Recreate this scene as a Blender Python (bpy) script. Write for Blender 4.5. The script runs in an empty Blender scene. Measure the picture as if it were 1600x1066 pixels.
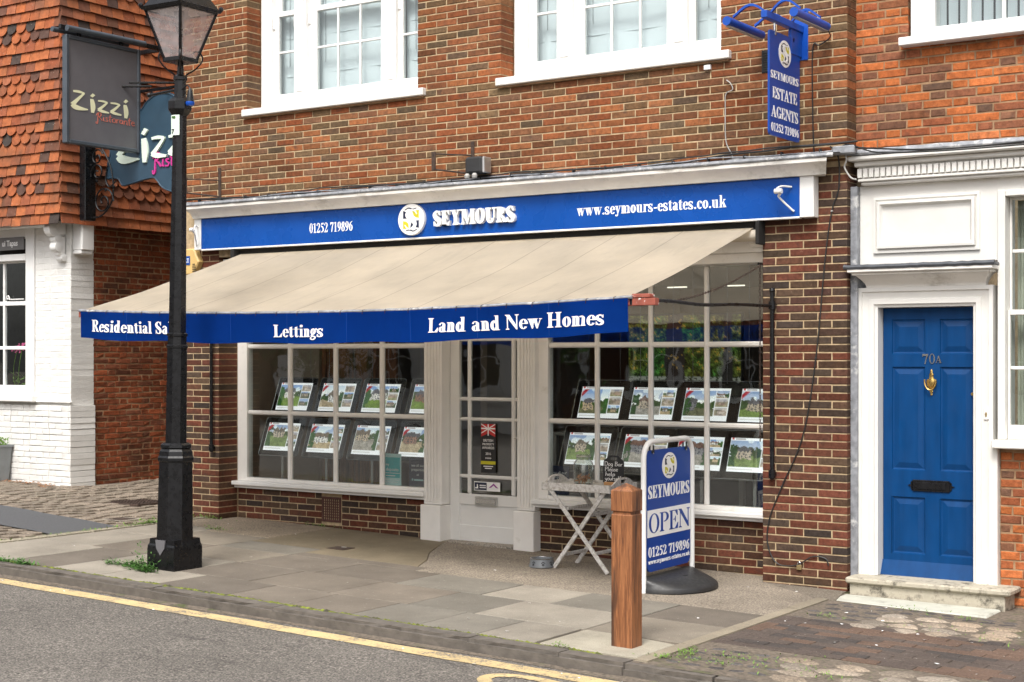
import bpy, bmesh, math, random
import numpy as np
from mathutils import Vector, Matrix
R = math.radians
rnd = random.Random(7)
SC = bpy.context.scene
COL = SC.collection

# ------------------------------------------------------------------ camera
CAM = Vector((7.5695, -11.051, 1.72)); YAW = R(34.0)
cd = bpy.data.cameras.new('camera'); cam = bpy.data.objects.new('camera', cd); COL.objects.link(cam)
cam.location = CAM; cam.rotation_euler = (R(90), 0, YAW)
cd.sensor_width = 36; cd.lens = 53.374; cd.shift_y = 0.015; cd.clip_end = 500; cd.clip_start = .05
SC.camera = cam

# ------------------------------------------------------------------ sky, sun, exposure
w = bpy.data.worlds.new('World'); SC.world = w; w.use_nodes = True
nt = w.node_tree; nt.nodes.clear()
sky = nt.nodes.new('ShaderNodeTexSky'); sky.sky_type = 'NISHITA'; sky.sun_disc = False
SUN_EL, SUN_AZ = R(54), R(163)      # azimuth from +y clockwise: the sun stands over the street, to the left
sky.sun_elevation = SUN_EL; sky.sun_rotation = SUN_AZ; sky.dust_density = 5; sky.air_density = 1.0; sky.ozone_density = .6
hs = nt.nodes.new('ShaderNodeHueSaturation'); hs.inputs['Saturation'].default_value = .24
bg = nt.nodes.new('ShaderNodeBackground'); bg.inputs['Strength'].default_value = .15
ow = nt.nodes.new('ShaderNodeOutputWorld')
nt.links.new(sky.outputs[0], hs.inputs['Color']); nt.links.new(hs.outputs[0], bg.inputs['Color']); nt.links.new(bg.outputs[0], ow.inputs['Surface'])
sd = bpy.data.lights.new('sun', 'SUN'); sun = bpy.data.objects.new('sun', sd); COL.objects.link(sun)
sd.energy = 1.7; sd.angle = R(17); sd.color = (1.0, .965, .91)
sdir = Vector((math.sin(SUN_AZ)*math.cos(SUN_EL), math.cos(SUN_AZ)*math.cos(SUN_EL), math.sin(SUN_EL)))
sun.rotation_euler = sdir.to_track_quat('Z', 'Y').to_euler()
SC.view_settings.view_transform = 'Standard'; SC.view_settings.look = 'None'
SC.view_settings.exposure = 0.74; SC.view_settings.gamma = 1; SC.view_settings.use_curve_mapping = False
SC.render.engine = 'CYCLES'
SC.cycles.max_bounces = 8; SC.cycles.transparent_max_bounces = 16; SC.cycles.use_denoising = True
SC.cycles.caustics_reflective = False; SC.cycles.caustics_refractive = False

# ------------------------------------------------------------------ materials
def nodes(name):
    m = bpy.data.materials.new(name); m.use_nodes = True; t = m.node_tree
    b = t.nodes['Principled BSDF']; return m, t, b
def N(t, typ, **kw):
    n = t.nodes.new(typ)
    for k, v in kw.items():
        if k.startswith('i_'): n.inputs[k[2:].replace('_', ' ')].default_value = v
        else: setattr(n, k, v)
    return n
def L(t, a, b): t.links.new(a, b)
def math_(t, op, a, b=None):
    n = t.nodes.new('ShaderNodeMath'); n.operation = op
    for i, v in enumerate((a, b)):
        if v is None: continue
        if isinstance(v, (int, float)): n.inputs[i].default_value = v
        else: L(t, v, n.inputs[i])
    return n.outputs[0]
def mixc(t, fac, a, b, mode='MIX'):
    n = t.nodes.new('ShaderNodeMix'); n.data_type = 'RGBA'; n.blend_type = mode
    for s, v in ((0, fac), (6, a), (7, b)):
        if isinstance(v, (int, float)): n.inputs[s].default_value = v
        elif isinstance(v, tuple): n.inputs[s].default_value = (*v[:3], 1)
        else: L(t, v, n.inputs[s])
    return n.outputs[2]
def noise(t, scale, detail=3, rough=.55, vec=None, dist=0, stretch=None):
    n = N(t, 'ShaderNodeTexNoise'); n.inputs['Scale'].default_value = scale; n.inputs['Detail'].default_value = detail
    n.inputs['Roughness'].default_value = rough; n.inputs['Distortion'].default_value = dist
    g = vec
    if g is None:
        g = N(t, 'ShaderNodeNewGeometry').outputs['Position']
    if stretch:
        mp = N(t, 'ShaderNodeMapping'); mp.inputs['Scale'].default_value = stretch; L(t, g, mp.inputs[0]); g = mp.outputs[0]
    L(t, g, n.inputs['Vector']); return n.outputs['Fac']
def ramp(t, fac, stops, interp='LINEAR'):
    n = N(t, 'ShaderNodeValToRGB'); cr = n.color_ramp; cr.interpolation = interp
    while len(cr.elements) < len(stops): cr.elements.new(.5)
    for e, (p, c) in zip(cr.elements, stops):
        e.position = p; e.color = (*c, 1) if isinstance(c, tuple) else (c, c, c, 1)
    if not isinstance(fac, (int, float)): L(t, fac, n.inputs[0])
    return n.outputs[0]
def bump(t, b, h, strength=.3, dist=.002):
    n = N(t, 'ShaderNodeBump'); n.inputs['Strength'].default_value = strength; n.inputs['Distance'].default_value = dist
    L(t, h, n.inputs['Height']); L(t, n.outputs[0], b.inputs['Normal'])
def plain(name, col, rough=.5, metal=0, amt=.12, scale=9, bs=60, bd=0, spec=.5, stretch=None, dirt=None, dscale=2.2, dth=(.55, .75), coat=0):
    m, t, b = nodes(name)
    f = noise(t, scale, 4, stretch=stretch)
    lo = tuple(max(0, c*(1-amt)) for c in col); hi = tuple(c*(1+amt) for c in col)
    c = ramp(t, f, [(.3, lo), (.7, hi)])
    if dirt:
        d = noise(t, dscale, 6, .7)
        c = mixc(t, ramp(t, d, [(dth[0], 0.0), (dth[1], 1.0)]), c, dirt)
    L(t, c, b.inputs['Base Color'])
    r = noise(t, scale*2, 2); L(t, ramp(t, r, [(.3, max(.02, rough-min(.08, amt*.6))), (.7, min(1., rough+min(.08, amt*.6)))]), b.inputs['Roughness'])
    b.inputs['Metallic'].default_value = metal; b.inputs['Specular IOR Level'].default_value = spec
    if coat: b.inputs['Coat Weight'].default_value = coat; b.inputs['Coat Roughness'].default_value = .12
    if bd: bump(t, b, noise(t, bs, 4, .6), .6, bd)
    return m
def brick_mat(name, stops, spot=.5, bd=.0022, pale=(.5, .42, .32), weather=None):
    m, t, b = nodes(name)
    oi = N(t, 'ShaderNodeObjectInfo'); ge = N(t, 'ShaderNodeNewGeometry')
    r = math_(t, 'FRACT', math_(t, 'ADD', oi.outputs['Random'], ge.outputs['Random Per Island']))
    c = ramp(t, r, stops)
    # second independent random: brightness of each brick
    r2 = math_(t, 'FRACT', math_(t, 'MULTIPLY', r, 17.31))
    c = mixc(t, 1.0, c, ramp(t, r2, [(0, .80), (1, 1.22)]), 'MULTIPLY')
    mot = noise(t, 26, 5, .7); c = mixc(t, 1.0, c, ramp(t, mot, [(.3, .66), (.7, 1.36)]), 'MULTIPLY')
    hue = noise(t, 11, 3, .6); c = mixc(t, ramp(t, hue, [(.55, 0.0), (.72, .45)]), c, (.055, .045, .04))
    blk = noise(t, 60, 2, .5); c = mixc(t, ramp(t, blk, [(.69, 0.0), (.73, spot)]), c, (.02, .018, .017))
    wh = noise(t, 42, 6, .75); c = mixc(t, ramp(t, wh, [(.64, 0.0), (.78, .55)]), c, pale)
    if weather:
        wz = noise(t, 1.3, 4, .6); c = mixc(t, ramp(t, wz, [(weather[1], 0.0), (weather[1]+.2, weather[2])]), c, weather[0])
    big = noise(t, .85, 5, .6); c = mixc(t, 1.0, c, ramp(t, big, [(.32, .78), (.68, 1.18)]), 'MULTIPLY')
    run = noise(t, 3.0, 4, .6, stretch=(2.2, 2.2, .45)); c = mixc(t, ramp(t, run, [(.60, 0.0), (.80, .45)]), c, (.05, .038, .028))
    L(t, c, b.inputs['Base Color']); b.inputs['Roughness'].default_value = .95; b.inputs['Specular IOR Level'].default_value = .1
    bump(t, b, noise(t, 120, 5, .7), .8, bd)
    return m
MT = {}
MT['brick_main'] = brick_mat('brown_mixed_brick', [(0, (.125, .054, .027)), (.18, (.225, .066, .027)), (.34, (.125, .085, .046)), (.48, (.255, .080, .030)), (.60, (.095, .066, .045)), (.72, (.29, .108, .044)), (.82, (.17, .066, .032)), (.92, (.10, .070, .044)), (1, (.15, .092, .048))])
MT['brick_pier'] = brick_mat('dark_red_brown_brick', [(0, (.078, .038, .025)), (.22, (.125, .043, .027)), (.42, (.085, .052, .034)), (.6, (.048, .037, .032)), (.78, (.14, .045, .028)), (.9, (.062, .045, .034)), (1, (.10, .063, .04))])
MT['brick_orange'] = brick_mat('old_orange_brick', [(0, (.36, .105, .036)), (.35, (.43, .135, .045)), (.55, (.29, .09, .042)), (.75, (.21, .088, .05)), (.88, (.13, .078, .054)), (1, (.40, .125, .044))], .35, .005)
MT['brick_flank'] = brick_mat('soot_stained_old_red_brick', [(0, (.21, .058, .026)), (.4, (.27, .075, .032)), (.7, (.14, .052, .03)), (1, (.22, .063, .027))], .5, .009, weather=((.035, .026, .018), .50, .85))
MT['brick_white'] = plain('white_painted_brick', (.70, .69, .66), .55, amt=.05, scale=7, bs=35, bd=.006, dirt=(.52, .50, .46), dscale=3.1, dth=(.62, .85))
MT['mortar'] = plain('cream_lime_mortar', (.43, .325, .20), .95, amt=.3, scale=18, bs=150, bd=.002, spec=.1, dirt=(.30, .24, .17), dscale=1.7)
MT['mortar_old'] = plain('old_buff_mortar', (.30, .19, .11), .95, amt=.3, scale=14, bs=90, bd=.004, spec=.1, dirt=(.16, .11, .08))
MT['mortar_white'] = plain('painted_mortar_joints', (.70, .69, .66), .6, amt=.06, bs=40, bd=.004)
MT['white'] = plain('weathered_white_gloss_paint', (.69, .675, .64), .38, amt=.04, scale=5, bs=22, bd=.0012, dirt=(.60, .57, .51), dscale=4, dth=(.60, .82))
MT['white_clean'] = plain('clean_white_paint', (.77, .765, .745), .35, amt=.03, scale=5, bs=20, bd=.0006)
MT['white_warm'] = plain('off_white_shopfront_paint', (.82, .80, .765), .36, amt=.04, scale=6, bs=24, bd=.001, dirt=(.56, .53, .47), dscale=5, dth=(.62, .85))
MT['soffit'] = plain('cream_cornice_paint', (.78, .755, .71), .6, amt=.08, scale=4, bs=30, bd=.002, dirt=(.42, .39, .34), dscale=3)  # plain cream paint with random grime
MT['lead'] = plain('grey_lead_flashing', (.25, .26, .28), .6, .2, amt=.35, scale=16, bs=30, bd=.004, dirt=(.55, .55, .54), dscale=9, dth=(.55, .66))
MT['lead_dark'] = plain('dark_lead_capping', (.06, .065, .075), .45, .1, amt=.3, scale=14, bs=26, bd=.004)
MT['blue'] = plain('royal_blue_sign_enamel', (.002, .062, .31), .28, amt=.06, scale=3)
MT['blue_panel'] = plain('royal_blue_panel_print', (.002, .050, .30), .35, amt=.05, scale=3)
MT['blue_steel'] = plain('blue_painted_steel', (.003, .065, .38), .35, amt=.1, scale=8)
MT['blue_navy'] = plain('navy_print', (.012, .018, .05), .35, amt=.05)
MT['door_blue'] = plain('glossy_blue_door_paint', (.001, .041, .145), .42, amt=.14, scale=5, bs=40, bd=.0008, stretch=(3, 3, .5), spec=.22)
MT['print_white'] = plain('white_print', (.86, .86, .85), .4, amt=.02)
MT['black_print'] = plain('black_print', (.02, .02, .022), .4, amt=.05)
MT['yellow_print'] = plain('yellow_green_print', (.55, .50, .02), .4, amt=.04)
MT['green_print'] = plain('lime_print', (.55, .62, .03), .4, amt=.04)
MT['red_print'] = plain('red_print', (.55, .03, .03), .4, amt=.04)
MT['teal'] = plain('teal_print', (.01, .44, .46), .4, amt=.04)
MT['teal_pale'] = plain('pale_teal_print', (.55, .80, .78), .4, amt=.04)
MT['purple'] = plain('purple_print', (.30, .05, .30), .4, amt=.04)
MT['silver'] = plain('brushed_silver', (.55, .55, .54), .35, .8, amt=.1)
MT['steel'] = plain('stainless_steel', (.6, .6, .6), .22, .95, amt=.05)
MT['black'] = plain('glossy_black_ironwork_paint', (.006, .006, .007), .30, amt=.3, scale=12, bs=40, bd=.0012, spec=.4)
MT['black_matt'] = plain('matt_black_plastic', (.02, .02, .021), .6, amt=.15, bs=80, bd=.0005)
MT['rubber'] = plain('black_moulded_rubber', (.022, .022, .023), .5, amt=.2, scale=20, bs=60, bd=.001, dirt=(.05, .047, .043))
MT['rust'] = plain('rusty_dark_iron', (.055, .035, .026), .85, .2, amt=.5, scale=30, bs=90, bd=.002)
MT['dark'] = plain('dark_void_paint', (.012, .011, .010), .9, amt=.1)
MT['cable'] = plain('black_cable_sheath', (.015, .015, .015), .5, amt=.1)
MT['cable_grey'] = plain('grey_cable_sheath', (.35, .34, .32), .5, amt=.1)
MT['cream_box'] = plain('faded_cream_plastic', (.62, .42, .16), .5, amt=.08, bs=40, bd=.0005)
MT['brass'] = plain('polished_brass', (.62, .42, .14), .25, .95, amt=.12, scale=30)
MT['terracotta'] = plain('dark_terracotta_airbrick', (.085, .035, .026), .85, amt=.25, scale=25, bs=90, bd=.001)
MT['red_wood'] = plain('flaking_red_painted_timber', (.27, .07, .045), .7, amt=.2, scale=20, bs=50, bd=.002, dirt=(.75, .72, .68), dscale=22, dth=(.60, .64))
MT['stone_step'] = plain('worn_pale_stone', (.42, .38, .30), .8, amt=.18, scale=9, bs=60, bd=.004, dirt=(.10, .09, .07), dscale=9, dth=(.50, .66))
MT['stone_slab'] = plain('clean_portland_step_stone', (.46, .46, .40), .75, amt=.1, scale=9, bs=60, bd=.003, dirt=(.22, .21, .17), dscale=6, dth=(.55, .75))
MT['dark_grey'] = plain('charcoal_sign_paint', (.13, .125, .135), .42, amt=.06)
MT['dark_grey2'] = plain('dark_grey_sign_frame', (.06, .072, .088), .4, amt=.12)
MT['slate_blue'] = plain('slate_blue_sign_paint', (.028, .062, .098), .42, amt=.1, bs=30, bd=.001)
MT['cream_print'] = plain('cream_lettering', (.80, .78, .52), .4, amt=.03)
MT['mint_print'] = plain('pale_mint_lettering', (.74, .86, .74), .4, amt=.03)
MT['coral'] = plain('coral_lettering', (.60, .17, .12), .4, amt=.05)
MT['magenta'] = plain('magenta_lettering', (.55, .04, .26), .35, amt=.05)
MT['grey_board'] = plain('grey_name_board', (.16, .155, .155), .5, amt=.05)
MT['interior'] = plain('taupe_plaster', (.36, .28, .215), .9, amt=.08, scale=2)
MT['ceiling_in'] = plain('shop_ceiling', (.19, .15, .115), .9, amt=.05, scale=2)
MT['floor_in'] = plain('brown_carpet', (.07, .055, .045), .95, amt=.2, scale=60)
MT['blind'] = plain('white_roller_blind', (.70, .74, .76), .8, amt=.03, scale=2)
MT['blind_strip'] = plain('grey_vertical_blind', (.42, .45, .47), .8, amt=.05, scale=3)
MT['curtain'] = plain('pale_striped_curtain', (.42, .42, .34), .9, amt=.2, scale=30, stretch=(1, 1, .05))
MT['panel_black'] = plain('glossy_black_acrylic', (.012, .011, .010), .15, amt=.1)
MT['oak'] = plain('small_oak_block', (.45, .24, .10), .6, amt=.2, scale=30)
MT['tube_clear'] = plain('clear_display_rod', (.45, .45, .44), .2, .6, amt=.05)
MT['biscuit'] = plain('dog_biscuit', (.42, .19, .085), .9, amt=.35, scale=90, bs=200, bd=.001)
MT['bowl_grey'] = plain('grey_enamel_bowl', (.16, .17, .18), .35, .1, amt=.06)
MT['padlock'] = plain('aged_brass_padlock', (.35, .26, .13), .5, .7, amt=.25, scale=60)
MT['moss'] = plain('green_moss', (.13, .15, .02), .95, amt=.55, scale=30, bs=140, bd=.008, dirt=(.05, .045, .03), dscale=13, dth=(.5, .6))
MT['leaf'] = plain('weed_leaf', (.055, .145, .022), .7, amt=.4, scale=40)
MT['leaf2'] = plain('bright_weed_leaf', (.12, .22, .03), .7, amt=.4, scale=40)
MT['flower'] = plain('pink_petal', (.65, .10, .26), .7, amt=.3, scale=60)
MT['zinc'] = plain('dull_grey_planter', (.22, .235, .24), .6, .1, amt=.12, bs=30, bd=.001)
MT['litter'] = plain('dry_leaf_litter', (.30, .14, .06), .9, amt=.5, scale=90)

def table_mat():
    m, t, b = nodes('worn_whitewashed_timber')
    g = noise(t, 40, 5, .7, stretch=(1, 1, 1)); s = noise(t, 9, 3)
    c = ramp(t, g, [(.38, (.40, .37, .33)), (.55, (.62, .60, .57)), (.75, (.70, .68, .66))])
    L(t, c, b.inputs['Base Color']); b.inputs['Roughness'].default_value = .75; bump(t, b, g, .4, .002); return m
MT['table'] = table_mat()
def wood_mat():
    m, t, b = nodes('oiled_red_brown_hardwood')
    g = noise(t, 7, 6, .65, dist=.6, stretch=(9, 9, .55)); f = noise(t, 30, 4, .6, stretch=(8, 8, .35))
    c = ramp(t, g, [(.28, (.075, .026, .011)), (.45, (.20, .074, .027)), (.6, (.31, .125, .048)), (.76, (.125, .046, .020))])
    c = mixc(t, 1.0, c, ramp(t, f, [(.3, .68), (.7, 1.25)]), 'MULTIPLY')
    k = noise(t, 3.2, 4, .6, stretch=(5, 5, .6)); c = mixc(t, ramp(t, k, [(.52, 0.0), (.66, .8)]), c, (.03, .014, .009))
    L(t, c, b.inputs['Base Color']); b.inputs['Roughness'].default_value = .55; bump(t, b, f, .5, .003); return m
MT['wood'] = wood_mat()
def tile_mat():
    m, t, b = nodes('clay_hanging_tile')
    oi = N(t, 'ShaderNodeObjectInfo'); ge = N(t, 'ShaderNodeNewGeometry')
    r = math_(t, 'FRACT', math_(t, 'ADD', oi.outputs['Random'], ge.outputs['Random Per Island']))
    c = ramp(t, r, [(0, (.31, .09, .035)), (.3, (.39, .125, .048)), (.5, (.24, .07, .032)), (.7, (.34, .12, .06)), (.82, (.17, .065, .038)), (.91, (.09, .05, .038)), (.96, (.045, .04, .037)), (1, (.42, .12, .04))])
    mot = noise(t, 14, 5, .7); c = mixc(t, 1.0, c, ramp(t, mot, [(.3, .72), (.7, 1.22)]), 'MULTIPLY')
    st = noise(t, 2.2, 5, .65); c = mixc(t, ramp(t, st, [(.50, 0.0), (.70, .65)]), c, (.10, .058, .036))
    sp = noise(t, 70, 2, .5); c = mixc(t, ramp(t, sp, [(.70, 0.0), (.74, .6)]), c, (.48, .42, .36))
    L(t, c, b.inputs['Base Color']); b.inputs['Roughness'].default_value = .85; b.inputs['Specular IOR Level'].default_value = .25
    bump(t, b, noise(t, 60, 4, .6), .6, .003); return m
MT['tile'] = tile_mat()
def canvas_mat(name, col, seams):
    m, t, b = nodes(name)
    a = noise(t, 1.6, 5, .65); w_ = noise(t, 420, 2, .5)
    c = ramp(t, a, [(.3, tuple(x*.88 for x in col)), (.7, tuple(min(1, x*1.06) for x in col))])
    d = noise(t, 4, 6, .75, stretch=(1.6, .3, .3)); c = mixc(t, ramp(t, d, [(.54, 0.0), (.8, .4)]), c, tuple(x*.6 for x in col))
    L(t, c, b.inputs['Base Color']); b.inputs['Roughness'].default_value = .85; b.inputs['Specular IOR Level'].default_value = .2
    bump(t, b, w_, .3, .0006)
    tl = N(t, 'ShaderNodeBsdfTranslucent'); L(t, c, tl.inputs['Color']); mx = N(t, 'ShaderNodeMixShader'); mx.inputs[0].default_value = .5
    o = t.nodes['Material Output']; L(t, b.outputs[0], mx.inputs[1]); L(t, tl.outputs[0], mx.inputs[2]); L(t, mx.outputs[0], o.inputs['Surface']); return m
MT['canvas'] = canvas_mat('cream_awning_canvas', (.77, .705, .60), 6)
MT['canvas_seam'] = canvas_mat('awning_seam_canvas', (.58, .52, .43), 6)
MT['canvas_blue'] = canvas_mat('blue_awning_canvas', (.002, .070, .40), 0)
def slab_mat(name, agg=.25, sc=140, bd=.002):
    m, t, b = nodes(name)
    oi = N(t, 'ShaderNodeObjectInfo'); base = oi.outputs['Color']
    f = noise(t, 2.3, 5, .65); c = mixc(t, 1.0, base, ramp(t, f, [(.3, .8), (.7, 1.16)]), 'MULTIPLY')
    g = noise(t, sc, 3, .7); c = mixc(t, 1.0, c, ramp(t, g, [(.32, 1-agg*1.3), (.68, 1+agg*1.5)]), 'MULTIPLY')
    st = noise(t, .9, 6, .7); c = mixc(t, ramp(t, st, [(.54, 0.0), (.76, .42)]), c, (.085, .07, .055))
    sp = noise(t, 33, 2, .5); c = mixc(t, ramp(t, sp, [(.72, 0.0), (.74, .5)]), c, (.42, .40, .36))
    L(t, c, b.inputs['Base Color']); b.inputs['Roughness'].default_value = .85; b.inputs['Specular IOR Level'].default_value = .3
    bump(t, b, g, .6, bd); return m
MT['slab'] = slab_mat('paving_slab_concrete', .16, 150)
MT['screed'] = slab_mat('exposed_aggregate_concrete', .5, 75, .003)
MT['sett'] = slab_mat('worn_stone_sett', .35, 60, .004)
def tar():
    m, t, b = nodes('worn_asphalt')
    g = noise(t, 78, 3, .7); h = noise(t, 24, 3, .6); f = noise(t, .7, 5, .6)
    c = ramp(t, g, [(.34, (.04, .036, .031)), (.47, (.118, .107, .095)), (.57, (.18, .164, .145)), (.68, (.35, .31, .265))])
    c = mixc(t, 1.0, c, ramp(t, h, [(.3, .75), (.7, 1.25)]), 'MULTIPLY')
    c = mixc(t, 1.0, c, ramp(t, f, [(.3, .84), (.7, 1.14)]), 'MULTIPLY')
    cr = noise(t, 1.5, 6, .75, stretch=(.5, 2.2, 1)); c = mixc(t, ramp(t, cr, [(.60, 0.0), (.68, .45)]), c, (.035, .032, .03))
    L(t, c, b.inputs['Base Color']); b.inputs['Roughness'].default_value = .9; b.inputs['Specular IOR Level'].default_value = .3
    ad = N(t, 'ShaderNodeMath', operation='ADD'); L(t, g, ad.inputs[0]); L(t, h, ad.inputs[1])
    bump(t, b, ad.outputs[0], 1.0, .008); return m
MT['tar'] = tar()
MT['tar_patch'] = plain('smooth_dark_asphalt_patch', (.075, .076, .08), .9, amt=.18, scale=60, bs=120, bd=.003)
MT['dirt'] = plain('gritty_joint_dirt', (.13, .105, .08), .95, amt=.5, scale=40, bs=90, bd=.006, dirt=(.06, .075, .02), dscale=5, dth=(.55, .68))
def yel():
    m, t, b = nodes('worn_yellow_road_paint')
    g = noise(t, 60, 5, .75); f = noise(t, 7, 5, .7)
    k = math_(t, 'ADD', math_(t, 'MULTIPLY', g, .55), math_(t, 'MULTIPLY', f, .45))
    c = mixc(t, ramp(t, k, [(.42, 1.0), (.50, 0.0)]), (.56, .42, .21), (.17, .15, .125))
    c = mixc(t, 1.0, c, ramp(t, noise(t, 3, 4), [(.3, .86), (.7, 1.1)]), 'MULTIPLY')
    L(t, c, b.inputs['Base Color']); b.inputs['Roughness'].default_value = .8; bump(t, b, g, .8, .004); return m
MT['yellow'] = yel()
def glass(name, refl=1.0, tint=(.92, .95, .95), wob=.0006):
    m = bpy.data.materials.new(name); m.use_nodes = True; t = m.node_tree; t.nodes.clear()
    tr = N(t, 'ShaderNodeBsdfTransparent'); tr.inputs['Color'].default_value = (*tint, 1)
    gl = N(t, 'ShaderNodeBsdfGlossy'); gl.inputs['Roughness'].default_value = .015
    ge = N(t, 'ShaderNodeNewGeometry'); dp = N(t, 'ShaderNodeVectorMath', operation='DOT_PRODUCT'); L(t, ge.outputs['Incoming'], dp.inputs[0]); L(t, ge.outputs['Normal'], dp.inputs[1])
    k = math_(t, 'SUBTRACT', 1.0, math_(t, 'ABSOLUTE', dp.outputs['Value'])); frs = math_(t, 'ADD', math_(t, 'MULTIPLY', math_(t, 'POWER', k, 5.0), .95), .045)
    mx = N(t, 'ShaderNodeMixShader'); o = N(t, 'ShaderNodeOutputMaterial')
    bp = N(t, 'ShaderNodeBump'); bp.inputs['Strength'].default_value = .35; bp.inputs['Distance'].default_value = wob
    L(t, noise(t, 2.6, 2, .5), bp.inputs['Height']); L(t, bp.outputs[0], gl.inputs['Normal'])
    L(t, math_(t, 'MULTIPLY', frs, refl), mx.inputs[0]); L(t, tr.outputs[0], mx.inputs[1]); L(t, gl.outputs[0], mx.inputs[2]); L(t, mx.outputs[0], o.inputs['Surface'])
    return m
MT['glass'] = glass('shop_window_glass', 2.6, wob=.006)
MT['glass_up'] = glass('sash_window_glass', 1.3, wob=.004)
MT['glass_lamp'] = glass('lantern_glass', 1.5, (.86, .83, .83), .002)
MT['glass_jar'] = glass('jar_glass', 2.2, (.90, .92, .90), .001)
def dusty(name, refl, tint, dust, col):
    m = glass(name, refl, tint, .002); t = m.node_tree; o = [n for n in t.nodes if n.type == 'OUTPUT_MATERIAL'][0]; src = o.inputs['Surface'].links[0].from_socket
    df = N(t, 'ShaderNodeBsdfDiffuse'); df.inputs['Color'].default_value = (*col, 1); mx = N(t, 'ShaderNodeMixShader')
    L(t, ramp(t, noise(t, 9, 3), [(.3, dust*.7), (.7, dust*1.3)]), mx.inputs[0]); L(t, src, mx.inputs[1]); L(t, df.outputs[0], mx.inputs[2]); L(t, mx.outputs[0], o.inputs['Surface']); return m
MT['glass_lamp'] = dusty('dusty_lantern_glass', 2.4, (.84, .80, .80), .26, (.80, .74, .74))
def emis(name, col, s, base=.8):
    m, t, b = nodes(name); b.inputs['Base Color'].default_value = (*col, 1)
    b.inputs['Emission Color'].default_value = (*col, 1); b.inputs['Emission Strength'].default_value = s; return m
MT['strip'] = emis('ceiling_strip_light', (1, .92, .75), 1.0)
def printmat(name, s=0.):
    m, t, b = nodes(name); a = N(t, 'ShaderNodeAttribute'); a.attribute_name = 'print'
    L(t, a.outputs['Color'], b.inputs['Base Color']); b.inputs['Roughness'].default_value = .3
    if s: L(t, a.outputs['Color'], b.inputs['Emission Color']); b.inputs['Emission Strength'].default_value = s
    return m
MT['screen'] = printmat('backlit_property_print', .55)
MT['mural'] = printmat('self_lit_woodland_print', .30)  # the picture emits its own colours to look brighter; no lamp behind it

# ------------------------------------------------------------------ object helpers
def tag(o, label=None, cat=None, group=None, kind=None):
    if label: o['label'] = label
    if cat: o['category'] = cat
    if group: o['group'] = group
    if kind: o['kind'] = kind
    return o
def thing(name, label, cat, loc=(0, 0, 0), rz=0, group=None):
    o = bpy.data.objects.new(name, None); COL.objects.link(o); o.location = loc; o.rotation_euler = (0, 0, rz)
    o.empty_display_size = .1
    return tag(o, label, cat, group)
def link(name, me, mat=None, parent=None, loc=(0, 0, 0), rot=(0, 0, 0)):
    o = bpy.data.objects.new(name, me); COL.objects.link(o); o.location = loc; o.rotation_euler = rot
    if parent: o.parent = parent
    if mat is not None and not me.materials: me.materials.append(MT[mat] if isinstance(mat, str) else mat)
    return o
def fin(bm, name, mat, parent=None, smooth=False, kind=None, loc=(0, 0, 0), rot=(0, 0, 0), org=None):
    """bmesh in coordinates of the parent -> one mesh object; org shifts the object's origin"""
    if org is not None:
        bmesh.ops.translate(bm, vec=-Vector(org), verts=bm.verts); loc = Vector(loc)+Vector(org)
    bmesh.ops.recalc_face_normals(bm, faces=bm.faces)
    me = bpy.data.meshes.new(name); bm.to_mesh(me); bm.free()
    if smooth:
        for p in me.polygons: p.use_smooth = True
        try: me.set_sharp_from_angle(angle=R(38))
        except Exception: pass
    o = link(name, me, mat, parent, loc, rot)
    if kind: o['kind'] = kind
    return o
def BM(): return bmesh.new()
def box(bm, x0, x1, y0, y1, z0, z1, bev=0, M=None):
    vs = [bm.verts.new((x, y, z)) for x in (x0, x1) for y in (y0, y1) for z in (z0, z1)]
    fs = [(0, 1, 3, 2), (4, 6, 7, 5), (0, 4, 5, 1), (2, 3, 7, 6), (0, 2, 6, 4), (1, 5, 7, 3)]
    F = [bm.faces.new([vs[i] for i in f]) for f in fs]
    if bev:
        es = list({e for f in F for e in f.edges}); r = bmesh.ops.bevel(bm, geom=es, offset=bev, segments=1, affect='EDGES')
        vs = list({v for f in r['faces'] for v in f.verts} | {v for v in vs if v.is_valid})
    if M is not None: bmesh.ops.transform(bm, matrix=M, verts=vs)
    return vs
def tube(bm, pts, r, n=8, closed=False, cap=True):
    pts = [Vector(p) for p in pts]; rings = []; m = len(pts)
    rr = r if isinstance(r, (list, tuple)) else [r]*m
    up = Vector((0, 0, 1)); prev = None
    for i, p in enumerate(pts):
        if closed: d = (pts[(i+1) % m]-pts[i-1]).normalized()
        else: d = (pts[min(i+1, m-1)]-pts[max(i-1, 0)]).normalized()
        if prev is None:
            a = up if abs(d.z) < .95 else Vector((1, 0, 0)); s = d.cross(a).normalized()
        else:
            s = (prev-d*prev.dot(d)).normalized()
        prev = s; u = d.cross(s).normalized()
        rings.append([bm.verts.new(p+(s*math.cos(k*2*math.pi/n)+u*math.sin(k*2*math.pi/n))*rr[i]) for k in range(n)])
    for i in range(m if closed else m-1):
        A, B = rings[i], rings[(i+1) % m]
        for k in range(n): bm.faces.new((A[k], A[(k+1) % n], B[(k+1) % n], B[k]))
    if cap and not closed: bm.faces.new(rings[0][::-1]); bm.faces.new(rings[-1])
def cyl(bm, a, b, r, n=12): tube(bm, [a, b], r, n)
def lathe(bm, prof, n=24, c=(0, 0, 0), ph=0, cap=True):
    c = Vector(c); rings = []
    for r, z in prof: rings.append([bm.verts.new(c+Vector((r*math.cos(ph+k*2*math.pi/n), r*math.sin(ph+k*2*math.pi/n), z))) for k in range(n)])
    for A, B in zip(rings, rings[1:]):
        for k in range(n): bm.faces.new((A[k], A[(k+1) % n], B[(k+1) % n], B[k]))
    if cap:
        bm.faces.new(rings[0][::-1]); bm.faces.new(rings[-1])
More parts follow.
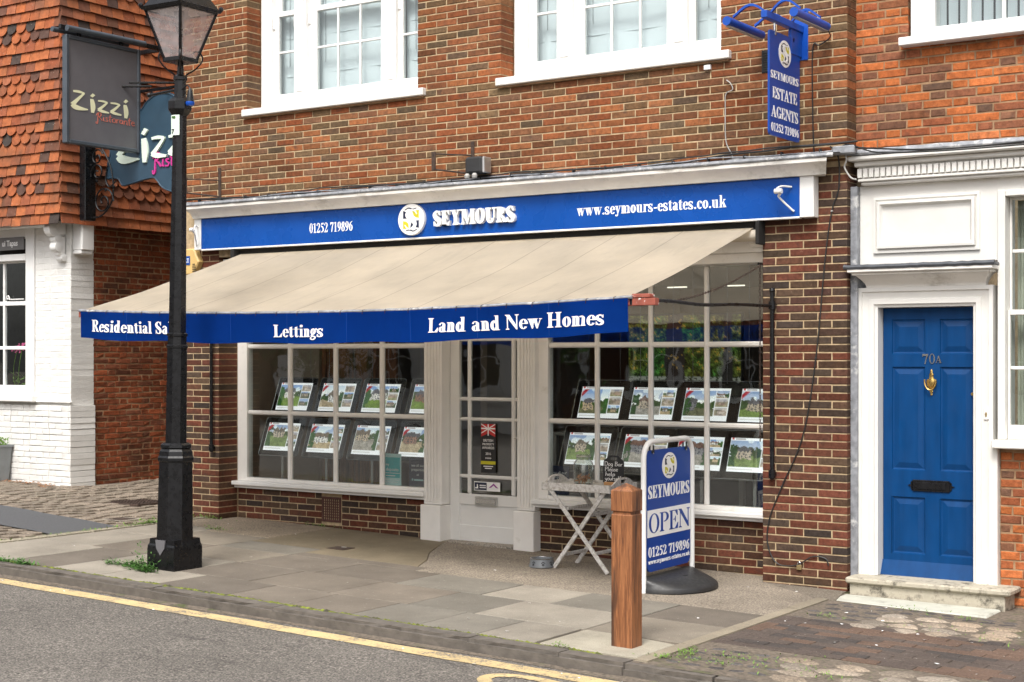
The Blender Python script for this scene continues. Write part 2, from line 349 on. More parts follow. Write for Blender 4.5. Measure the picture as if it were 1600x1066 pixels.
def plate(bm, pts, thick, f):
    """extruded outline: pts 2-D, f(x, y, d) -> 3-D, d from 0 (front) to thick (back)"""
    A = [bm.verts.new(f(x, y, 0)) for x, y in pts]; B = [bm.verts.new(f(x, y, thick)) for x, y in pts]; n = len(pts)
    bm.faces.new(A)
    bm.faces.new(B[::-1])
    for i in range(n): bm.faces.new((A[i], B[i], B[(i+1) % n], A[(i+1) % n]))
def catmull(P, k=6):
    P = [Vector(p) for p in P]; out = []
    for i in range(len(P)-1):
        p0 = P[i-1] if i > 0 else P[0]*2-P[1]; p1, p2 = P[i], P[i+1]; p3 = P[i+2] if i+2 < len(P) else P[i+1]*2-P[i]
        for j in range(k):
            t = j/k; out.append(.5*((2*p1)+(p2-p0)*t+(2*p0-5*p1+4*p2-p3)*t*t+(3*p1-p0-3*p2+p3)*t**3))
    out.append(P[-1]); return out
FY = lambda y0: (lambda x, z, d: (x, y0+d, z))          # facing the street (-y)
FX = lambda x0: (lambda y, z, d: (x0-d, y, z))          # facing +x
def ellipse(cx, cy, rx, ry, n=40): return [(cx+rx*math.cos(i*2*math.pi/n), cy+ry*math.sin(i*2*math.pi/n)) for i in range(n)]
def rrect(x0, x1, y0, y1, r, n=6):
    o = []
    for cx, cy, a in ((x1-r, y1-r, 0), (x0+r, y1-r, 90), (x0+r, y0+r, 180), (x1-r, y0+r, 270)):
        for i in range(n+1): o.append((cx+r*math.cos(R(a+90*i/n)), cy+r*math.sin(R(a+90*i/n))))
    return o
def gz(x, y):
    z = -.0225*x
    if x < -3.7: z += .10*min(1, (-3.7-x)/2.6)
    return z
# ------------------------------------------------------------------ serif lettering drawn as strokes
class G:
    def __init__(s, T, t): s.T, s.t, s.e = T, t, []
    def r(s, x0, y0, x1, y1): s.e.append([[(x0, y0), (x1, y0), (x1, y1), (x0, y1)]])
    def p(s, *pts): s.e.append([list(pts)])
    def stem(s, x, y0, y1, bot=1, top=1, T=None, sw=.075, l=1, rr=1):
        T = T or s.T; s.r(x, y0, x+T, y1); h = s.t*.85
        for on, y, d in ((bot, y0, 1), (top, y1, -1)):
            if on:
                a, b = x-(sw if l else 0), x+T+(sw if rr else 0)
                s.p((a, y), (b, y), (b, y+d*h), (x+T, y+d*h*2.2), (x, y+d*h*2.2), (a, y+d*h))
    def ring(s, cx, cy, rx, ry, a0=0, a1=360, T=None, t=None, n=26):
        T = T or s.T; t = t or s.t; q = []
        for i in range(n+1):
            a = R(a0+(a1-a0)*i/n); c, d = math.cos(a), math.sin(a)
            q.append(((cx+rx*c, cy+ry*d), (cx+(rx-T)*c, cy+(ry-t)*d)))
        s.e.append([[q[i][0], q[i+1][0], q[i+1][1], q[i][1]] for i in range(n)])
    def st(s, pts, k=5, curve=True):
        P = catmull([(x, y, w_) for x, y, w_ in pts], k) if curve else [Vector(p) for p in pts]
        q = []
        for i, p in enumerate(P):
            a, b = P[max(i-1, 0)], P[min(i+1, len(P)-1)]; d = Vector((b.x-a.x, b.y-a.y)); d = d.normalized() if d.length else Vector((1, 0))
            n = Vector((-d.y, d.x))*(p.z/2); q.append(((p.x+n.x, p.y+n.y), (p.x-n.x, p.y-n.y)))
        s.e.append([[q[i][0], q[i+1][0], q[i+1][1], q[i][1]] for i in range(len(q)-1)])
    def dot(s, x, y, rr): s.e.append([ellipse(x, y, rr, rr, 12)])
def serif(ch, T=.175, t=.05):
    if ch.isdigit(): T *= .86
    g = G(T, t); X = .66; k = T
    if ch == ' ': return .28, []
    if ch == '.': g.dot(.13, .08, .085); return .26, g.e
    if ch == '-': g.r(.04, .24, .32, .34); return .36, g.e
    if ch == '0': g.ring(.27, .5, .24, .51); return .54, g.e
    if ch == '1':
        g.stem(.18, 0, .98, 1, 0, T=T*.95, sw=.09); g.p((.18, .98), (.04, .88), (.05, .83), (.18, .88)); return .5, g.e
    if ch == '2':
        g.st([(.06, .72, T*.8), (.12, .90, t*1.6), (.25, .965, t*1.6), (.40, .84, T*.9), (.40, .66, T), (.30, .42, T*.6), (.10, .10, t*1.4), (.05, .03, t)])
        g.p((.03, 0), (.47, 0), (.51, .27), (.48, .27), (.42, .16), (.12, .15), (.03, .05)); return .54, g.e
    if ch == '5':
        g.p((.14, .98), (.47, .98), (.43, .82), (.13, .82)); g.p((.13, .84), (.18, .84), (.14, .55), (.09, .55))
        g.st([(.10, .57, t), (.26, .60, T*.8), (.40, .40, T), (.38, .17, T), (.24, .04, t*1.6), (.07, .08, T*.6)]); return .54, g.e
    if ch in '69':
        q = G(T, t); q.ring(.27, .32, .235, .33); q.st([(.13, .32, T), (.14, .58, T), (.25, .84, T*.7), (.46, .97, t)])
        if ch == '9': q.e = [[[(.54-x, .98-y) for x, y in pl] for pl in el] for el in q.e]
        return .54, q.e
    if ch == '7':
        g.p((.05, .98), (.50, .98), (.50, .93), (.40, .80), (.12, .80), (.07, .70), (.04, .70)); g.st([(.44, .88, t*2), (.33, .5, T*.72), (.25, 0, T*.8)], curve=False); return .52, g.e
    if ch == '8': g.ring(.27, .745, .20, .255); g.ring(.27, .275, .235, .29); return .54, g.e
    if ch in 'Ss':
        H, Wd = (1, .50) if ch == 'S' else (X, .40); kk = T*(1 if ch == 'S' else .8)
        P = [(.88, .72, t), (.70, .92, t*1.3), (.44, .968, t*1.5), (.17, .80, kk), (.24, .61, kk*1.1), (.52, .47, kk*1.35), (.80, .31, kk*1.1), (.80, .13, kk), (.50, .03, t*1.5), (.22, .09, t*1.3), (.08, .30, t)]
        g.st([(x*Wd, y*H, q) for x, y, q in P]); g.r(Wd*.86, H*.68, Wd*.93, H*1.0); g.r(.04*Wd, 0, .11*Wd, H*.33); return Wd+.05, g.e
    if ch == 'E' or ch == 'L' or ch == 'F':
        g.stem(.08, 0, 1, 1, ch == 'L')
        if ch != 'L':
            g.r(.02, 1-t, .55, 1); g.p((.55, 1), (.56, .70), (.53, .70), (.40, .945)); g.r(.28, .49, .42, .49+t); g.p((.44, .36), (.44, .68), (.415, .68), (.36, .52), (.415, .36))
        g.r(.02, 0, .56, t); g.p((.57, 0), (.60, .32), (.57, .32), (.40, t)); return .62, g.e
    if ch == 'Y':
        g.p((.10, 1), (.10+T*1.2, 1), (.42, .5), (.40, .40), (.28, .46)); g.p((.58, 1), (.64, 1), (.44, .46), (.36, .44)); g.stem(.27, 0, .5, 1, 0); g.r(.0, 1-t, .40, 1); g.r(.48, 1-t, .74, 1); return .74, g.e
    if ch in 'MN':
        if ch == 'M':
            g.stem(.10, 0, 1, 1, 0, T=t*1.1, rr=1); g.p((.04, 1), (.04+T*1.35, 1), (.50, .30), (.45, .0)); g.p((.72, 1), (.74, .80), (.50, .0), (.45, 0)); g.stem(.70, 0, 1, 1, 0); g.r(.0, 1-t, .26, 1); g.r(.66, 1-t, .98, 1); return .98, g.e
        g.stem(.10, 0, 1, 1, 0, T=t*1.1); g.p((.02, 1), (.02+T*1.3, 1), (.70, .16), (.70, -.01), (.64, -.01), (.11, .84)); g.stem(.64, 0, 1, 0, 1, T=t*1.1); g.r(0, 1-t, .2, 1); return .78, g.e
    if ch == 'O': g.ring(.36, .5, .33, .515); return .72, g.e
    if ch == 'G': g.ring(.36, .5, .33, .515, 38, 325); g.r(.60, .66, .635, 1.0); g.stem(.52, .03, .44, 0, 1, T=T*.9); return .74, g.e
    if ch == 'U': g.stem(.08, .3, 1, 0, 1); g.ring(.345, .3, .265, .315, 180, 360, T=T*.9); g.stem(.55, .3, 1, 0, 1, T=t*1.1); return .72, g.e
    if ch in 'RPDB':
        g.stem(.08, 0, 1, 1, 0); g.r(0, 1-t, .3, 1)
        if ch == 'D': g.ring(.30, .5, .36, .5, -90, 90); g.r(.0, 0, .3, t); return .7, g.e
        g.ring(.30, .745, .285, .255, -90, 90); g.r(.27, .49, .32, .49+t)
        if ch == 'R': g.p((.28, .50), (.42, .52), (.68, .04), (.72, 0), (.50, 0)); g.r(.5, 0, .74, t); return .72, g.e
        if ch == 'B': g.ring(.32, .26, .30, .27, -90, 90); return .66, g.e
        return .62, g.e
    if ch == 'H': g.stem(.08, 0, 1); g.stem(.52, 0, 1); g.r(.2, .48, .6, .48+t); return .8, g.e
    if ch == 'T': g.stem(.24, 0, 1, 1, 0); g.r(.02, 1-t, .66, 1); g.p((.02, 1), (.02, .70), (.05, .70), (.16, .95)); g.p((.66, 1), (.66, .70), (.63, .70), (.52, .95)); return .68, g.e
    if ch == 'A': g.p((.05, 0), (.11, 0), (.36, .80), (.36, 1.02)); g.p((.28, .92), (.36, 1.02), (.42, 1.02), (.70, 0), (.70-T*1.15, 0)); g.r(.17, .29, .52, .29+t); g.r(0, 0, .2, t); g.r(.42, 0, .76, t); return .76, g.e
    if ch == 'W': return 1.0, g.e
    # lower case
    if ch == 'a':
        g.st([(.07, .50, T*.6), (.14, .62, t*1.3), (.26, .625, t*1.5), (.34, .50, T)]); g.r(.24, .06, .24+T, .52); g.ring(.20, .19, .175, .20, 60, 300, T=T*.9); g.st([(.24, .38, t), (.14, .34, t*1.2)], curve=False); g.p((.24+T, 0), (.24+T+.08, .04), (.24+T, .1), (.27, .1), (.27, 0)); return .5, g.e
    if ch == 'c': g.ring(.25, .33, .23, .34, 48, 320); g.dot(.38, .5, .075); return .46, g.e
    if ch == 'e': g.ring(.25, .33, .23, .34, 0, 325, T=T*.9); g.r(.1, .34, .44, .34+t); return .47, g.e
    if ch == 'o': g.ring(.25, .33, .235, .345); return .51, g.e
    if ch == 'd': g.ring(.22, .33, .20, .34, 30, 330); g.stem(.30, 0, 1, 0, 0, T=T*.9); g.r(.24, 1-t, .32, 1); g.r(.3+T*.8, 0, .3+T+.06, t); return .56, g.e
    if ch == 'g': g.ring(.22, .42, .19, .25, T=T*.85); g.st([(.16, .18, t*1.3), (.10, .10, t*1.5), (.22, .06, T*.6), (.38, .0, T*.6), (.36, -.14, t*2), (.20, -.21, t*1.6), (.06, -.13, t*2), (.10, -.02, t*1.4), (.2, .03, t)]); g.dot(.43, .62, .06); return .5, g.e
    if ch == 'i': g.stem(.09, 0, X, 1, 0, T=T*.9, sw=.06); g.r(.03, X-t, .12, X); g.dot(.09+T*.45, .88, .105); return .33, g.e
    if ch == 'l': g.stem(.08, 0, 1, 1, 0, T=T*.9, sw=.06); g.r(.02, 1-t, .12, 1); return .33, g.e
    if ch == 'k': g.stem(.08, 0, 1, 1, 0, T=T*.9, sw=.05); g.r(.02, 1-t, .12, 1); g.st([(.26, .3, t*1.2), (.46, .64, t*1.2)], curve=False); g.p((.28, .36), (.40, .44), (.58, .0), (.40, 0)); g.r(.36, X-t, .54, X); g.r(.36, 0, .6, t); return .58, g.e
    if ch in 'nhmru':
        if ch == 'u':
            g.stem(.07, .2, X, 0, 1, T=T*.9, sw=.05, rr=0); g.ring(.24, .2, .17, .2, 180, 300, T=T*.9); g.stem(.34, 0, X, 0, 1, T=T*.9, sw=.05, rr=0); g.r(.34+T*.8, 0, .34+T+.04, t); return .6, g.e
        g.stem(.07, 0, 1 if ch == 'h' else X, 1, 0, T=T*.9, sw=.05); g.r(.02, (1 if ch == 'h' else X)-t, .12, 1 if ch == 'h' else X)
        if ch == 'r': g.st([(.22, .46, t), (.30, .60, t*1.5), (.38, .62, t*2)]); g.dot(.39, .57, .08); return .44, g.e
        n_ = 2 if ch == 'm' else 1
        for i in range(n_):
            x = .07+.30*i; g.ring(x+.17+.02, .45, .185, .22, 0, 140, T=T*.9); g.stem(x+.375-T*.9, 0, .46, 1, 0, T=T*.9, sw=.05)
        return .52+.30*(n_-1), g.e
    if ch == 't': g.r(.08, .08, .08+T*.9, .80); g.p((.02, X-t), (.08+T*.9, .86), (.08+T*.9, X-t)); g.r(.02, X-t, .34, X); g.st([(.08+T*.45, .12, T*.9), (.20, .03, t*2), (.33, .09, t)]); return .36, g.e
    if ch in 'wyv':
        g.p((.03, X), (.03+T*1.05, X), (.30, .12), (.26, -.01), (.22, -.01)); g.r(0, X-t, .28, X)
        if ch == 'w': g.p((.26, X*.9), (.26+T*.5, X*.9), (.26, .0), (.23, 0)); g.p((.28, X), (.28+T*1.05, X), (.55, .12), (.50, -.01), (.46, -.01)); g.p((.68, X), (.71, X), (.52, 0), (.47, 0)); g.r(.26, X-t, .52, X); g.r(.6, X-t, .76, X); return .76, g.e
        g.p((.42, X), (.46, X), (.26, -.02), (.22, .06)); g.r(.34, X-t, .52, X)
        if ch == 'y': g.st([(.25, .02, t), (.20, -.14, t*1.6), (.08, -.19, t*2)]); g.dot(.08, -.14, .07)
        return .52, g.e
    g.r(.05, 0, .3, X); return .36, g.e
def layout(s, T=.175, t=.05, fn=None, track=0.0):
    x = 0; out = []
    for ch in s:
        w_, e = (fn or serif)(ch, T, t); out.append((ch, [[[(px+x, py) for px, py in pl] for pl in el] for el in e])); x += w_+track
    return x-track, out
def ink(bm, elems, f, sx, sy, ox, oy, thick=.0025, off=0.):
    for i, el in enumerate(elems):
        d0 = -thick-.00035*(i % 5)-off
        vm = {}; cnt = {}
        def V(p, d):
            k = (round(p[0], 5), round(p[1], 5), d)
            if k not in vm: vm[k] = bm.verts.new(f(ox+p[0]*sx, oy+p[1]*sy, d0 if d == 0 else 0.001))
            return vm[k]
        for pl in el:
            q = []
            for p in pl:
                if not q or (round(p[0], 5), round(p[1], 5)) != (round(q[-1][0], 5), round(q[-1][1], 5)): q.append(p)
            if len(q) < 3: continue
            try: bm.faces.new([V(p, 0) for p in q])
            except ValueError: continue
            for a, b in zip(q, q[1:]+q[:1]):
                ka, kb = (round(a[0], 5), round(a[1], 5)), (round(b[0], 5), round(b[1], 5))
                if ka == kb: continue
                cnt.setdefault(frozenset((ka, kb)), []).append((a, b))
        for lst in cnt.values():
            if len(lst) == 1:
                a, b = lst[0]
                try: bm.faces.new((V(a, 0), V(b, 0), V(b, 1), V(a, 1)))
                except ValueError: pass
def text(s, f, x0, x1, y, h, mat, parent, name='lettering', T=.175, t=.05, thick=.0025, fn=None, track=.0, per=None, slope=0):
    """lettering from x0 to x1 on the baseline y, capitals h high, on the surface f"""
    W_, lay = layout(s, T, t, fn, track); sx = (x1-x0)/W_
    g2 = (lambda X_, Y_, d: f(X_, Y_+slope*(X_-x0), d)) if slope else f
    if per == 'word':
        bm = BM(); k = 0
        for ch, el in lay+[(' ', [])]:
            if ch == ' ':
                if k: fin(bm, 'word', mat, parent); bm = BM(); k = 0
            else: ink(bm, el, g2, sx, h, x0, y, thick); k += 1
        bm.free()
    elif per:
        for ch, el in lay:
            if not el: continue
            bm = BM(); ink(bm, el, g2, sx, h, x0, y, thick); fin(bm, per, mat, parent)
    else:
        bm = BM()
        for ch, el in lay: ink(bm, el, g2, sx, h, x0, y, thick)
        return fin(bm, name, mat, parent)
# single-stroke hand lettering
HAND = {
 'D': (.62, [[(.08, .98), (.06, .02)], [(.0, .95), (.38, .90), (.56, .55), (.42, .12), (.0, .02)]]),
 'B': (.6, [[(.1, .98), (.08, .0)], [(.02, .95), (.42, .88), (.34, .58), (.12, .52)], [(.14, .53), (.5, .40), (.42, .06), (.02, .02)]]),
 'P': (.55, [[(.1, .95), (.08, .0)], [(.02, .92), (.44, .86), (.40, .54), (.1, .5)]]),
 'R': (.62, [[(.20, .95), (.12, .3), (.10, -.35), (-.04, -.42), (-.06, -.2)], [(-.02, .6), (.12, .92), (.42, .92), (.42, .6), (.18, .48)], [(.18, .48), (.36, .3), (.56, .0)]]),
 'o': (.44, [[(.22, .52), (.06, .36), (.10, .06), (.28, .02), (.38, .24), (.32, .48), (.20, .52)]]),
 'g': (.46, [[(.36, .46), (.14, .50), (.06, .24), (.2, .04), (.34, .2), (.38, .48)], [(.37, .4), (.34, -.1), (.2, -.34), (.02, -.24)]]),
 'a': (.46, [[(.34, .46), (.12, .48), (.05, .2), (.18, .02), (.32, .16), (.36, .44)], [(.35, .36), (.36, .08), (.46, .02)]]),
 'r': (.34, [[(.06, .5), (.08, .0)], [(.07, .28), (.16, .46), (.32, .48)]]),
 'l': (.26, [[(.10, 1.0), (.08, .1), (.2, .02)]]),
 'e': (.42, [[(.06, .26), (.32, .32), (.26, .52), (.1, .46), (.06, .16), (.2, .0), (.38, .1)]]),
 's': (.38, [[(.32, .46), (.12, .48), (.12, .32), (.28, .2), (.24, .02), (.02, .04)]]),
 'h': (.46, [[(.1, 1.0), (.06, .0)], [(.08, .26), (.2, .48), (.34, .38), (.34, .02)]]),
 'p': (.46, [[(.08, .5), (.06, -.4)], [(.08, .4), (.26, .52), (.38, .3), (.26, .04), (.08, .06)]]),
 'y': (.46, [[(.04, .5), (.08, .16), (.22, .08), (.34, .3)], [(.38, .5), (.32, -.1), (.16, -.36), (.0, -.26)]]),
 'u': (.46, [[(.06, .5), (.08, .1), (.22, .02), (.34, .3), (.36, .5)], [(.36, .5), (.38, .02)]]),
 'f': (.34, [[(.34, .9), (.18, .96), (.14, .6), (.12, .0)], [(.0, .5), (.3, .52)]]),
 'i': (.24, [[(.1, .5), (.08, .08), (.2, .02)], [(.12, .72), (.14, .76)]]),
 't': (.34, [[(.16, .9), (.12, .1), (.24, .02)], [(.0, .6), (.34, .64)]]),
 'n': (.46, [[(.06, .5), (.06, .0)], [(.07, .3), (.22, .5), (.34, .36), (.34, .02), (.44, .04)]]),
 ' ': (.3, []),
}
def hand(ch, T, t):
    w_, S = HAND.get(ch, HAND['o']); g = G(T, t)
    for s_ in S: g.st([(x, y, T) for x, y in s_], 4)
    return w_, g.e
def zizzi(ch, T, t):
    g = G(T, t)
    if ch == 'Z': g.st([(.10, 1.04, .12), (.36, 1.06, .16), (.62, 1.0, .1)]); g.st([(.60, 1.0, .09), (.34, .62, .14), (.06, .2, .22)]); g.st([(.04, .2, .22), (.22, .06, .30), (.50, .02, .20), (.78, .03, .06)]); return .80, g.e
    if ch == 'i': g.st([(.16, .74, .14), (.20, .5, .20), (.22, .2, .21), (.20, -.12, .13)]); g.st([(.14, .88, .13), (.26, 1.06, .15)], curve=False); return .40, g.e
    if ch == 'z': g.st([(.06, .70, .09), (.30, .72, .12), (.50, .68, .1)]); g.st([(.50, .69, .08), (.30, .40, .12), (.08, .14, .14)]); g.st([(.06, .15, .14), (.26, .08, .18), (.58, .04, .08)]); return .60, g.e
    return .3, g.e
def sans_text(s, size, mat, parent, M, name='lettering', ext=.0008, align='CENTER', bold=0.0, sx=1.0):
    cu = bpy.data.curves.new(name, 'FONT'); cu.body = s; cu.size = size; cu.extrude = ext; cu.align_x = align; cu.offset = bold; cu.resolution_u = 3
    o = bpy.data.objects.new(name, cu); COL.objects.link(o)
    dg = bpy.context.evaluated_depsgraph_get(); dg.update(); me = bpy.data.meshes.new_from_object(o.evaluated_get(dg)); bpy.data.objects.remove(o); bpy.data.curves.remove(cu)
    me.transform(Matrix.Diagonal((sx, 1, 1, 1))); me.transform(M); me.materials.clear(); return link(name, me, mat, parent)
def MY(x, y, z): return Matrix.Translation((x, y, z)) @ Matrix.Rotation(R(90), 4, 'X')           # text facing -y
def logo(f, cx, cy, rx, ry, parent, th=.003, rim=None):
    bm = BM(); plate(bm, ellipse(cx, cy, rx, ry), th, lambda x, y, d: f(x, y, d-th)); fin(bm, 'logo_disc', 'print_white', parent)
    a, b = rx*.62, ry*.62; d1 = -th-.0012
    F = lambda x, y, d: f(x, y, d+d1)
    for nm, pts in (('blue_print', [[(-1, .12), (-1, .95), (-.55, .80), (-.55, .12)], [(.55, -.12), (1, -.12), (1, -.95), (.55, -.8)], [(-.12, -.95), (.42, -.95), (.42, -.1), (.1, -.05)]]),
                    ('green_print', [[(1, .12), (1, .95), (.12, .95), (.35, .4), (.6, .2)], [(-1, -.12), (-1, -.95), (-.25, -.95), (-.35, -.4), (-.6, -.2)]])):
        bm = BM()
        for P in pts: plate(bm, [(cx+x*a, cy+y*b) for x, y in P], .0012, F)
        fin(bm, 'logo_mark', 'blue_navy' if nm == 'blue_print' else 'yellow_print', parent)
    bm = BM(); g = G(.2, .06)
    g.st([(.75, .55, .12), (.45, .92, .16), (-.1, .95, .22), (-.5, .55, .42), (-.1, .12, .5), (.35, -.2, .5), (.5, -.6, .42), (.05, -.95, .2), (-.45, -.9, .16), (-.78, -.55, .1)])
    ink(bm, g.e, F, a, b, cx, cy, .002); fin(bm, 'logo_letter', 'print_white', parent)
    bm = BM(); g = G(.2, .06)
    g.st([(-.8, 1.02, .07), (-.3, 1.22, .1), (.2, 1.08, .1), (.7, 1.18, .05)]); g.st([(.8, -1.02, .07), (.3, -1.22, .1), (-.2, -1.08, .1), (-.7, -1.18, .05)])
    ink(bm, g.e, F, a, b, cx, cy, .001); fin(bm, 'logo_mark', 'blue_navy', parent)
# ------------------------------------------------------------------ masonry: every brick has its own edges
_bc = {}
def brick_verts(Lx, H, D, jit, seed):
    q = random.Random(seed); j = lambda a=1: q.uniform(-jit, jit)*a
    c = min(.004, H*.12)+abs(j(.4)); x, z = Lx/2, H/2
    V = []
    for sx, sz in ((-1, -1), (1, -1), (1, 1), (-1, 1)):
        dx, dz, dy = j(), j(.7), j(.8)
        V += [(sx*x+dx-sx*c, dy, sz*z+dz-sz*c), (sx*x+dx, c+dy, sz*z+dz), (sx*x+dx, D, sz*z+dz)]
    F = [(0, 3, 6, 9)]
    for i in range(4):
        a, b = 3*i, 3*((i+1) % 4); F += [(a, a+1, b+1, b), (a+1, a+2, b+2, b+1)]
    return V, F
def fix_me(name, V, F, mat):
    me = bpy.data.meshes.new(name); me.from_pydata(V, [], F); me.validate(); me.materials.append(MT[mat]); 
    bm = BM(); bm.from_mesh(me); bmesh.ops.recalc_face_normals(bm, faces=bm.faces); bm.to_mesh(me); bm.free(); return me
def camscore(p, size):
    d = Vector(p)-CAM; c, s = math.cos(YAW), math.sin(YAW); X = c*d.x+s*d.y; Z = -s*d.x+c*d.y
    if Z < .5: return 0
    u, v = 800+2372*X/Z, 557-2372*d.z/Z
    return size/Z*(1 if -15 < u < 1615 and -10 < v < 1076 else .01)
class Masonry:
    def __init__(s, parent, mat, jit=.0012, name='brick', proud=.005, var=6, shape=None):
        s.p, s.mat, s.jit, s.name, s.pr, s.items, s.var = parent, mat, jit, name, proud, [], var; s.shape = shape
    def row(s, face, zc, a0, a1, Ls, phase, H, gap=.01, dr=0, dl=0, D=.045):
        """one course between a0 and a1; Ls = repeating unit lengths incl. joint"""
        tot = sum(Ls); x = phase-tot*math.ceil((phase-a0)/tot)-tot; i = 0; out = []
        while x < a1:
            L_ = Ls[i % len(Ls)]; b0, b1 = max(x, a0), min(x+L_-gap, a1)
            if b1-b0 > .022: out.append([b0, b1])
            x += L_; i += 1
        if out and out[0][0]-a0 < .03: out[0][0] = a0
        if out and a1-out[-1][1] < .05: out[-1][1] = a1
        for k, (b0, b1) in enumerate(out):
            d = D
            if k == len(out)-1 and dr: d = dr
            if k == 0 and dl: d = max(d, dl)
            s.items.append((face, (b0+b1)/2, zc, b1-b0, H, d))
    def build(s, limit=300):
        O_ = []
        for f, a, z, Lx, H, D in s.items:
            org, ang, pr = f
            A = Vector((math.cos(ang), math.sin(ang), 0)); n = Vector((math.sin(ang), -math.cos(ang), 0))
            p = Vector(org)+A*a+Vector((0, 0, z))+n*s.pr
            O_.append((camscore(p, Lx), p, ang, Lx, H, D))
        O_.sort(key=lambda t: -t[0]); V, F = [], []
        for i, (sc, p, ang, Lx, H, D) in enumerate(O_):
            k = (round(Lx, 2), round(H, 3), round(D, 2), rnd.randrange(s.var))
            wob = rnd.uniform(-1, 1)*s.jit
            if i < limit:
                if (s.name, s.mat)+k not in _bc:
                    v, f = brick_verts(round(Lx, 2) if abs(Lx-round(Lx, 2)) < .0035 else Lx, H, D, s.jit, int(k[0]*1000)*7+int(k[1]*1000)*3+k[3]*131)
                    _bc[(s.name, s.mat)+k] = fix_me(s.name, v, f, s.mat)
                o = bpy.data.objects.new(s.name, _bc[(s.name, s.mat)+k]); COL.objects.link(o); o.parent = s.p
                o.location = p; o.rotation_euler = (0, 0, ang+wob*.6)
            else:
                v, f = brick_verts(Lx, H, D, s.jit, rnd.randrange(9999)); c, sn = math.cos(ang), math.sin(ang); b = len(V)
                V += [(p.x+c*x-sn*y, p.y+sn*x+c*y, p.z+z) for x, y, z in v]; F += [tuple(b+q for q in ff) for ff in f]
        if V:
            me = fix_me('brickwork', V, F, s.mat); o = link('brickwork', me, None, s.p); o['kind'] = 'stuff'
def face(x, y, ang=0): return ((x, y, 0), ang, 0)

# ================================================================== the brown brick shop building
shop = thing('shop_building', 'brown brick building with estate agent shopfront and two white sash windows above', 'building', (0, 0, 0))
WZ0, WZ1 = 4.13, 5.98
op = [(-3.065, -.925), (0.0, 2.142)]
bm = BM()
XL, XR = -3.965, 3.203
edges = [XL, op[0][0]-.004, op[0][1]+.004, op[1][0]-.004, op[1][1]+.004, XR]
box(bm, XL, XR, 0, .3, 2.72, WZ0)
for a, b in ((0, 1), (2, 3), (4, 5)): box(bm, edges[a], edges[b], 0, .3, WZ0, WZ1)
box(bm, XL, XR, 0, .3, WZ1, 7.2)
box(bm, XL, -3.454, 0, .3, -.3, 2.72); box(bm, 2.509, XR, 0, .3, -.3, 2.72)
box(bm, XL, XL+.02, .3, 6, -.3, 7.2); box(bm, XR-.25, XR, .3, 6, -.3, 7.2); box(bm, XL+.02, XR-.25, 5.9, 6, -.3, 7.2)
fin(bm, 'wall', 'mortar', shop)
bm = BM(); box(bm, -3.454, -1.0, .275, .38, -.3, .41); box(bm, .2, 2.509, .275, .38, -.3, .41); fin(bm, 'stall_riser', 'mortar', shop)
mas = Masonry(shop, 'brick_main', .002, var=12)
P_, H_ = .0622, .0525; F0 = face(0, 0)
k0 = 0
for k in range(int((6.4-3.24)/P_)):
    zc = 3.245+P_*k; ph = 2.515+.23*(.5 if k % 2 else 0)
    if WZ0-.02 < zc < WZ1:
        sp = [(XL, op[0][0], .2), (op[0][1], op[1][0], .2), (op[1][1], XR+.004, .2)]
    else: sp = [(XL, XR+.004, .2)]
    for a, b, d in sp: mas.row(F0, zc, a, b, [.23], ph+rnd.uniform(-.006, .006), H_, .0095, dr=d)
mas.build(300)
mp = Masonry(shop, 'brick_pier', .0017, var=12)
for k in range(60):
    zc = -.085+P_*k
    if zc > 3.2: break
    ph = 2.506+(.115 if k % 2 else 0)
    mp.row(F0, zc, 2.506, XR+.004, [.233], ph, H_, .0095, dr=.2)
    if zc < 2.78 and zc > gz(-3.7, 0)-.08:
        mp.row(F0, zc, XL, -3.45, [.233], -3.925+(.115 if k % 2 else 0), H_, .0095, dr=.26)
    if zc < .40:
        f2 = face(0, .275)
        if zc > -.08: mp.row(f2, zc, -3.45, -2.325 if .09 < zc < .36 else -1.02, [.233], -3.45+(.115 if k % 2 else 0), H_, .0105)
        if .09 < zc < .36: mp.row(f2, zc, -2.065, -1.02, [.233], -2.08+(.115 if k % 2 else 0), H_, .0105)
        mp.row(f2, zc, .235, 2.506, [.233], .235+(.115 if k % 2 else 0), H_, .0105)
mp.build(300)

def ringb(bm, x0, x1, z0, z1, wl, wr, wb, wt, y0, y1, bev=.003):
    if wl: box(bm, x0, x0+wl, y0, y1, z0, z1, bev)
    if wr: box(bm, x1-wr, x1, y0, y1, z0, z1, bev)
    if wb: box(bm, x0+wl+.0005, x1-wr-.0005, y0+.001, y1-.001, z0, z0+wb, bev)
    if wt: box(bm, x0+wl+.0005, x1-wr-.0005, y0+.001, y1-.001, z1-wt, z1, bev)
def panes(parent, cols, rows, y, mat='glass', name='pane', wave=.0):
    for (a, b) in cols:
        for (c, d) in rows:
            bm = BM(); t = rnd.uniform(-.0012, .0012); u_ = rnd.uniform(-.0012, .0012)
            vs = box(bm, a-.006, b+.006, y, y+.004, c-.006, d+.006)
            for v in vs: v.co.y += (v.co.x-a)/(b-a)*t+(v.co.z-c)/(d-c)*u_
            fin(bm, name, mat, parent)

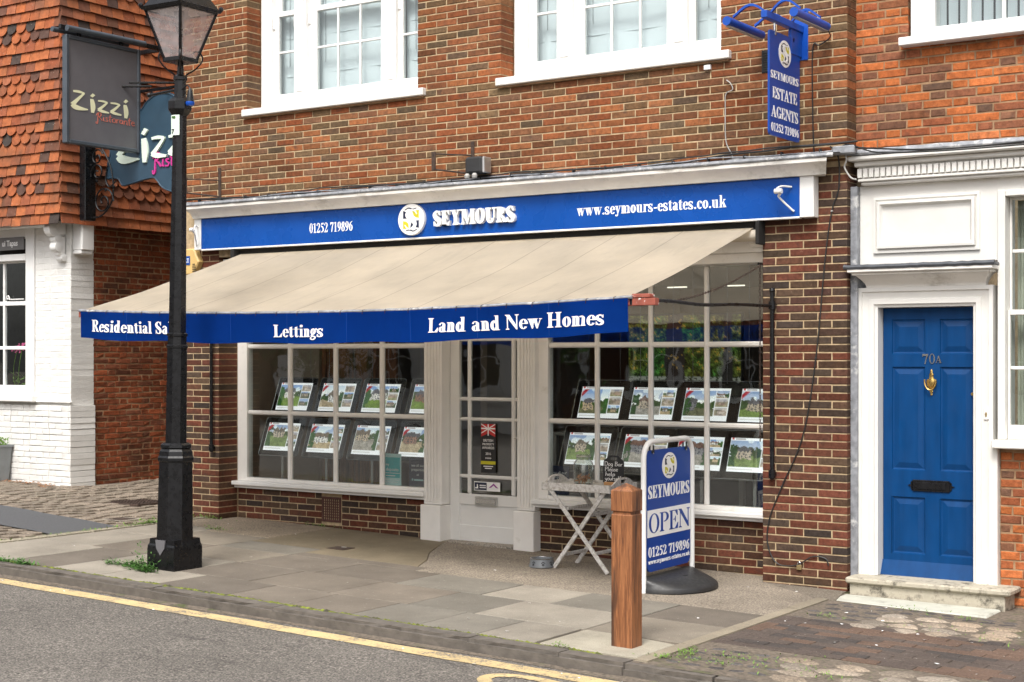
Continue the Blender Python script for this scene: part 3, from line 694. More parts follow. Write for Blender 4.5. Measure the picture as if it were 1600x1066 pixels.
def sash_window(x0):
    """white three-light sash window, opening 2.14 m wide from x0"""
    bm = BM(); y0, y1 = .19, .30
    ringb(bm, x0+.01, x0+2.13, WZ0+.05, WZ1, .145, .09, .06, .12, y0, y1, .004)
    for a, b in ((.47, .625), (1.60, 1.745)):
        box(bm, x0+a, x0+b, y0-.02, y1, WZ0+.05, WZ1-.12, .004)
        box(bm, x0+a+.03, x0+b-.03, y0-.028, y0-.021, WZ0+.20, WZ1-.2, .002)
    win = fin(bm, 'window', 'white_clean', shop)
    bm = BM(); box(bm, x0-.03, x0+2.235, -.055, .20, WZ0-.03, WZ0+.038, .006); box(bm, x0+.0, x0+2.13, .05, .20, WZ0+.0385, WZ0+.055, .004)
    fin(bm, 'sill', 'white', win)
    bm = BM(); box(bm, x0-.02, x0+2.22, -.03, .1, WZ0-.045, WZ0-.031); fin(bm, 'sill_underside', 'mortar_old', win)
    lights = [(.155, .47, [(.235, .445)]), (.625, 1.60, [(.735, .990), (1.010, 1.270), (1.290, 1.535)]), (1.745, 2.04, [(1.805, 2.0)])]
    rows_lo = [(4.335, 4.735), (4.757, 5.10)]; rows_hi = [(5.155, 5.50), (5.52, 5.83)]
    for a, b, cols in lights:
        bm = BM(); g0, g1 = cols[0][0], cols[-1][1]
        ringb(bm, x0+a+.001, x0+b-.001, 4.185, 5.155, g0-a-.001, b-g1-.001, .145, .05, y0+.02, y0+.06, .003)
        fin(bm, 'sash', 'white_clean', win)
        bm = BM(); ringb(bm, x0+a+.001, x0+b-.001, 5.11, 5.86, g0-a-.001, b-g1-.001, .04, .03, y0+.062, y0+.10, .003); fin(bm, 'sash', 'white_clean', win)
        bm = BM(); box(bm, x0+a+.002, x0+a+.035, y0+.005, y0+.06, 4.98, 5.10, .01); box(bm, x0+b-.035, x0+b-.002, y0+.005, y0+.06, 4.98, 5.10, .01); fin(bm, 'sash_horn', 'white_clean', win)
        for rows, yy in ((rows_lo, y0+.03), (rows_hi, y0+.072)):
            bm = BM(); box(bm, x0+g0, x0+g1, yy-.008, yy+.02, rows[0][1], rows[1][0], .004); fin(bm, 'glazing_bar', 'white_clean', win)
            for c0, c1 in zip(cols, cols[1:]):
                bm = BM(); box(bm, x0+c0[1], x0+c1[0], yy-.0105, yy+.018, rows[0][0], rows[1][1], .004); fin(bm, 'glazing_bar', 'white_clean', win)
            panes(win, [(x0+c, x0+d) for c, d in cols], rows, yy+.005, 'glass_up')
    # roller blinds, uneven hems and folds
    for a, b, hem in ((.16, .475, 4.22+rnd.uniform(0, .05)), (.63, 1.6, 4.36 if x0 < -1 else 4.26), (1.75, 2.06, 4.25)):
        bm = BM(); n = 14; m_ = 8; g = [[bm.verts.new((x0+a+(b-a)*i/n, .335+.006*math.sin(i*.9+x0)*(1-j/m_), hem+(5.9-hem)*j/m_)) for j in range(m_+1)] for i in range(n+1)]
        for i in range(n):
            for j in range(m_): bm.faces.new((g[i][j], g[i+1][j], g[i+1][j+1], g[i][j+1]))
        box(bm, x0+a, x0+b, .325, .345, hem-.018, hem-.001, .003)
        for zz in (4.52, 4.90, 5.3): box(bm, x0+a, x0+b, .331, .338, zz, zz+.008)
        o = fin(bm, 'blind', 'blind', win)
        bm = BM(); tube(bm, [(x0+a+.12, .322, 5.9), (x0+a+.12, .322, 4.62)], .003, 5); fin(bm, 'blind_cord', 'lead', win)
    bm = BM(); box(bm, x0-.1, x0+2.2, .6, .62, 3.9, 6.2); fin(bm, 'room_backing', 'interior', win)
sash_window(op[0][0]); sash_window(op[1][0])

# --- cornice above the fascia board, lead flashing
bm = BM()
_pf = [(-.125, 3.109), (-.135, 3.109), (-.142, 3.13), (-.165, 3.165), (-.205, 3.19), (-.232, 3.196), (-.236, 3.222)]
_e = [[bm.verts.new((x+s*(y+.125)*-.45, y, z)) for y, z in _pf+[(-.006, 3.222), (-.006, 3.109)]] for s, x in ((-1, -3.68), (1, 3.085))]
for k in range(len(_pf)+2): bm.faces.new((_e[0][k], _e[1][k], _e[1][(k+1) % 9], _e[0][(k+1) % 9]))
for r_ in _e: bm.faces.new(r_)
fin(bm, 'cornice', 'soffit', shop, True)
bm = BM(); n = 90; A = []
for i in range(n+1):
    x = -3.74+6.93*i/n; q = rnd.uniform(-.004, .004); z = 3.224
    A.append([bm.verts.new(v) for v in ((x, -.242+q, z), (x, -.25+q, z+.012), (x, -.244+q, z+.032), (x, -.05, z+.055+q), (x, -.006, z+.075+q*2))])
for a, b in zip(A, A[1:]):
    for k in range(4): bm.faces.new((a[k], b[k], b[k+1], a[k+1]))
fin(bm, 'lead_flashing', 'lead', shop, True)
bm = BM()
for i in range(50):
    x = -3.7+6.8*i/49; r = rnd.uniform(.01, .03); box(bm, x, x+.15, -.03, -.004, 3.235, 3.262+r, .006)
fin(bm, 'mortar_fillet', 'mortar', shop)

# --- shopfront: white timber
SY = .26
bm = BM()                                   # head beam, frieze
box(bm, -3.45, 2.506, .10, .36, 2.555, 2.655, .004); box(bm, -3.45, 2.506, .16, .36, 2.475, 2.5545, .003); box(bm, -3.45, 2.506, .05, .36, 2.6555, 2.70, .006)
fin(bm, 'shopfront_head', 'white_warm', shop)
bm = BM(); box(bm, 2.36, 2.505, .03, .099, 2.62, 2.655, .004); box(bm, 2.38, 2.505, .05, .099, 2.585, 2.6195, .003); box(bm, 2.40, 2.505, .06, .099, 2.55, 2.5845, .003); fin(bm, 'bracket_block', 'white_warm', shop)
def shop_window(xo0, xo1, cols, wl, wr, sx0, sx1):
    bm = BM(); rows = [(.487, 1.128), (1.172, 1.797), (1.842, 2.472)]
    ringb(bm, xo0, xo1, .455, 2.475, cols[0][0]-xo0, xo1-cols[-1][1], .035, .006, SY, SY+.09, .004)
    w_ = fin(bm, 'shop_window', 'white_warm', shop)
    bm = BM(); box(bm, sx0, sx1, .165, .36, .412, .455, .008); box(bm, sx0+.01, sx1-.005, .20, .36, .385, .4115, .004); fin(bm, 'sill', 'white_clean', w_)
    for r0, r1 in zip(rows, rows[1:]):
        bm = BM(); box(bm, cols[0][0]-.004, cols[-1][1]+.004, SY+.012, SY+.05, r0[1], r1[0], .012); fin(bm, 'glazing_bar', 'white_warm', w_)
    for c0, c1 in zip(cols, cols[1:]):
        bm = BM(); box(bm, c0[1], c1[0], SY+.008, SY+.052, .482, 2.472, .013); fin(bm, 'glazing_bar', 'white_warm', w_)
    panes(w_, cols, rows, SY+.03)
    return w_
shop_window(-3.45, -1.02, [(-3.318, -2.778), (-2.72, -2.182), (-2.128, -1.602), (-1.546, -1.055)], .13, .03, -3.45, -1.0)
shop_window(.212, 2.506, [(.323, .792), (.837, 1.321), (1.366, 1.848), (1.893, 2.40)], .1, .1, .20, 2.504)
# pilasters
def pilaster(x0, x1):
    bm = BM(); n = 5; y = .185
    box(bm, x0, x1, y+.012, .36, .35, 2.47, .003)
    w_ = (x1-x0-.03)/n
    for i in range(n):
        a = x0+.015+w_*i; box(bm, a+.006, a+w_-.006, y, y+.0115, .37, 2.45, .0045)
    g = gz((x0+x1)/2, .2); box(bm, x0-.014, x1+.012, .155, .37, g-.05, .345, .006)
    return fin(bm, 'pilaster', 'white_warm', shop)
pilaster(-1.005, -.80); pilaster(.035, .225)
bm = BM(); box(bm, -.799, .034, .2, .37, 2.30, 2.474, .003); fin(bm, 'door_head', 'white_warm', shop)
# door
DY = .32
bm = BM(); dx0, dx1 = -.795, .142
cols = [(-.690, -.603), (-.563, -.115), (-.070, .020)]
ringb(bm, dx0, dx1, .012, 2.25, cols[0][0]-dx0, dx1-cols[-1][1], .03, .1, DY, DY+.045, .003)
box(bm, cols[0][0]+.0005, cols[-1][1]-.0005, DY+.001, DY+.044, .3555, .455, .003); box(bm, cols[0][0]+.0005, cols[-1][1]-.0005, DY+.001, DY+.044, .0425, .165, .003)
box(bm, cols[0][0]+.0005, cols[-1][1]-.0005, DY+.016, DY+.044, .1655, .355)
door = fin(bm, 'door', 'white_clean', shop)
rows = [(.470, .600), (.632, 1.128), (1.158, 1.312), (1.344, 1.86), (1.89, 2.14)]
for r0, r1 in zip(rows, rows[1:]):
    bm = BM(); box(bm, cols[0][0], cols[-1][1], DY+.006, DY+.040, r0[1], r1[0], .009); fin(bm, 'glazing_bar', 'white_clean', door)
for c0, c1 in zip(cols, cols[1:]):
    bm = BM(); box(bm, c0[1], c1[0], DY+.003, DY+.042, .4555, 2.145, .010); fin(bm, 'glazing_bar', 'white_clean', door)
panes(door, cols, rows, DY+.022)
bm = BM(); box(bm, -.505, -.255, DY-.012, DY-.001, .352, .437, .003); fin(bm, 'letter_plate', 'silver', door)
bm = BM(); box(bm, -.488, -.272, DY-.0185, DY-.0125, .372, .418, .004); fin(bm, 'letter_flap', 'steel', door)
bm = BM(); box(bm, .055, .085, DY-.012, DY-.001, .83, 1.08, .004); cyl(bm, (.07, DY-.012, .99), (.07, DY-.06, .99), .010, 10); tube(bm, [(.07, DY-.055, .99), (.03, DY-.06, .99), (-.035, DY-.058, .985)], .008, 8); fin(bm, 'door_handle', 'silver', door)
bm = BM(); box(bm, .052, .088, DY-.014, DY-.001, 1.46, 1.57, .004); fin(bm, 'door_lock', 'silver', door)
bm = BM(); lathe(bm, [(.016, 0), (.016, .008)], 14); bmesh.ops.transform(bm, matrix=Matrix.Translation((.07, DY-.001, .70)) @ Matrix.Rotation(R(90), 4, 'X'), verts=bm.verts); fin(bm, 'keyhole_cover', 'silver', door)
bm = BM(); box(bm, -.80, .035, .19, .42, gz(-.4, 0)-.06, gz(-.4, 0)+.012, .004); fin(bm, 'threshold', 'screed', shop).color = (.3, .27, .23, 1)
# air brick
bm = BM(); ringb(bm, -2.317, -2.075, .10, .345, .022, .022, .022, .022, .262, .30, .002)
for i in range(1, 8):
    x = -2.295+.198*i/8; box(bm, x-.0045, x+.0045, .266, .29, .122, .323)
for i in range(1, 8):
    z = .122+.201*i/8; box(bm, -2.295, -2.097, .268, .288, z-.0045, z+.0045)
box(bm, -2.317, -2.075, .292, .31, .10, .345); fin(bm, 'air_brick', 'terracotta', shop)
bm = BM(); box(bm, 2.50, 2.57, -.012, .01, 3.955, 4.135, .002)
for i in range(9): box(bm, 2.508, 2.562, -.018, -.0125, 3.965+i*.018, 3.975+i*.018)
fin(bm, 'wall_vent', 'black_matt', shop)
# interior
LTS = ((-1.13, 5.2, .25), (-.33, 5.2, .21), (.42, 5.2, .3), (2.12, .62, .16), (-2.9, 4.0, .3))
bm = BM(); box(bm, -3.44, 2.5, .4, 6.2, .18, .20); fin(bm, 'shop_floor', 'floor_in', shop)
bm = BM(); box(bm, -3.44, 2.5, .37, 6.2, 2.56, 2.60); fin(bm, 'shop_ceiling', 'ceiling_in', shop)
bm = BM(); box(bm, -3.45, -3.40, .37, 5.85, .2, 2.56); box(bm, 2.50, 2.55, .37, 5.85, .2, 2.56); box(bm, -3.4, 2.5, 5.8, 5.85, .2, 2.56); box(bm, -1.35, -1.27, 1.6, 5.8, .2, 2.56)
box(bm, -3.4, -2.95, .95, 1.02, .2, 2.2)
fin(bm, 'interior_wall', 'interior', shop)
bm = BM(); rr = random.Random(3)  # added dark planks imitate tree trunks reflected in the left window glass
for i in range(16):
    x = -2.93+i*.062; box(bm, x, x+.058, .97+rr.uniform(-.01, .01), 1.0, .2, 2.1, .004)
fin(bm, 'trunk_reflection_planks', 'wood', shop)
bm = BM(); box(bm, -3.4, 2.5, .38, .50, .2, .41); fin(bm, 'window_ledge', 'interior', shop)
for x, y, l_ in LTS:
    bm = BM(); box(bm, x, x+l_, y, y+.035, 2.545, 2.559); fin(bm, 'ceiling_light', 'strip', shop)
# things standing in the shop
def desk(x, y, lab):
    t = thing('desk', lab, 'desk', (x, y, .2)); bm = BM(); box(bm, -.6, .6, -.35, .35, .72, .75, .004); fin(bm, 'desk_top', 'white_warm', t)
    for sx in (-.55, .55):
        for sy in (-.3, .3):
            bm = BM(); box(bm, sx-.025, sx+.025, sy-.025, sy+.025, 0, .72); fin(bm, 'leg', 'white_warm', t)
    bm = BM(); box(bm, -.25, .25, .02, .05, .80, 1.12, .004); box(bm, -.04, .04, .03, .06, .75, .80); fin(bm, 'monitor', 'black_matt', t)
desk(-.15, 2.3, 'pale office desk with a dark monitor seen through the glazed shop door')
desk(1.5, 3.2, 'pale office desk with a dark monitor deep inside behind the right shop window')

def img(nm, w_, h_, fn, f, mat, parent, seed=0):
    """a flat print: grid of points coloured by fn -> array (h, w, 3)"""
    A = fn(w_, h_, seed); V = []; F = []
    for j in range(h_):
        for i in range(w_): V.append(f(i/(w_-1), 1-j/(h_-1)))
    for j in range(h_-1):
        for i in range(w_-1): F.append((j*w_+i, j*w_+i+1, (j+1)*w_+i+1, (j+1)*w_+i))
    me = bpy.data.meshes.new(nm); me.from_pydata(V, [], F); ca = me.color_attributes.new('print', 'FLOAT_COLOR', 'POINT')
    c = np.ones((h_*w_, 4), dtype=np.float32); c[:, :3] = np.clip(A.reshape(-1, 3), 0, 1); ca.data.foreach_set('color', c.ravel())
    return link(nm, me, mat, parent)
def vnoise(h, w_, cell, rs):
    a = rs.rand(h//cell+3, w_//cell+3); y = np.arange(h)/cell; x = np.arange(w_)/cell; yi, xi = y.astype(int), x.astype(int); fy, fx = (y-yi)[:, None], (x-xi)[None]
    fy, fx = fy*fy*(3-2*fy), fx*fx*(3-2*fx)
    return (a[yi][:, xi]*(1-fx)+a[yi][:, xi+1]*fx)*(1-fy)+(a[yi+1][:, xi]*(1-fx)+a[yi+1][:, xi+1]*fx)*fy
def photo(h, w_, rs, kind):
    H, W = np.mgrid[0:h, 0:w_]; v, u = H/h, W/w_; dv = (vnoise(h, w_, 4, rs)-.5)*.10; du = (vnoise(h, w_, 4, rs)-.5)*.10; v = v+dv; u = u+du; per_ = rs.uniform(.2, .42); rh = rs.uniform(.12, .40); n1 = vnoise(h, w_, 5, rs)*.6+vnoise(h, w_, 2, rs)*.4; n2 = vnoise(h, w_, 9, rs)
    G_ = .72+.56*rs.rand(h, w_); A = np.zeros((h, w_, 3)); hz = .45+rs.uniform(-.13, .15)
    sky_ = np.stack([.22+.5*v*1.6, .38+.4*v*1.4, .66+.1*v], -1); cl = (n2 > .55)[..., None]*.35; A[:] = np.clip(sky_+cl*np.array([1, .9, .4]), 0, .95)
    gr = np.array({'g': (.20, .30, .035), 's': (.46, .35, .19), 'd': (.17, .17, .09), 'r': (.36, .32, .26)}[kind[0]])
    m = v > hz+.12; A[m] = gr*(.65+.7*n1[m])[:, None]
    t = (v > hz-.14+.22*(n2-.5)) & (v <= hz+.16) & (n1 > .22); A[t] = (np.array((.045, .085, .02))*(.5+1.6*n1[t])[:, None])
    hx0 = rs.uniform(-.05, .38); hx1 = hx0+rs.uniform(.35, .75); wall = np.array({'w': (.74, .70, .64), 'b': (.36, .18, .11), 't': (.52, .40, .26), 'k': (.27, .25, .26)}[kind[1]]); roof = np.array([(.24, .12, .08), (.15, .14, .15), (.20, .15, .10)][rs.randint(3)])
    q = (u > hx0) & (u < hx1) & (v > hz-.06) & (v < hz+.24); A[q] = wall*(.8+.4*n1[q])[:, None]
    rz = (v > hz-.28+abs(((u-hx0) % per_)/per_-.5)*rh) & (v <= hz-.05) & (u > hx0-.02) & (u < hx1+.02); A[rz] = roof*(.7+.6*n1[rz])[:, None]
    wn = q & ((((u-hx0)*9) % 1) > .5) & ((((v-hz)*11) % 1) > .45); A[wn] = (.07, .08, .10)
    s = (u < .2) & (v > hz-.3) & (n1 > .3) & (kind[2] == 'l'); A[s] = np.array((.03, .09, .02))*(.5+1.8*n1[s])[:, None]
    s = (u > .82) & (v > hz-.25) & (n1 > .3) & (kind[2] == 'r'); A[s] = np.array((.03, .09, .02))*(.5+1.8*n1[s])[:, None]
    g_ = A.mean(-1, keepdims=True); A = g_+(A-g_)*rs.uniform(.55, 1.0); low = v > hz-.25; A[low] *= G_[low][:, None]
    return A
def prop_card(w_, h_, seed):
    rs = np.random.RandomState(seed*7+5); A = np.full((h_, w_, 3), .90); K = ['ghl', 'swr', 'gwl', 'gbr', 'gtl', 'swl', 'rtr', 'sbr', 'dtr', 'rtl', 'dkl', 'gtr', 'gtr', 'rkl', 'rkr', 'gtl']
    kind = {'ghl': 'gwl'}.get(K[seed % 16], K[seed % 16]); t0, t1 = int(h_*.09), int(h_*.86); a, b = int(w_*.03), int(w_*.69)
    A[t0:t1, a:b] = photo(t1-t0, b-a, rs, kind)
    n = 3; hh = (t1-t0)/n
    for i in range(n):
        y0, y1 = int(t0+hh*i), int(t0+hh*(i+1))-1; x0, x1 = int(w_*.71), int(w_*.97)
        k2 = rs.choice(['rtl', 'swr', 'gbr', 'rwl', 'dtr']); B = photo(y1-y0, x1-x0, rs, k2)
        if rs.rand() < .6: B = B*.35+np.array((.5, .40, .32))*(.4+vnoise(y1-y0, x1-x0, 3, rs))[..., None]*.65
        A[y0:y1, x0:x1] = B
    A[int(h_*.03):int(h_*.07), int(w_*.12):int(w_*.33)] = (.45, .42, .42); A[int(h_*.02):int(h_*.08), int(w_*.04):int(w_*.08)] = (.55, .08, .08)
    A[int(h_*.91):int(h_*.94), int(w_*.05):int(w_*.55)] = (.70, .69, .68)
    if seed % 3: 
        yy, xx = np.mgrid[0:h_, 0:w_]; s = (yy-t0)+(xx-a); q = (s > 3) & (s < 11) & (yy >= t0) & (xx >= a); A[q] = (.42, .03, .05)
    return A**1.15
DISP = [(-3.197, 'T', 'L'), (-2.623, 'T', 'L'), (-2.059, 'T', 'L'), (-1.456, 'T', 'L'), (-3.23, 'B', 'L'), (-2.645, 'B', 'L'), (-2.06, 'B', 'L'), (-1.475, 'B', 'L'),
        (.446, 'T', 'R'), (.976, 'T', 'R'), (1.492, 'T', 'R'), (2.022, 'T', 'R'), (.405, 'B', 'R'), (.979, 'B', 'R'), (1.504, 'B', 'R'), (1.99, 'B', 'R')]
DLAB = ['grey barn style house photo, first of the upper row in the left shop window', 'sandy drive and pale house photo, second of the upper row in the left window', 'green lawn and brown house photo, third of the upper row in the left window', 'lawn and cottage photo, upper row of the left window beside the door pilaster',
        'bright green garden photo, leftmost of the lower row in the left window', 'white house above sandy drive, second of the lower row in the left window', 'old stone terrace photo, third of the lower row in the left window', 'red roofed house photo right above the teal and navy window cards',
        'stone manor photo at the upper left of the right window, nearest the door', 'gabled stone house photo, second of the upper row in the right window', 'slate roofed house photo, third of the upper row in the right window', 'green meadow photo, upper row of the right window against the brick pier',
        'lawn and long house photo right above the glass biscuit jar', 'blue sky house photo between the chalkboard and the open sign', 'grey house photo partly hidden by the swing sign in the right window', 'sunny meadow photo low in the right window beside the brick pier']
for i, (x, rw, sd_) in enumerate(DISP):
    t = thing('display_panel', 'lit '+DLAB[i], 'display panel', (x, .55 if rw == 'T' else .40, 1.172 if rw == 'T' else .765), 0, 'lit property displays hanging in the shop windows')
    tl = math.tan(R(21)); W2, Hh = .425, .275
    f = lambda a, b, tl=tl: (a*W2, b*Hh*tl, b*Hh)
    bm = BM(); m0 = .048 if sd_ == 'L' else .055; rim = 'panel_black'
    plate(bm, rrect(-m0, W2+m0, -m0, Hh+m0, .025), .012, lambda a, b, d, tl=tl: (a, b*tl+.004+d, b)); fin(bm, 'panel_frame', rim, t)
    bm = BM(); o = rrect(-m0-.006, W2+m0+.006, -m0-.006, Hh+m0+.006, .028, 5); tube(bm, [(a, b*tl+.008, b) for a, b in o], .004, 5, True); fin(bm, 'panel_edge', 'tube_clear', t)
    img('property_print', 66, 46, prop_card, f, 'screen', t, i)
    if rw == 'B':
        bm = BM(); box(bm, W2*.55, W2*.55+.028, .02, .03, -.56, -.055, .002); fin(bm, 'support_rod', 'tube_clear', t)
    else:
        bm = BM()
        for a in (.05, W2-.05): tube(bm, [(a, Hh*tl+.02, Hh+.04), (a, Hh*tl+.02, 1.38)], .002, 5)
        fin(bm, 'hanging_wire', 'lead', t)
def mural(w_, h_, s):
    rs = np.random.RandomState(4); yy, xx = np.mgrid[0:h_, 0:w_]; v, u = yy/h_, xx/w_; n1 = rs.rand(h_, w_)*.45+vnoise(h_, w_, 3, rs)*.55; n2 = vnoise(h_, w_, 14, rs)
    A = np.zeros((h_, w_, 3)); A[:] = np.stack([.05+.34*n1*n2, .07+.22*n1, .010+.04*n1], -1)*(.04+2.1*n1[..., None]**2.6)
    lo = v > .70; A[lo] = (np.array((.42, .45, .12))*(.4+.9*n2[lo])[:, None]); A[(v > .62) & (v < .70) & (n1 > .4)] = (.34, .36, .30)
    for c, w2 in ((.42, .085), (.88, .04)):
        m = abs(u-c-.03*(n2-.5)) < w2*(.8+.4*v); A[m] = np.array((.025, .022, .02))*(.6+n1[m])[:, None]
    m = (v > .8) & (n1 > .45); A[m] = (.03, .06, .015)
    A[(n1 > .82) & (v < .55)] = (.55, .33, .05); return A
t = thing('wall_picture', 'large woodland picture with tree trunks on the wall inside the right shop window', 'picture', (-.1, 2.45, 1.15))
img('picture_print', 110, 90, mural, lambda a, b: (a*1.25, 0, b*.98), 'mural', t)
bm = BM(); box(bm, -.02, 1.27, .005, .03, -.02, 1.0); fin(bm, 'picture_frame', 'black_matt', t)
# window cards and stickers
def card(name, lab, cat, x0, x1, z0, z1, y=.345, mat='teal_pale'):
    t = thing(name, lab, cat, (x0, y, z0)); bm = BM(); box(bm, 0, x1-x0, 0, .003, 0, z1-z0); fin(bm, 'card', mat, t); return t
t = card('window_card', 'teal and pale deposits card at the foot of the left shop window', 'window card', -1.60, -1.39, .49, .79)
bm = BM(); box(bm, .015, .195, -.003, -.001, .07, .265); fin(bm, 'teal_block', 'teal', t)
sans_text('my', .035, 'print_white', t, MY(.045, -.004, .185), align='CENTER'); sans_text('deposits', .046, 'print_white', t, MY(.105, -.004, .135))
bm = BM(); box(bm, .015, .195, -.0045, -.0032, .112, .117); box(bm, .03, .14, -.0045, -.0032, .085, .093); box(bm, .02, .19, -.0018, -.001, .045, .051); box(bm, .02, .17, -.0018, -.001, .025, .031); fin(bm, 'small_print', 'print_white', t)
for x0, lab in ((-1.295, 'navy see all our properties card beside the door in the left shop window'), (.285, 'navy see all our properties card low in the right window behind the folding table')):
    t = card('window_card', lab, 'window card', x0, x0+.205, .492, .75, mat='blue_navy')
    for k, (s_, z) in enumerate((('see all our', .185), ('properties', .145), ('at', .10))): sans_text(s_, .036, 'print_white', t, MY(.105, -.002, z))
    bm = BM(); plate(bm, ellipse(.04, .062, .009, .011, 14), .001, FY(-.0015)); box(bm, .06, .17, -.002, -.001, .052, .066); fin(bm, 'small_print', 'teal_pale', t)
t = card('door_sticker', 'tall black property award sticker with a red flag top on the shop door', 'sticker', -.447, -.283, .655, 1.105, DY+.006, 'black_print')
bm = BM(); plate(bm, [(.004, .447), (.16, .447), (.16, .33), (.082, .362), (.004, .33)], .001, FY(-.0018)); fin(bm, 'flag_block', 'red_print', t)
bm = BM()
for a, b, c, d in ((.004, .40, .16, .412), (.076, .34, .088, .447)): box(bm, a, c, -.0032, -.002, b, d)
for s_ in (1, -1):
    plate(bm, [(.004, .405+s_*.042-.006), (.16, .405-s_*.042-.006), (.16, .405-s_*.042+.004), (.004, .405+s_*.042+.004)], .0008, FY(-.0034))
fin(bm, 'flag_cross', 'print_white', t)
for s_, z, q in (('BRITISH', .285, .034), ('PROPERTY', .252, .029), ('AWARDS', .218, .034), ('2016', .165, .032), ('*****', .118, .034)): sans_text(s_, q, 'print_white', t, MY(.082, -.002, z), sx=.95)
bm = BM(); box(bm, .0, .164, -.003, -.001, .078, .108); fin(bm, 'yellow_band', 'yellow_print', t)
bm = BM(); box(bm, .03, .135, -.003, -.001, .056, .064); box(bm, .045, .12, -.003, -.001, .038, .046); fin(bm, 'small_print', 'print_white', t)
t = card('door_sticker', 'small white strip of two trade logos at the bottom of the door glass', 'sticker', -.525, -.235, .488, .572, DY+.006, 'print_white')
bm = BM(); box(bm, .008, .142, -.003, -.001, .008, .076); fin(bm, 'navy_block', 'blue_navy', t)
bm = BM(); plate(bm, [(.016, .02), (.05, .02), (.045, .06), (.034, .06), (.034, .032), (.016, .032)], .001, FY(-.0042)); box(bm, .065, .135, -.0042, -.0032, .045, .055); box(bm, .065, .135, -.0042, -.0032, .026, .036); fin(bm, 'trade_mark', 'print_white', t)
bm = BM(); plate(bm, [(.165, .03), (.218, .072), (.272, .03), (.245, .034), (.218, .055), (.192, .034)], .001, FY(-.002)); fin(bm, 'trade_mark', 'purple', t)
# ================================================================== fascia sign
fs = thing('fascia_sign', 'long royal blue fascia board with white lettering above the beige awning', 'shop sign', (0, 0, 0))
bm = BM(); box(bm, -3.595, 2.863, -.105, -.01, 2.80, 3.105, .002); fin(bm, 'sign_board', 'blue', fs)
bm = BM(); box(bm, -3.69, -3.5955, -.112, -.01, 2.795, 3.108, .004); box(bm, 2.8635, 2.978, -.112, -.01, 2.79, 3.108, .004); box(bm, -3.595, 2.863, -.112, -.06, 2.784, 2.7995, .003); fin(bm, 'sign_frame', 'white_clean', fs)
FS = FY(-.105)
text('01252 719896', FS, -2.149, -1.609, 2.897, .092, 'print_white', fs)
text('www.seymours-estates.co.uk', FS, .849, 2.238, 2.905, .098, 'print_white', fs)
text('SEYMOURS', FS, -.643, .237, 2.889, .135, 'white_clean', fs, thick=.035, per='letter', T=.24, t=.085)
bm = BM(); plate(bm, ellipse(-.896, 2.962, .150, .143), .03, lambda x, y, d: (x, -.137+d, y)); fin(bm, 'logo_backing', 'white_clean', fs)
logo(FY(-.137), -.896, 2.962, .146, .139, fs)
for x in (2.80, -3.64):
    bm = BM(); s = 1 if x > 0 else -.7
    tube(bm, catmull([(x, -.115, 3.03), (x-.06*s, -.19, 3.03), (x-.09*s, -.22, 2.99), (x-.05*s, -.21, 2.97), (x-.07*s, -.20, 2.95), (x+.0, -.13, 2.86), (x+.02*s, -.115, 2.84)], 5), .008, 6)
    cyl(bm, (x-.09*s, -.23, 2.99), (x-.03*s, -.23, 2.99), .02, 10); fin(bm, 'lamp_arm', 'white_clean', fs, True)

# ================================================================== awning
aw = thing('awning', 'beige canvas awning with blue lettered valance over the shopfront', 'awning', (0, 0, 0))
AX0, AX1 = -3.09, 2.455
sag = lambda x: .058*(1-((x+.32)/2.78)**2)
def cloth(a, b):            # a along 0..1, b down 0..1
    x = AX0+(AX1-AX0)*a; y = -.06-1.99*b; zt = 2.735; zf = 2.125-sag(x)
    z = zt+(zf-zt)*b-.035*math.sin(math.pi*b)*(.6+.4*math.sin(a*math.pi))
    ph = (a*9) % 1; z -= .008*math.sin(ph*math.pi)*math.sin(math.pi*b)*1.5
    z += .016*math.sin(a*23+b*7+math.sin(a*9)*2)*b*(1-b)+.007*math.sin(a*61-b*11)*b*(1-b)-.012*abs(math.sin(a*9*math.pi))*b**3
    return x, y, z
bm = BM(); nu, nv = 108, 20
g = [[bm.verts.new(cloth(i/nu, j/nv)) for j in range(nv+1)] for i in range(nu+1)]
for i in range(nu):
    for j in range(nv): bm.faces.new((g[i][j], g[i+1][j], g[i+1][j+1], g[i][j+1]))
bmesh.ops.solidify(bm, geom=bm.faces[:], thickness=.003)
fin(bm, 'awning_cloth', 'canvas', aw, True)
for k in range(1, 9):
    bm = BM(); A = []
    for j in range(nv+1):
        p = [cloth(k/9+s*.0011, j/nv) for s in (-1, 1)]; A.append([bm.verts.new((q[0], q[1], q[2]+.0022)) for q in p])
    for a, b in zip(A, A[1:]): bm.faces.new((a[0], a[1], b[1], b[0]))
    fin(bm, 'seam', 'canvas_seam', aw)
yv = lambda x, z: -2.062+(.016*math.sin(x*5.1)+.010*math.sin(x*10.3+1)+.004*math.sin(x*23))*(2.13-z)/.25
bm = BM(); A = []
for i in range(141):
    x = AX0+(AX1-AX0)*i/140; r = []
    for j in range(7):
        zz = 2.118-.237*j/6+.007*math.sin(x*5.7+.6)*(j/6); r.append(bm.verts.new((x, yv(x, zz), zz-sag(x))))
    A.append(r)
for a, b in zip(A, A[1:]):
    for j in range(6): bm.faces.new((a[j], b[j], b[j+1], a[j+1]))
bmesh.ops.solidify(bm, geom=bm.faces[:], thickness=.003)
fin(bm, 'valance', 'canvas_blue', aw, True)
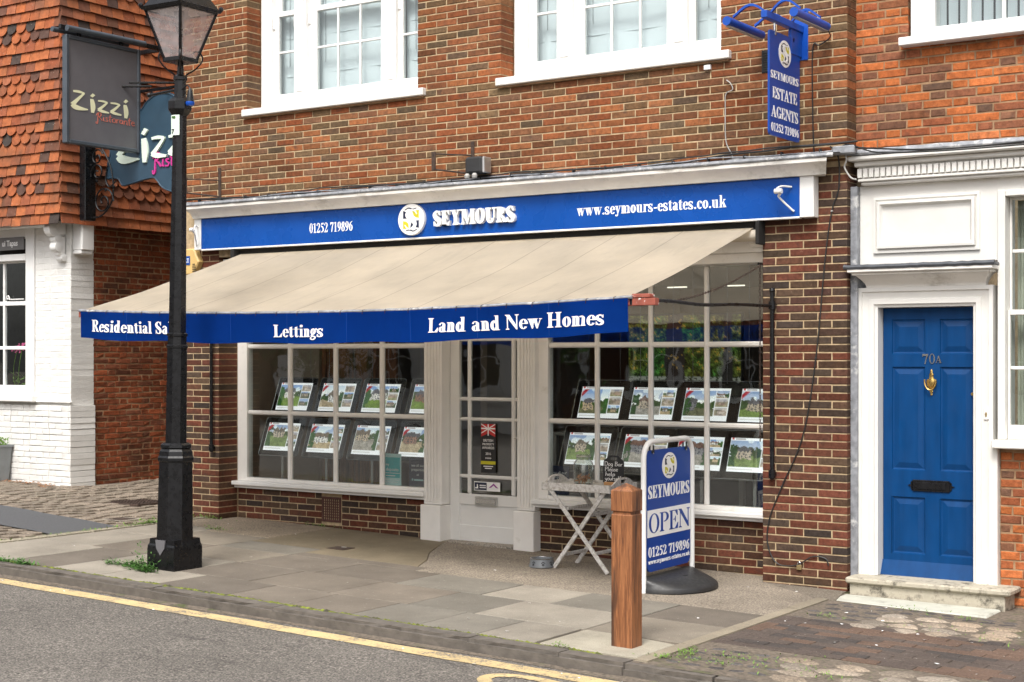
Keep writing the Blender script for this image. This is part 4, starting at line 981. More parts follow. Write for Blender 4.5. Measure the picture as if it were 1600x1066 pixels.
for k in range(9):
    x = AX0+(AX1-AX0)*(k+.97)/9; 
    if k == 8: continue
    bm = BM(); A = [[bm.verts.new((x+s*.002, yv(x, z)-.006, z-sag(x))) for s in (-1, 1)] for z in (2.116, 2.04, 1.96, 1.885)]
    for a, b in zip(A, A[1:]): bm.faces.new((a[0], a[1], b[1], b[0]))
    fin(bm, 'valance_seam', 'blue_steel', aw)
FV = lambda x, z, d: (x, yv(x, z)-.0055+d, z-sag(x))
text('Residential Sales', FV, -2.937, -1.80, 1.945, .103, 'print_white', aw, thick=.001)
text('Lettings', FV, -.791, -.246, 1.930, .098, 'print_white', aw, thick=.001)
text('Land and New Homes', FV, .765, 2.283, 1.945, .106, 'print_white', aw, thick=.001, per='word')
# lacing hem along the front bar
bm = BM(); tube(bm, [(AX0-.03+(AX1-AX0+.06)*i/80, -2.052, 2.124-sag(AX0+(AX1-AX0)*i/80)+rnd.uniform(-.002, .002)) for i in range(81)], .012, 8)
fin(bm, 'hem', 'lead', aw, True)
for i in range(25):
    x = AX0+(AX1-AX0)*(i+.5)/25; bm = BM(); tube(bm, [(x, -2.067, 2.10-sag(x)), (x+.006, -2.07, 2.13-sag(x)), (x+.010, -2.045, 2.136-sag(x))], .0022, 5); fin(bm, 'tie', 'rust', aw)
bm = BM(); box(bm, AX0-.05, AX1+.20, -2.045, -1.985, 2.075-.01, 2.115, .004); fin(bm, 'front_bar', 'red_wood', aw)
bm = BM(); box(bm, AX1+.02, AX1+.16, -2.05, -1.97, 2.116, 2.145, .006); fin(bm, 'bar_end_block', 'red_wood', aw)
# shift the middle of the bar down with the cloth
o = [c for c in aw.children if c.name.startswith('front_bar')][0]; bm = BM(); bm.from_mesh(o.data)
bmesh.ops.subdivide_edges(bm, edges=[e for e in bm.edges if abs(e.verts[0].co.x-e.verts[1].co.x) > 1], cuts=24)
for v in bm.verts: v.co.z -= max(0, sag(v.co.x))
bm.to_mesh(o.data); bm.free()
bm = BM(); cyl(bm, (AX0-.01, -.07, 2.672), (2.495, -.07, 2.672), .045, 20); fin(bm, 'roller', 'canvas', aw, True)
bm = BM(); box(bm, -3.16, 2.50, -.055, -.008, 2.715, 2.783); box(bm, -3.17, -3.12, -.13, -.008, 2.60, 2.78, .004); box(bm, 2.50, 2.53, -.13, -.008, 2.60, 2.78, .004); fin(bm, 'roller_housing', 'dark', aw)
for px, ex in ((2.605, 2.47), (-3.515, -3.10)):
    bm = BM(); cyl(bm, (px, -.045, .79), (px, -.045, 2.22), .017, 12)
    for z in (.80, 2.12): cyl(bm, (px, -.045, z-.03), (px, -.045, z+.03), .028, 12); box(bm, px-.02, px+.02, -.04, .005, z-.012, z+.012)
    lathe(bm, [(.017, 2.22), (.025, 2.235), (.02, 2.255), (.004, 2.262)], 10, (px, -.045, 0)); lathe(bm, [(.004, .75), (.02, .758), (.025, .775), (.017, .79)], 10, (px, -.045, 0))
    fin(bm, 'wall_rod', 'black', aw, True)
    bm = BM(); P = [(px, -.05, 2.115), (px+(ex-px)*.3, -.6, 2.112), (px+(ex-px)*.55, -1.1, 2.096), (px+(ex-px)*.8, -1.62, 2.112), (ex, -2.0, 2.09)]
    tube(bm, catmull(P, 6), .0135, 10); cyl(bm, (ex-.0, -2.03, 2.07), (ex, -2.03, 2.12), .018, 10); fin(bm, 'folding_arm', 'black', aw, True)
def chain(a, b, sg, n, parent, r=.0026, L2=.019):
    bm = BM(); a, b = Vector(a), Vector(b); P = []
    for i in range(n+1):
        t = i/n; p = a.lerp(b, t); p.z -= sg*4*t*(1-t); P.append(p)
    for i, (p, q) in enumerate(zip(P, P[1:])):
        d = (q-p); l = d.length; d.normalize(); s = d.cross(Vector((0, 1, 0)) if abs(d.y) < .8 else Vector((1, 0, 0))).normalized()
        if i % 2: s = d.cross(s).normalized()
        c = (p+q)/2; o = [c+d*(l*.62*math.cos(k*math.pi/3))+s*(.0085*math.sin(k*math.pi/3)) for k in range(6)]
        tube(bm, o, r, 5, True)
    return fin(bm, 'chain', 'rust', parent, True)
chain((2.50, -.03, 2.44), (2.50, -1.62, 2.10), .05, 74, aw)
chain((2.49, -.02, 2.44), (2.49, -.015, 1.05), 0, 58, aw)
bm = BM(); cyl(bm, (2.49, .02, 2.45), (2.49, -.05, 2.45), .01, 8); cyl(bm, (2.49, .02, 1.75), (2.49, -.035, 1.75), .006, 8); fin(bm, 'chain_hook', 'black', aw)

# ================================================================== hanging blue sign on the brown wall
hx = 2.83
hsn = thing('hanging_sign', 'blue hanging sign with logo and estate agents lettering high on the brick wall', 'sign', (hx, 0, 3.3))
FH = lambda y, z, d: (.008-d, y, z)        # surface facing +x, local frame
bm = BM(); plate(bm, rrect(-.605, -.048, .075, .86, .03), .016, lambda y, z, d: (.008-d, y, z)); fin(bm, 'sign_panel', 'blue_panel', hsn)
sl = -.0
text('SEYMOURS', FH, -.585, -.07, .504, .058, 'print_white', hsn, thick=.001, T=.19)
text('ESTATE', FH, -.555, -.10, .356, .085, 'print_white', hsn, thick=.001, T=.19)
text('AGENTS', FH, -.575, -.075, .214, .085, 'print_white', hsn, thick=.001, T=.19)
text('01252 719896', FH, -.58, -.065, .108, .064, 'print_white', hsn, thick=.001, T=.19)
logo(FH, -.33, .716, .112, .102, hsn, th=.002)
bm = BM(); box(bm, -.025, .025, -.69, -.006, .93, .985, .004); fin(bm, 'bracket_arm', 'blue_steel', hsn)
bm = BM(); box(bm, -.06, .06, -.012, 0, .72, 1.10, .003); box(bm, -.012, .012, -.22, -.0125, .74, .929, .002); fin(bm, 'wall_plate', 'blue_steel', hsn)
for dx in (-.29, .25):
    bm = BM(); cyl(bm, (dx, -.72, .935), (dx, -.10, .935), .034, 18); fin(bm, 'light_tube', 'blue_steel', hsn, True)
    bm = BM(); box(bm, dx-.02, dx+.02, -.70, -.12, .896, .901); fin(bm, 'light_lens', 'cable_grey', hsn)
    for y in (-.60, -.22):
        bm = BM(); s = 1 if dx > 0 else -1; A = []
        for k in range(9):
            t_ = k/8; x = .02*s+(dx-.02*s)*t_; z = .975+.075*math.sin(math.pi*min(1, t_*1.15)*.9)+(-.02 if k == 8 else 0); A.append([bm.verts.new((x, y+q, z+w2)) for q, w2 in ((-.012, 0), (.012, 0), (.012, .018), (-.012, .018))])
        for a, b in zip(A, A[1:]):
            for q in range(4): bm.faces.new((a[q], a[(q+1) % 4], b[(q+1) % 4], b[q]))
        bm.faces.new(A[0][::-1]); bm.faces.new(A[-1]); fin(bm, 'light_bracket', 'blue_steel', hsn)
for y in (-.50, -.17):
    bm = BM(); cyl(bm, (0, y, .86), (0, y, .93), .008, 8); box(bm, -.012, .012, y-.014, y+.014, .83, .868, .003); fin(bm, 'hanging_clamp', 'steel', hsn)
bm = BM(); tube(bm, catmull([(.25, -.10, .92), (.25, -.03, .87), (.16, -.02, .82), (.10, -.012, .80), (.10, -.012, .3), (.11, -.012, .0)], 5), .005, 6); fin(bm, 'cable', 'cable', hsn)

# ================================================================== small things on the brown wall
t = thing('alarm_box', 'cream hexagonal burglar alarm box on the brick pier behind the lamp post', 'alarm box', (-3.80, 0, 2.68))
bm = BM(); plate(bm, [(-.13, .06), (-.08, .135), (.07, .135), (.14, .0), (.06, -.13), (-.10, -.13)], .07, FY(-.08)); bmesh.ops.bevel(bm, geom=[e for e in bm.edges if all(v.co.y < -.05 for v in e.verts)], offset=.012, segments=1, affect='EDGES'); fin(bm, 'alarm_case', 'cream_box', t)
bm = BM(); box(bm, -.09, .02, -.085, -.0805, -.03, .06); fin(bm, 'blue_label', 'blue', t); text('AT', lambda x, z, d: (x, -.0855+d, z), -.055, .012, -.008, .045, 'print_white', t, thick=.001)
bm = BM()
for i in range(5): box(bm, .055, .115-i*.006, -.084, -.0805, -.10+i*.018, -.093+i*.018)
fin(bm, 'sounder_slots', 'dark', t)
def iron(x, z, lab):
    t = thing('iron_bracket', lab, 'bracket', (x, 0, z)); bm = BM()
    box(bm, .30, .335, -.016, -.004, -.05, .26, .002); fin(bm, 'wall_strap', 'rust', t)
    bm = BM(); box(bm, .0, .045, -.20, -.19, .0, .17, .002); fin(bm, 'front_strap', 'rust', t)
    bm = BM(); tube(bm, [(.02, -.195, .15), (.31, -.012, .135)], .007, 6); tube(bm, [(.03, -.195, .01), (.315, -.012, -.03)], .009, 6); fin(bm, 'tie_rod', 'rust', t)
iron(-3.75, 3.36, 'rusty iron strap bracket on the brick wall right of the street lamp')
iron(-.62, 3.38, 'rusty iron strap bracket on the brick wall beside the black floodlight')
t = thing('floodlight', 'small black floodlight sitting on the shop cornice over the round logo', 'floodlight', (-.18, -.10, 3.30))
bm = BM(); box(bm, -.10, .08, -.07, .06, .03, .18, .02); fin(bm, 'lamp_housing', 'black_matt', t)
bm = BM(); box(bm, .0805, .105, -.06, .06, .035, .175, .008); fin(bm, 'lamp_glass', 'silver', t)
for x in (-.06, .02):
    bm = BM(); lathe(bm, [(.005, -.02), (.022, -.01), (.026, .012), (.015, .03)], 12, (x, -.08, 0)); fin(bm, 'clamp_foot', 'cable_grey', t, True)
t = thing('cornice_cables', 'bundle of black cables sagging along the top of the shop cornice', 'cable')
for k, (r, off, mt_) in enumerate(((.0085, .0, 'cable'), (.006, .014, 'cable'), (.005, -.008, 'lead'))):
    P = []; q = random.Random(k+2)
    for i in range(40):
        x = -3.9+7.2*i/39; z = 3.300+off+q.uniform(-.006, .006)+.012*math.sin(x*3+k)+(.05*max(0, (x-.6)/2.6)**2 if x > .6 else 0)*(1 if k < 2 else .2)
        P.append((x, -.035-.004*k, z))
    bm = BM(); tube(bm, catmull(P, 3), r, 6); fin(bm, 'cable', mt_, t, True)
for i in range(22):
    x = -3.7+6.7*i/21; bm = BM(); box(bm, x-.006, x+.006, -.05, -.004, 3.29, 3.318, .003); fin(bm, 'cable_clip', 'black_matt', t)
t = thing('corner_cables', 'tangle of black and grey cables at the corner between the brown and orange walls', 'cable')
for mt_, r, P in (('cable', .007, [(3.19, -.02, 3.33), (3.26, -.05, 3.31), (3.5, -.14, 3.27), (3.9, -.25, 3.22), (4.3, -.25, 3.215), (4.8, -.25, 3.23), (5.4, -.2, 3.25)]),
                  ('cable', .006, [(3.15, -.03, 3.30), (3.24, -.06, 3.33), (3.5, -.16, 3.24), (3.9, -.25, 3.205), (4.4, -.255, 3.20), (5.4, -.25, 3.21)]),
                  ('cable_grey', .007, [(3.10, -.03, 3.31), (3.18, -.04, 3.30), (3.22, -.05, 3.22), (3.20, -.04, 3.16), (3.25, -.04, 3.08), (3.30, -.05, 3.06)]),
                  ('cable', .006, [(3.08, -.03, 3.33), (3.14, -.05, 3.28), (3.15, -.02, 3.18), (3.145, -.012, 3.02)])):
    bm = BM(); tube(bm, catmull(P, 6), r, 6); fin(bm, 'cable', mt_, t, True)
bm = BM(); box(bm, 3.12, 3.30, -.10, -.02, 3.255, 3.32, .01); fin(bm, 'lead_patch', 'lead', t)
t = thing('loose_cable', 'thin black cable hanging loose down the right brick pier and curling at its foot', 'cable')
bm = BM(); tube(bm, catmull([(3.145, -.012, 3.02), (3.128, -.012, 2.95), (3.087, -.014, 2.836), (3.035, -.014, 2.494), (2.956, -.014, 1.705), (2.851, -.014, 1.109), (2.674, -.014, .702), (2.571, -.016, .446), (2.555, -.018, .243), (2.636, -.02, .098), (2.798, -.02, .095), (2.93, -.018, .17), (3.035, -.014, .163), (3.06, -.012, .11)], 8), .0052, 6); fin(bm, 'cable_run', 'cable', t, True)
for p in ((3.087, 2.836), (2.956, 1.705), (2.674, .702)):
    bm = BM(); box(bm, p[0]-.008, p[0]+.008, -.022, -.004, p[1]-.006, p[1]+.006, .002); fin(bm, 'clip', 'cable_grey' if p[1] > 2.5 else 'black_matt', t)
t = thing('padlock', 'small brass padlock hooked on the brick pier at the curl of the loose cable', 'padlock', (2.82, -.008, .105))
bm = BM(); box(bm, -.02, .02, -.018, 0, -.045, -.005, .003); fin(bm, 'lock_body', 'padlock', t)
bm = BM(); tube(bm, [(.013*math.cos(R(a)), -.009, -.005+.022*math.sin(R(a))) for a in range(0, 181, 20)], .0035, 6); fin(bm, 'shackle', 'steel', t)
t = thing('grey_wire', 'thin grey wire on the brick wall left of the blue hanging sign', 'cable')
bm = BM(); tube(bm, catmull([(2.20, -.02, 3.93), (2.235, -.02, 3.90), (2.25, -.015, 3.85), (2.19, -.012, 3.82), (2.185, -.012, 3.70), (2.19, -.012, 3.45), (2.24, -.014, 3.34), (2.255, -.02, 3.30)], 6), .0045, 6); fin(bm, 'wire', 'cable_grey', t, True)
bm = BM(); box(bm, 2.00, 2.06, -.03, -.004, 4.03, 4.07, .004); fin(bm, 'wire_clip', 'white_clean', t)

# ================================================================== the orange brick house, number 70A
house = thing('town_house', 'old orange brick house with white panelled doorcase and blue front door 70A', 'building')
JY = .12
bm = BM(); box(bm, 3.2035, 3.62, .18, .45, 3.20, 7.2); box(bm, 3.62, 8.0, .18, .45, 3.20, 4.10); box(bm, 3.62, 8.0, .18, .45, 5.6, 7.2); box(bm, 5.25, 8.0, .18, .45, 4.10, 5.6); fin(bm, 'wall', 'mortar_old', house)
bm = BM(); box(bm, 4.322, 8.0, .15, .45, -.3, 1.06); fin(bm, 'lower_wall', 'mortar_old', house)
mo = Masonry(house, 'brick_orange', .0032, var=10)
f1 = face(0, .18)
for k in range(60):
    zc = 3.285+.066*k
    if zc > 6.3: break
    ph = 3.21+(.1725 if k % 2 else 0)+rnd.uniform(-.012, .012)
    if 4.09 < zc < 5.6: mo.row(f1, zc, 3.207, 3.62, [.232, .118], ph, .055, .011); mo.row(f1, zc, 5.25, 6.0, [.232, .118], ph, .055, .011)
    else: mo.row(f1, zc, 3.207, 6.0, [.232, .118], ph, .055, .011)
f1 = face(0, .15)
for k in range(18):
    zc = -.13+.066*k; mo.row(f1, zc, 4.326, 6.0, [.232, .118], 4.25+(.1725 if k % 2 else 0)+rnd.uniform(-.015, .015), .055, .011)
mo.build(300)
# upper window
bm = BM(); ringb(bm, 3.65, 5.22, 4.125, 5.6, .185, .1, .065, .1, .15, .28, .004); win = fin(bm, 'window', 'white_clean', house)
bm = BM(); box(bm, 3.58, 5.3, .07, .24, 4.062, 4.124, .006); fin(bm, 'sill', 'white_clean', win)
for a, b in ((3.835, 4.072), (4.098, 4.325), (4.351, 4.58), (4.606, 4.84), (4.866, 5.115)):
    panes(win, [(a, b)], [(4.20, 4.62), (4.65, 5.45)], .19, 'glass_up')
    if b < 5: bm = BM(); box(bm, b, b+.026, .175, .215, 4.19, 5.5, .006); fin(bm, 'glazing_bar', 'white_clean', win)
bm = BM(); box(bm, 3.83, 5.12, .18, .21, 4.62, 4.65, .006); fin(bm, 'glazing_bar', 'white_clean', win)
for i in range(15):
    bm = BM(); x = 3.84+i*.088; box(bm, x-.035, x+.035, -.001, .001, 4.19, 5.5, 0, Matrix.Translation((0, .30, 0))); q = fin(bm, 'blind_slat', 'blind_strip', win, org=(x, .30, 4.8)); q.rotation_euler[2] = .5
bm = BM(); box(bm, 3.7, 5.2, .6, .62, 4.0, 5.6); fin(bm, 'room_backing', 'dark', win)
# cornice with dentils
bm = BM(); box(bm, 3.25, 8, .02, .175, 3.165, 3.205, .008); box(bm, 3.215, 8, -.03, .175, 3.2055, 3.245, .01); box(bm, 3.29, 8, .055, .175, 3.025, 3.05, .008); box(bm, 3.275, 8, .035, .175, 3.0505, 3.072, .005); fin(bm, 'cornice', 'white', house)
bm = BM(); box(bm, 3.275, 8, .055, .175, 3.0725, 3.1645); fin(bm, 'dentil_backing', 'white', house)
for i in range(52):
    x = 3.275+i*.0455; bm = BM(); box(bm, x, x+.034, .028, .0545, 3.080, 3.150, .002); fin(bm, 'dentil', 'white', house)
bm = BM(); n = 60; A = []
for i in range(n+1):
    x = 3.21+4.8*i/n; q = rnd.uniform(-.004, .004); A.append([bm.verts.new(v) for v in ((x, -.036, 3.2455), (x, -.04+q, 3.262), (x, -.02, 3.29+q), (x, .10, 3.305), (x, .176, 3.315))])
for a, b in zip(A, A[1:]):
    for k in range(4): bm.faces.new((a[k], b[k], b[k+1], a[k+1]))
fin(bm, 'lead_flashing', 'lead', house, True)
# flat boarding over the door, raised panel
bm = BM(); box(bm, 3.262, 4.315, JY, .45, 2.422, 3.0245, .002); fin(bm, 'boarding', 'white', house)
bm = BM(); box(bm, 4.3155, 8.0, JY, .45, 2.93, 3.0245); fin(bm, 'boarding', 'white', house)
def frame_prof(bm, x0, x1, z0, z1, y, steps):
    """mitred moulding: steps of (inset, forward)"""
    rings = [[(x0+i, y-f, z0+i), (x1-i, y-f, z0+i), (x1-i, y-f, z1-i), (x0+i, y-f, z1-i)] for i, f in steps]
    R_ = [[bm.verts.new(p) for p in r] for r in rings]
    for a, b in zip(R_, R_[1:]):
        for k in range(4): bm.faces.new((a[k], a[(k+1) % 4], b[(k+1) % 4], b[k]))
    return R_[-1]
bm = BM(); last = frame_prof(bm, 3.375, 4.185, 2.505, 2.93, JY, [(0, 0), (.0, .018), (.018, .02), (.022, .010), (.03, .008), (.035, .034), (.055, .036), (.068, .010), (.074, .004)]); bm.faces.new(last)
fin(bm, 'raised_panel', 'white', house)
bm = BM(); box(bm, 3.206, 3.2615, .06, .3, -.1, 3.02, .004); fin(bm, 'side_board', 'lead', house)
# canopy over the door
bm = BM(); box(bm, 3.225, 4.325, -.06, JY+.05, 2.355, 2.385, .006); box(bm, 3.25, 4.30, -.03, JY+.05, 2.335, 2.3545, .004)
A = []
for i in range(7):
    t_ = i/6; y = .0+.10*math.sin(t_*math.pi/2); z = 2.334-.09*t_; ins = .02+.05*math.sin(t_*math.pi/2)
    A.append([bm.verts.new(p) for p in ((3.25+ins, y, z), (4.30-ins, y, z), (4.30-ins, .16, z), (3.25+ins, .16, z))])
for a, b in zip(A, A[1:]):
    for k in range(4): bm.faces.new((a[k], a[(k+1) % 4], b[(k+1) % 4], b[k]))
bm.faces.new(A[0]); bm.faces.new(A[-1][::-1])
fin(bm, 'canopy', 'soffit', house)
bm = BM(); tube(bm, [(3.20+1.14*i/24, -.055, 2.397+rnd.uniform(-.003, .003)) for i in range(25)], .019, 8); box(bm, 3.21, 4.33, -.05, .118, 2.386, 2.408, .006); fin(bm, 'lead_capping', 'lead_dark', house, True)
# door architrave
bm = BM(); S_ = [(0, 0), (0, .05), (.03, .052), (.034, .038), (.085, .034), (.09, .045), (.125, .046), (.132, .03), (.150, .026)]
x0, x1, z0, z1 = 3.255, 4.285, -.9, 2.243
R_ = [[(x0+i, JY-f+.02, gz(3.7, 0)+.12), (x0+i, JY-f+.02, z1-i), (x1-i, JY-f+.02, z1-i), (x1-i, JY-f+.02, gz(3.7, 0)+.12)] for i, f in S_]
R_.append([(x0+.155, .30, R_[0][0][2]), (x0+.155, .30, z1-.152), (x1-.155, .30, z1-.152), (x1-.155, .30, R_[0][0][2])])
R_ = [[bm.verts.new(p) for p in r] for r in R_]
for a, b in zip(R_, R_[1:]):
    for k in range(3): bm.faces.new((a[k], a[k+1], b[k+1], b[k]))
fin(bm, 'architrave', 'white', house)
bm = BM(); box(bm, 3.256, 3.40, .145, .40, -.1, 2.24); box(bm, 4.14, 4.284, .145, .40, -.1, 2.24); box(bm, 3.4, 4.14, .30, .4, 2.09, 2.24); fin(bm, 'door_frame', 'white', house)
# door leaf
DY2 = .225; D0, D1, DZ0, DZ1 = 3.413, 4.132, .055, 2.088
bm = BM(); box(bm, D0, D1, DY2, DY2+.045, DZ0, DZ1)
dr = fin(bm, 'front_door', 'door_blue', house)
PN = [(3.478, 3.745, 1.735, 2.005), (3.850, 4.108, 1.735, 2.005), (3.478, 3.745, .852, 1.645), (3.850, 4.108, .852, 1.645), (3.482, 3.745, .215, .655), (3.852, 4.112, .215, .655)]
xs = [D0, 3.478, 3.745, 3.850, 4.110, D1]
for a, b, c, d in PN:
    bm = BM(); last = frame_prof(bm, a, b, c, d, DY2-.013, [(0, 0), (.004, .0), (.010, -.010), (.016, -.012), (.022, -.012), (.060, -.001)]); bm.faces.new(last); fin(bm, 'door_panel', 'door_blue', dr)
bm = BM()
for i in range(0, 5, 2): box(bm, xs[i], xs[i+1], DY2-.013, DY2-.0002, DZ0, DZ1)
for a, b in ((xs[1], xs[2]), (xs[3], xs[4])):
    for c, d in ((DZ0, .215), (.655, .852), (1.645, 1.735), (2.005, DZ1)): box(bm, a, b, DY2-.013, DY2-.0002, c, d)
fin(bm, 'rails_and_stiles', 'door_blue', dr)
bm = BM(); v = [bm.verts.new(p) for p in ((3.40, DY2-.014, .165), (4.14, DY2-.014, .165), (4.14, DY2-.06, .05), (3.40, DY2-.06, .05), (3.40, DY2-.014, .05), (4.14, DY2-.014, .05))]
for f in ((0, 1, 2, 3), (3, 2, 5, 4), (0, 3, 4), (1, 5, 2)): bm.faces.new([v[i] for i in f])
fin(bm, 'weather_board', 'door_blue', dr)
FD = FY(DY2-.0135)
for ch, a, b, zz, hh in (('7', 3.716, 3.768, 1.662, .078), ('0', 3.770, 3.820, 1.665, .075), ('A', 3.822, 3.868, 1.672, .052)):
    text(ch, FD, a, b, zz, hh, 'steel', dr, name='door_number', T=.12, t=.06, thick=.005)
bm = BM(); cx_ = 3.789
prof = [(.004, 1.425), (.010, 1.432), (.006, 1.442), (.014, 1.452), (.010, 1.462), (.022, 1.478), (.036, 1.50), (.040, 1.53), (.036, 1.545), (.020, 1.552), (.014, 1.575), (.018, 1.582), (.008, 1.60), (.010, 1.61), (.003, 1.622)]
for r, z in prof: pass
A = []
for r, z in prof: A.append([bm.verts.new((cx_+r*1.05*math.cos(R(a)), DY2-.014-abs(r*.55*math.sin(R(a))), z)) for a in range(180, 361, 20)])
for a, b in zip(A, A[1:]):
    for k in range(9): bm.faces.new((a[k], a[k+1], b[k+1], b[k]))
kn = fin(bm, 'door_knocker', 'brass', dr, True)
bm = BM(); tube(bm, [(cx_+.043*math.cos(R(a)), DY2-.045, 1.535+.068*math.sin(R(a))) for a in range(170, 371, 10)], .0055, 7); fin(bm, 'knocker_ring', 'brass', dr, True)
bm = BM(); box(bm, 3.645, 3.93, DY2-.024, DY2-.0135, .698, .785, .004); fin(bm, 'letter_plate', 'black', dr)
for s_, x in ((-1, 3.643), (1, 3.932)):
    bm = BM(); plate(bm, [(x, .705), (x+s_*.014, .72), (x+s_*.01, .733), (x+s_*.035, .742), (x+s_*.01, .751), (x+s_*.014, .765), (x, .778)], .008, FY(DY2-.022)); fin(bm, 'letter_plate_finial', 'black', dr)
bm = BM(); box(bm, 3.672, 3.903, DY2-.031, DY2-.0245, .715, .768, .004); fin(bm, 'letter_flap', 'black', dr)
bm = BM(); box(bm, 4.218, 4.252, JY-.028, JY-.005, 1.255, 1.345, .005); bell = fin(bm, 'door_bell', 'white_warm', house)
bm = BM(); plate(bm, ellipse(4.235, 1.295, .008, .018, 14), .004, FY(JY-.0325)); fin(bm, 'bell_push', 'padlock', bell)
bm = BM(); lathe(bm, [(.012, 0), (.012, .008)], 12); bmesh.ops.transform(bm, matrix=Matrix.Translation((4.10, DY2-.014, 1.44)) @ Matrix.Rotation(R(90), 4, 'X'), verts=bm.verts); fin(bm, 'door_lock', 'brass', dr)
# lower window
bm = BM(); box(bm, 4.3155, 4.37, .10, .36, 1.115, 2.93, .004); box(bm, 4.371, 5.6, .10, .36, 2.885, 2.9295, .004); box(bm, 5.55, 5.65, .10, .36, 1.1, 2.88); win = fin(bm, 'window', 'white', house)
bm = BM(); box(bm, 4.29, 5.7, .02, .36, 1.052, 1.113, .007); fin(bm, 'sill', 'white', win)
bm = BM(); ringb(bm, 4.372, 5.55, 1.115, 2.06, .018, .05, .105, .038, .16, .20); fin(bm, 'sash', 'white', win)
bm = BM(); ringb(bm, 4.372, 5.55, 2.02, 2.884, .018, .05, .038, .02, .205, .24); fin(bm, 'sash', 'white', win)
bm = BM(); box(bm, 4.39, 5.5, .165, .19, 1.622, 1.648, .005); fin(bm, 'glazing_bar', 'white', win); bm = BM(); box(bm, 4.39, 5.5, .21, .235, 2.475, 2.502, .005); fin(bm, 'glazing_bar', 'white', win)
bm = BM(); box(bm, 4.90, 4.925, .168, .192, 1.2, 2.03, .005); box(bm, 4.90, 4.925, .212, .236, 2.05, 2.87, .005); fin(bm, 'glazing_bar', 'white', win)
panes(win, [(4.39, 4.90), (4.925, 5.5)], [(1.222, 1.622), (1.648, 2.022)], .18, 'glass_up'); panes(win, [(4.39, 4.90), (4.925, 5.5)], [(2.058, 2.475), (2.502, 2.865)], .225, 'glass_up')
bm = BM(); n = 60; A = []
for i in range(n+1):
    x = 4.40+.75*i/n; y = .32+.02*math.sin(i*.9)+.01*math.sin(i*2.3); A.append([bm.verts.new((x, y, z)) for z in (1.18, 2.87)])
for a, b in zip(A, A[1:]): bm.faces.new((a[0], b[0], b[1], a[1]))
fin(bm, 'curtain', 'curtain', win, True)
bm = BM(); box(bm, 4.3, 7.9, 1.6, 1.65, .9, 3.0); fin(bm, 'room_backing', 'dark', win)
bm = BM(); box(bm, 4.26, 4.318, .09, .40, -.14, 1.05, .003); fin(bm, 'end_board', 'white', house)
# steps
zt = .052
bm = BM(); box(bm, 3.235, 4.47, -.125, .30, zt-.045, zt, .012); st = fin(bm, 'doorstep', 'stone_step', house)
bm = BM(); box(bm, 3.262, 4.425, -.095, .30, -.2, zt-.0455, .004); fin(bm, 'step_riser', 'stone_step', st)
bm = BM(); box(bm, 3.215, 4.40, -.445, -.10, -.115, -.045, .01, Matrix.Rotation(R(.6), 4, 'Y')); fin(bm, 'lower_step', 'stone_slab', house)

# ================================================================== white restaurant with hung tiles
rest = thing('corner_restaurant', 'white painted brick restaurant with orange hung tile upper storey on the corner', 'building')
RX = -6.30; RY = .50
bm = BM(); box(bm, -6.915, RX-.002, RY+.0022, RY+.3, 0, 3.30); box(bm, -9.5, -6.915, RY+.005, RY+.3, 0, 1.19); fin(bm, 'front_wall', 'mortar_white', rest)
bm = BM(); box(bm, RX-.3, RX-.005, RY+.3005, 7, 0, 3.30); fin(bm, 'side_wall', 'mortar_old', rest)
bm = BM(); box(bm, RX-.2, RX-.0018, RY+.3006, .822, 0, 3.30); fin(bm, 'painted_return', 'mortar_white', rest)
mw = Masonry(rest, 'brick_white', .0035, name='painted_brick', proud=.0, var=8)
mf = Masonry(rest, 'brick_flank', .0065, name='brick', proud=.001, var=12)
ff, fs_ = face(0, RY), ((RX, 0, 0), R(90), 0)
for k in range(46):
    zc = .17+.068*k; 
    if zc > 3.27: break
    pr = 0
    ph = -6.3+(.115 if k % 2 else 0)+rnd.uniform(-.01, .01)
    if zc < 1.19: mw.row(face(0, RY-.03), zc, -9.2, RX+.03, [.225, .115], ph, .0635, .0045, dr=.36)
    else: mw.row(ff, zc, -6.915, RX+.004, [.225, .115], ph, .0635, .0045, dr=.33)
    mf.row(fs_, zc, .825, 4.2, [.23, .118], .83+(.17 if k % 2 else 0)+rnd.uniform(-.02, .02), .056, .013)
mw.build(300); mf.build(300)
bm = BM(); box(bm, -9.2, RX+.035, RY-.04, RY+.004, 1.185, 1.205, .008); fin(bm, 'plinth_ledge', 'mortar_white', rest)
# mouldings under the tiles
bm = BM(); box(bm, -9.5, -6.4, RY-.20, RY+.1, 3.27, 3.32, .006); box(bm, -9.5, -6.42, RY-.14, RY+.1, 3.21, 3.2695, .012); box(bm, -9.5, -6.2, RY-.25, RY+.1, 3.3205, 3.35); fin(bm, 'eaves_moulding', 'white_clean', rest)
# restaurant window
bm = BM(); ringb(bm, -8.0, -6.92, 1.27, 3.21, .15, .15, .09, .10, RY-.02, RY+.12, .004); box(bm, -7.85, -7.07, RY-.035, RY+.1, 2.84, 2.92, .006); win = fin(bm, 'window', 'white_clean', rest)
bm = BM(); box(bm, -8.1, -6.86, RY-.10, RY+.1, 1.19, 1.27, .01); fin(bm, 'sill', 'white_clean', win)
bm = BM(); ringb(bm, -7.85, -7.07, 1.36, 2.84, .02, .02, .02, .02, RY+.02, RY+.06); box(bm, -7.83, -7.09, RY+.02, RY+.06, 2.32, 2.37, .004); box(bm, -7.83, -7.09, RY+.02, RY+.06, 1.80, 1.84, .004); box(bm, -7.53, -7.50, RY+.019, RY+.058, 1.38, 2.82, .004); fin(bm, 'sash', 'white_clean', win)
panes(win, [(-7.83, -7.53), (-7.50, -7.09)], [(1.38, 1.80), (1.84, 2.32), (2.37, 2.82)], RY+.04, 'glass_up')
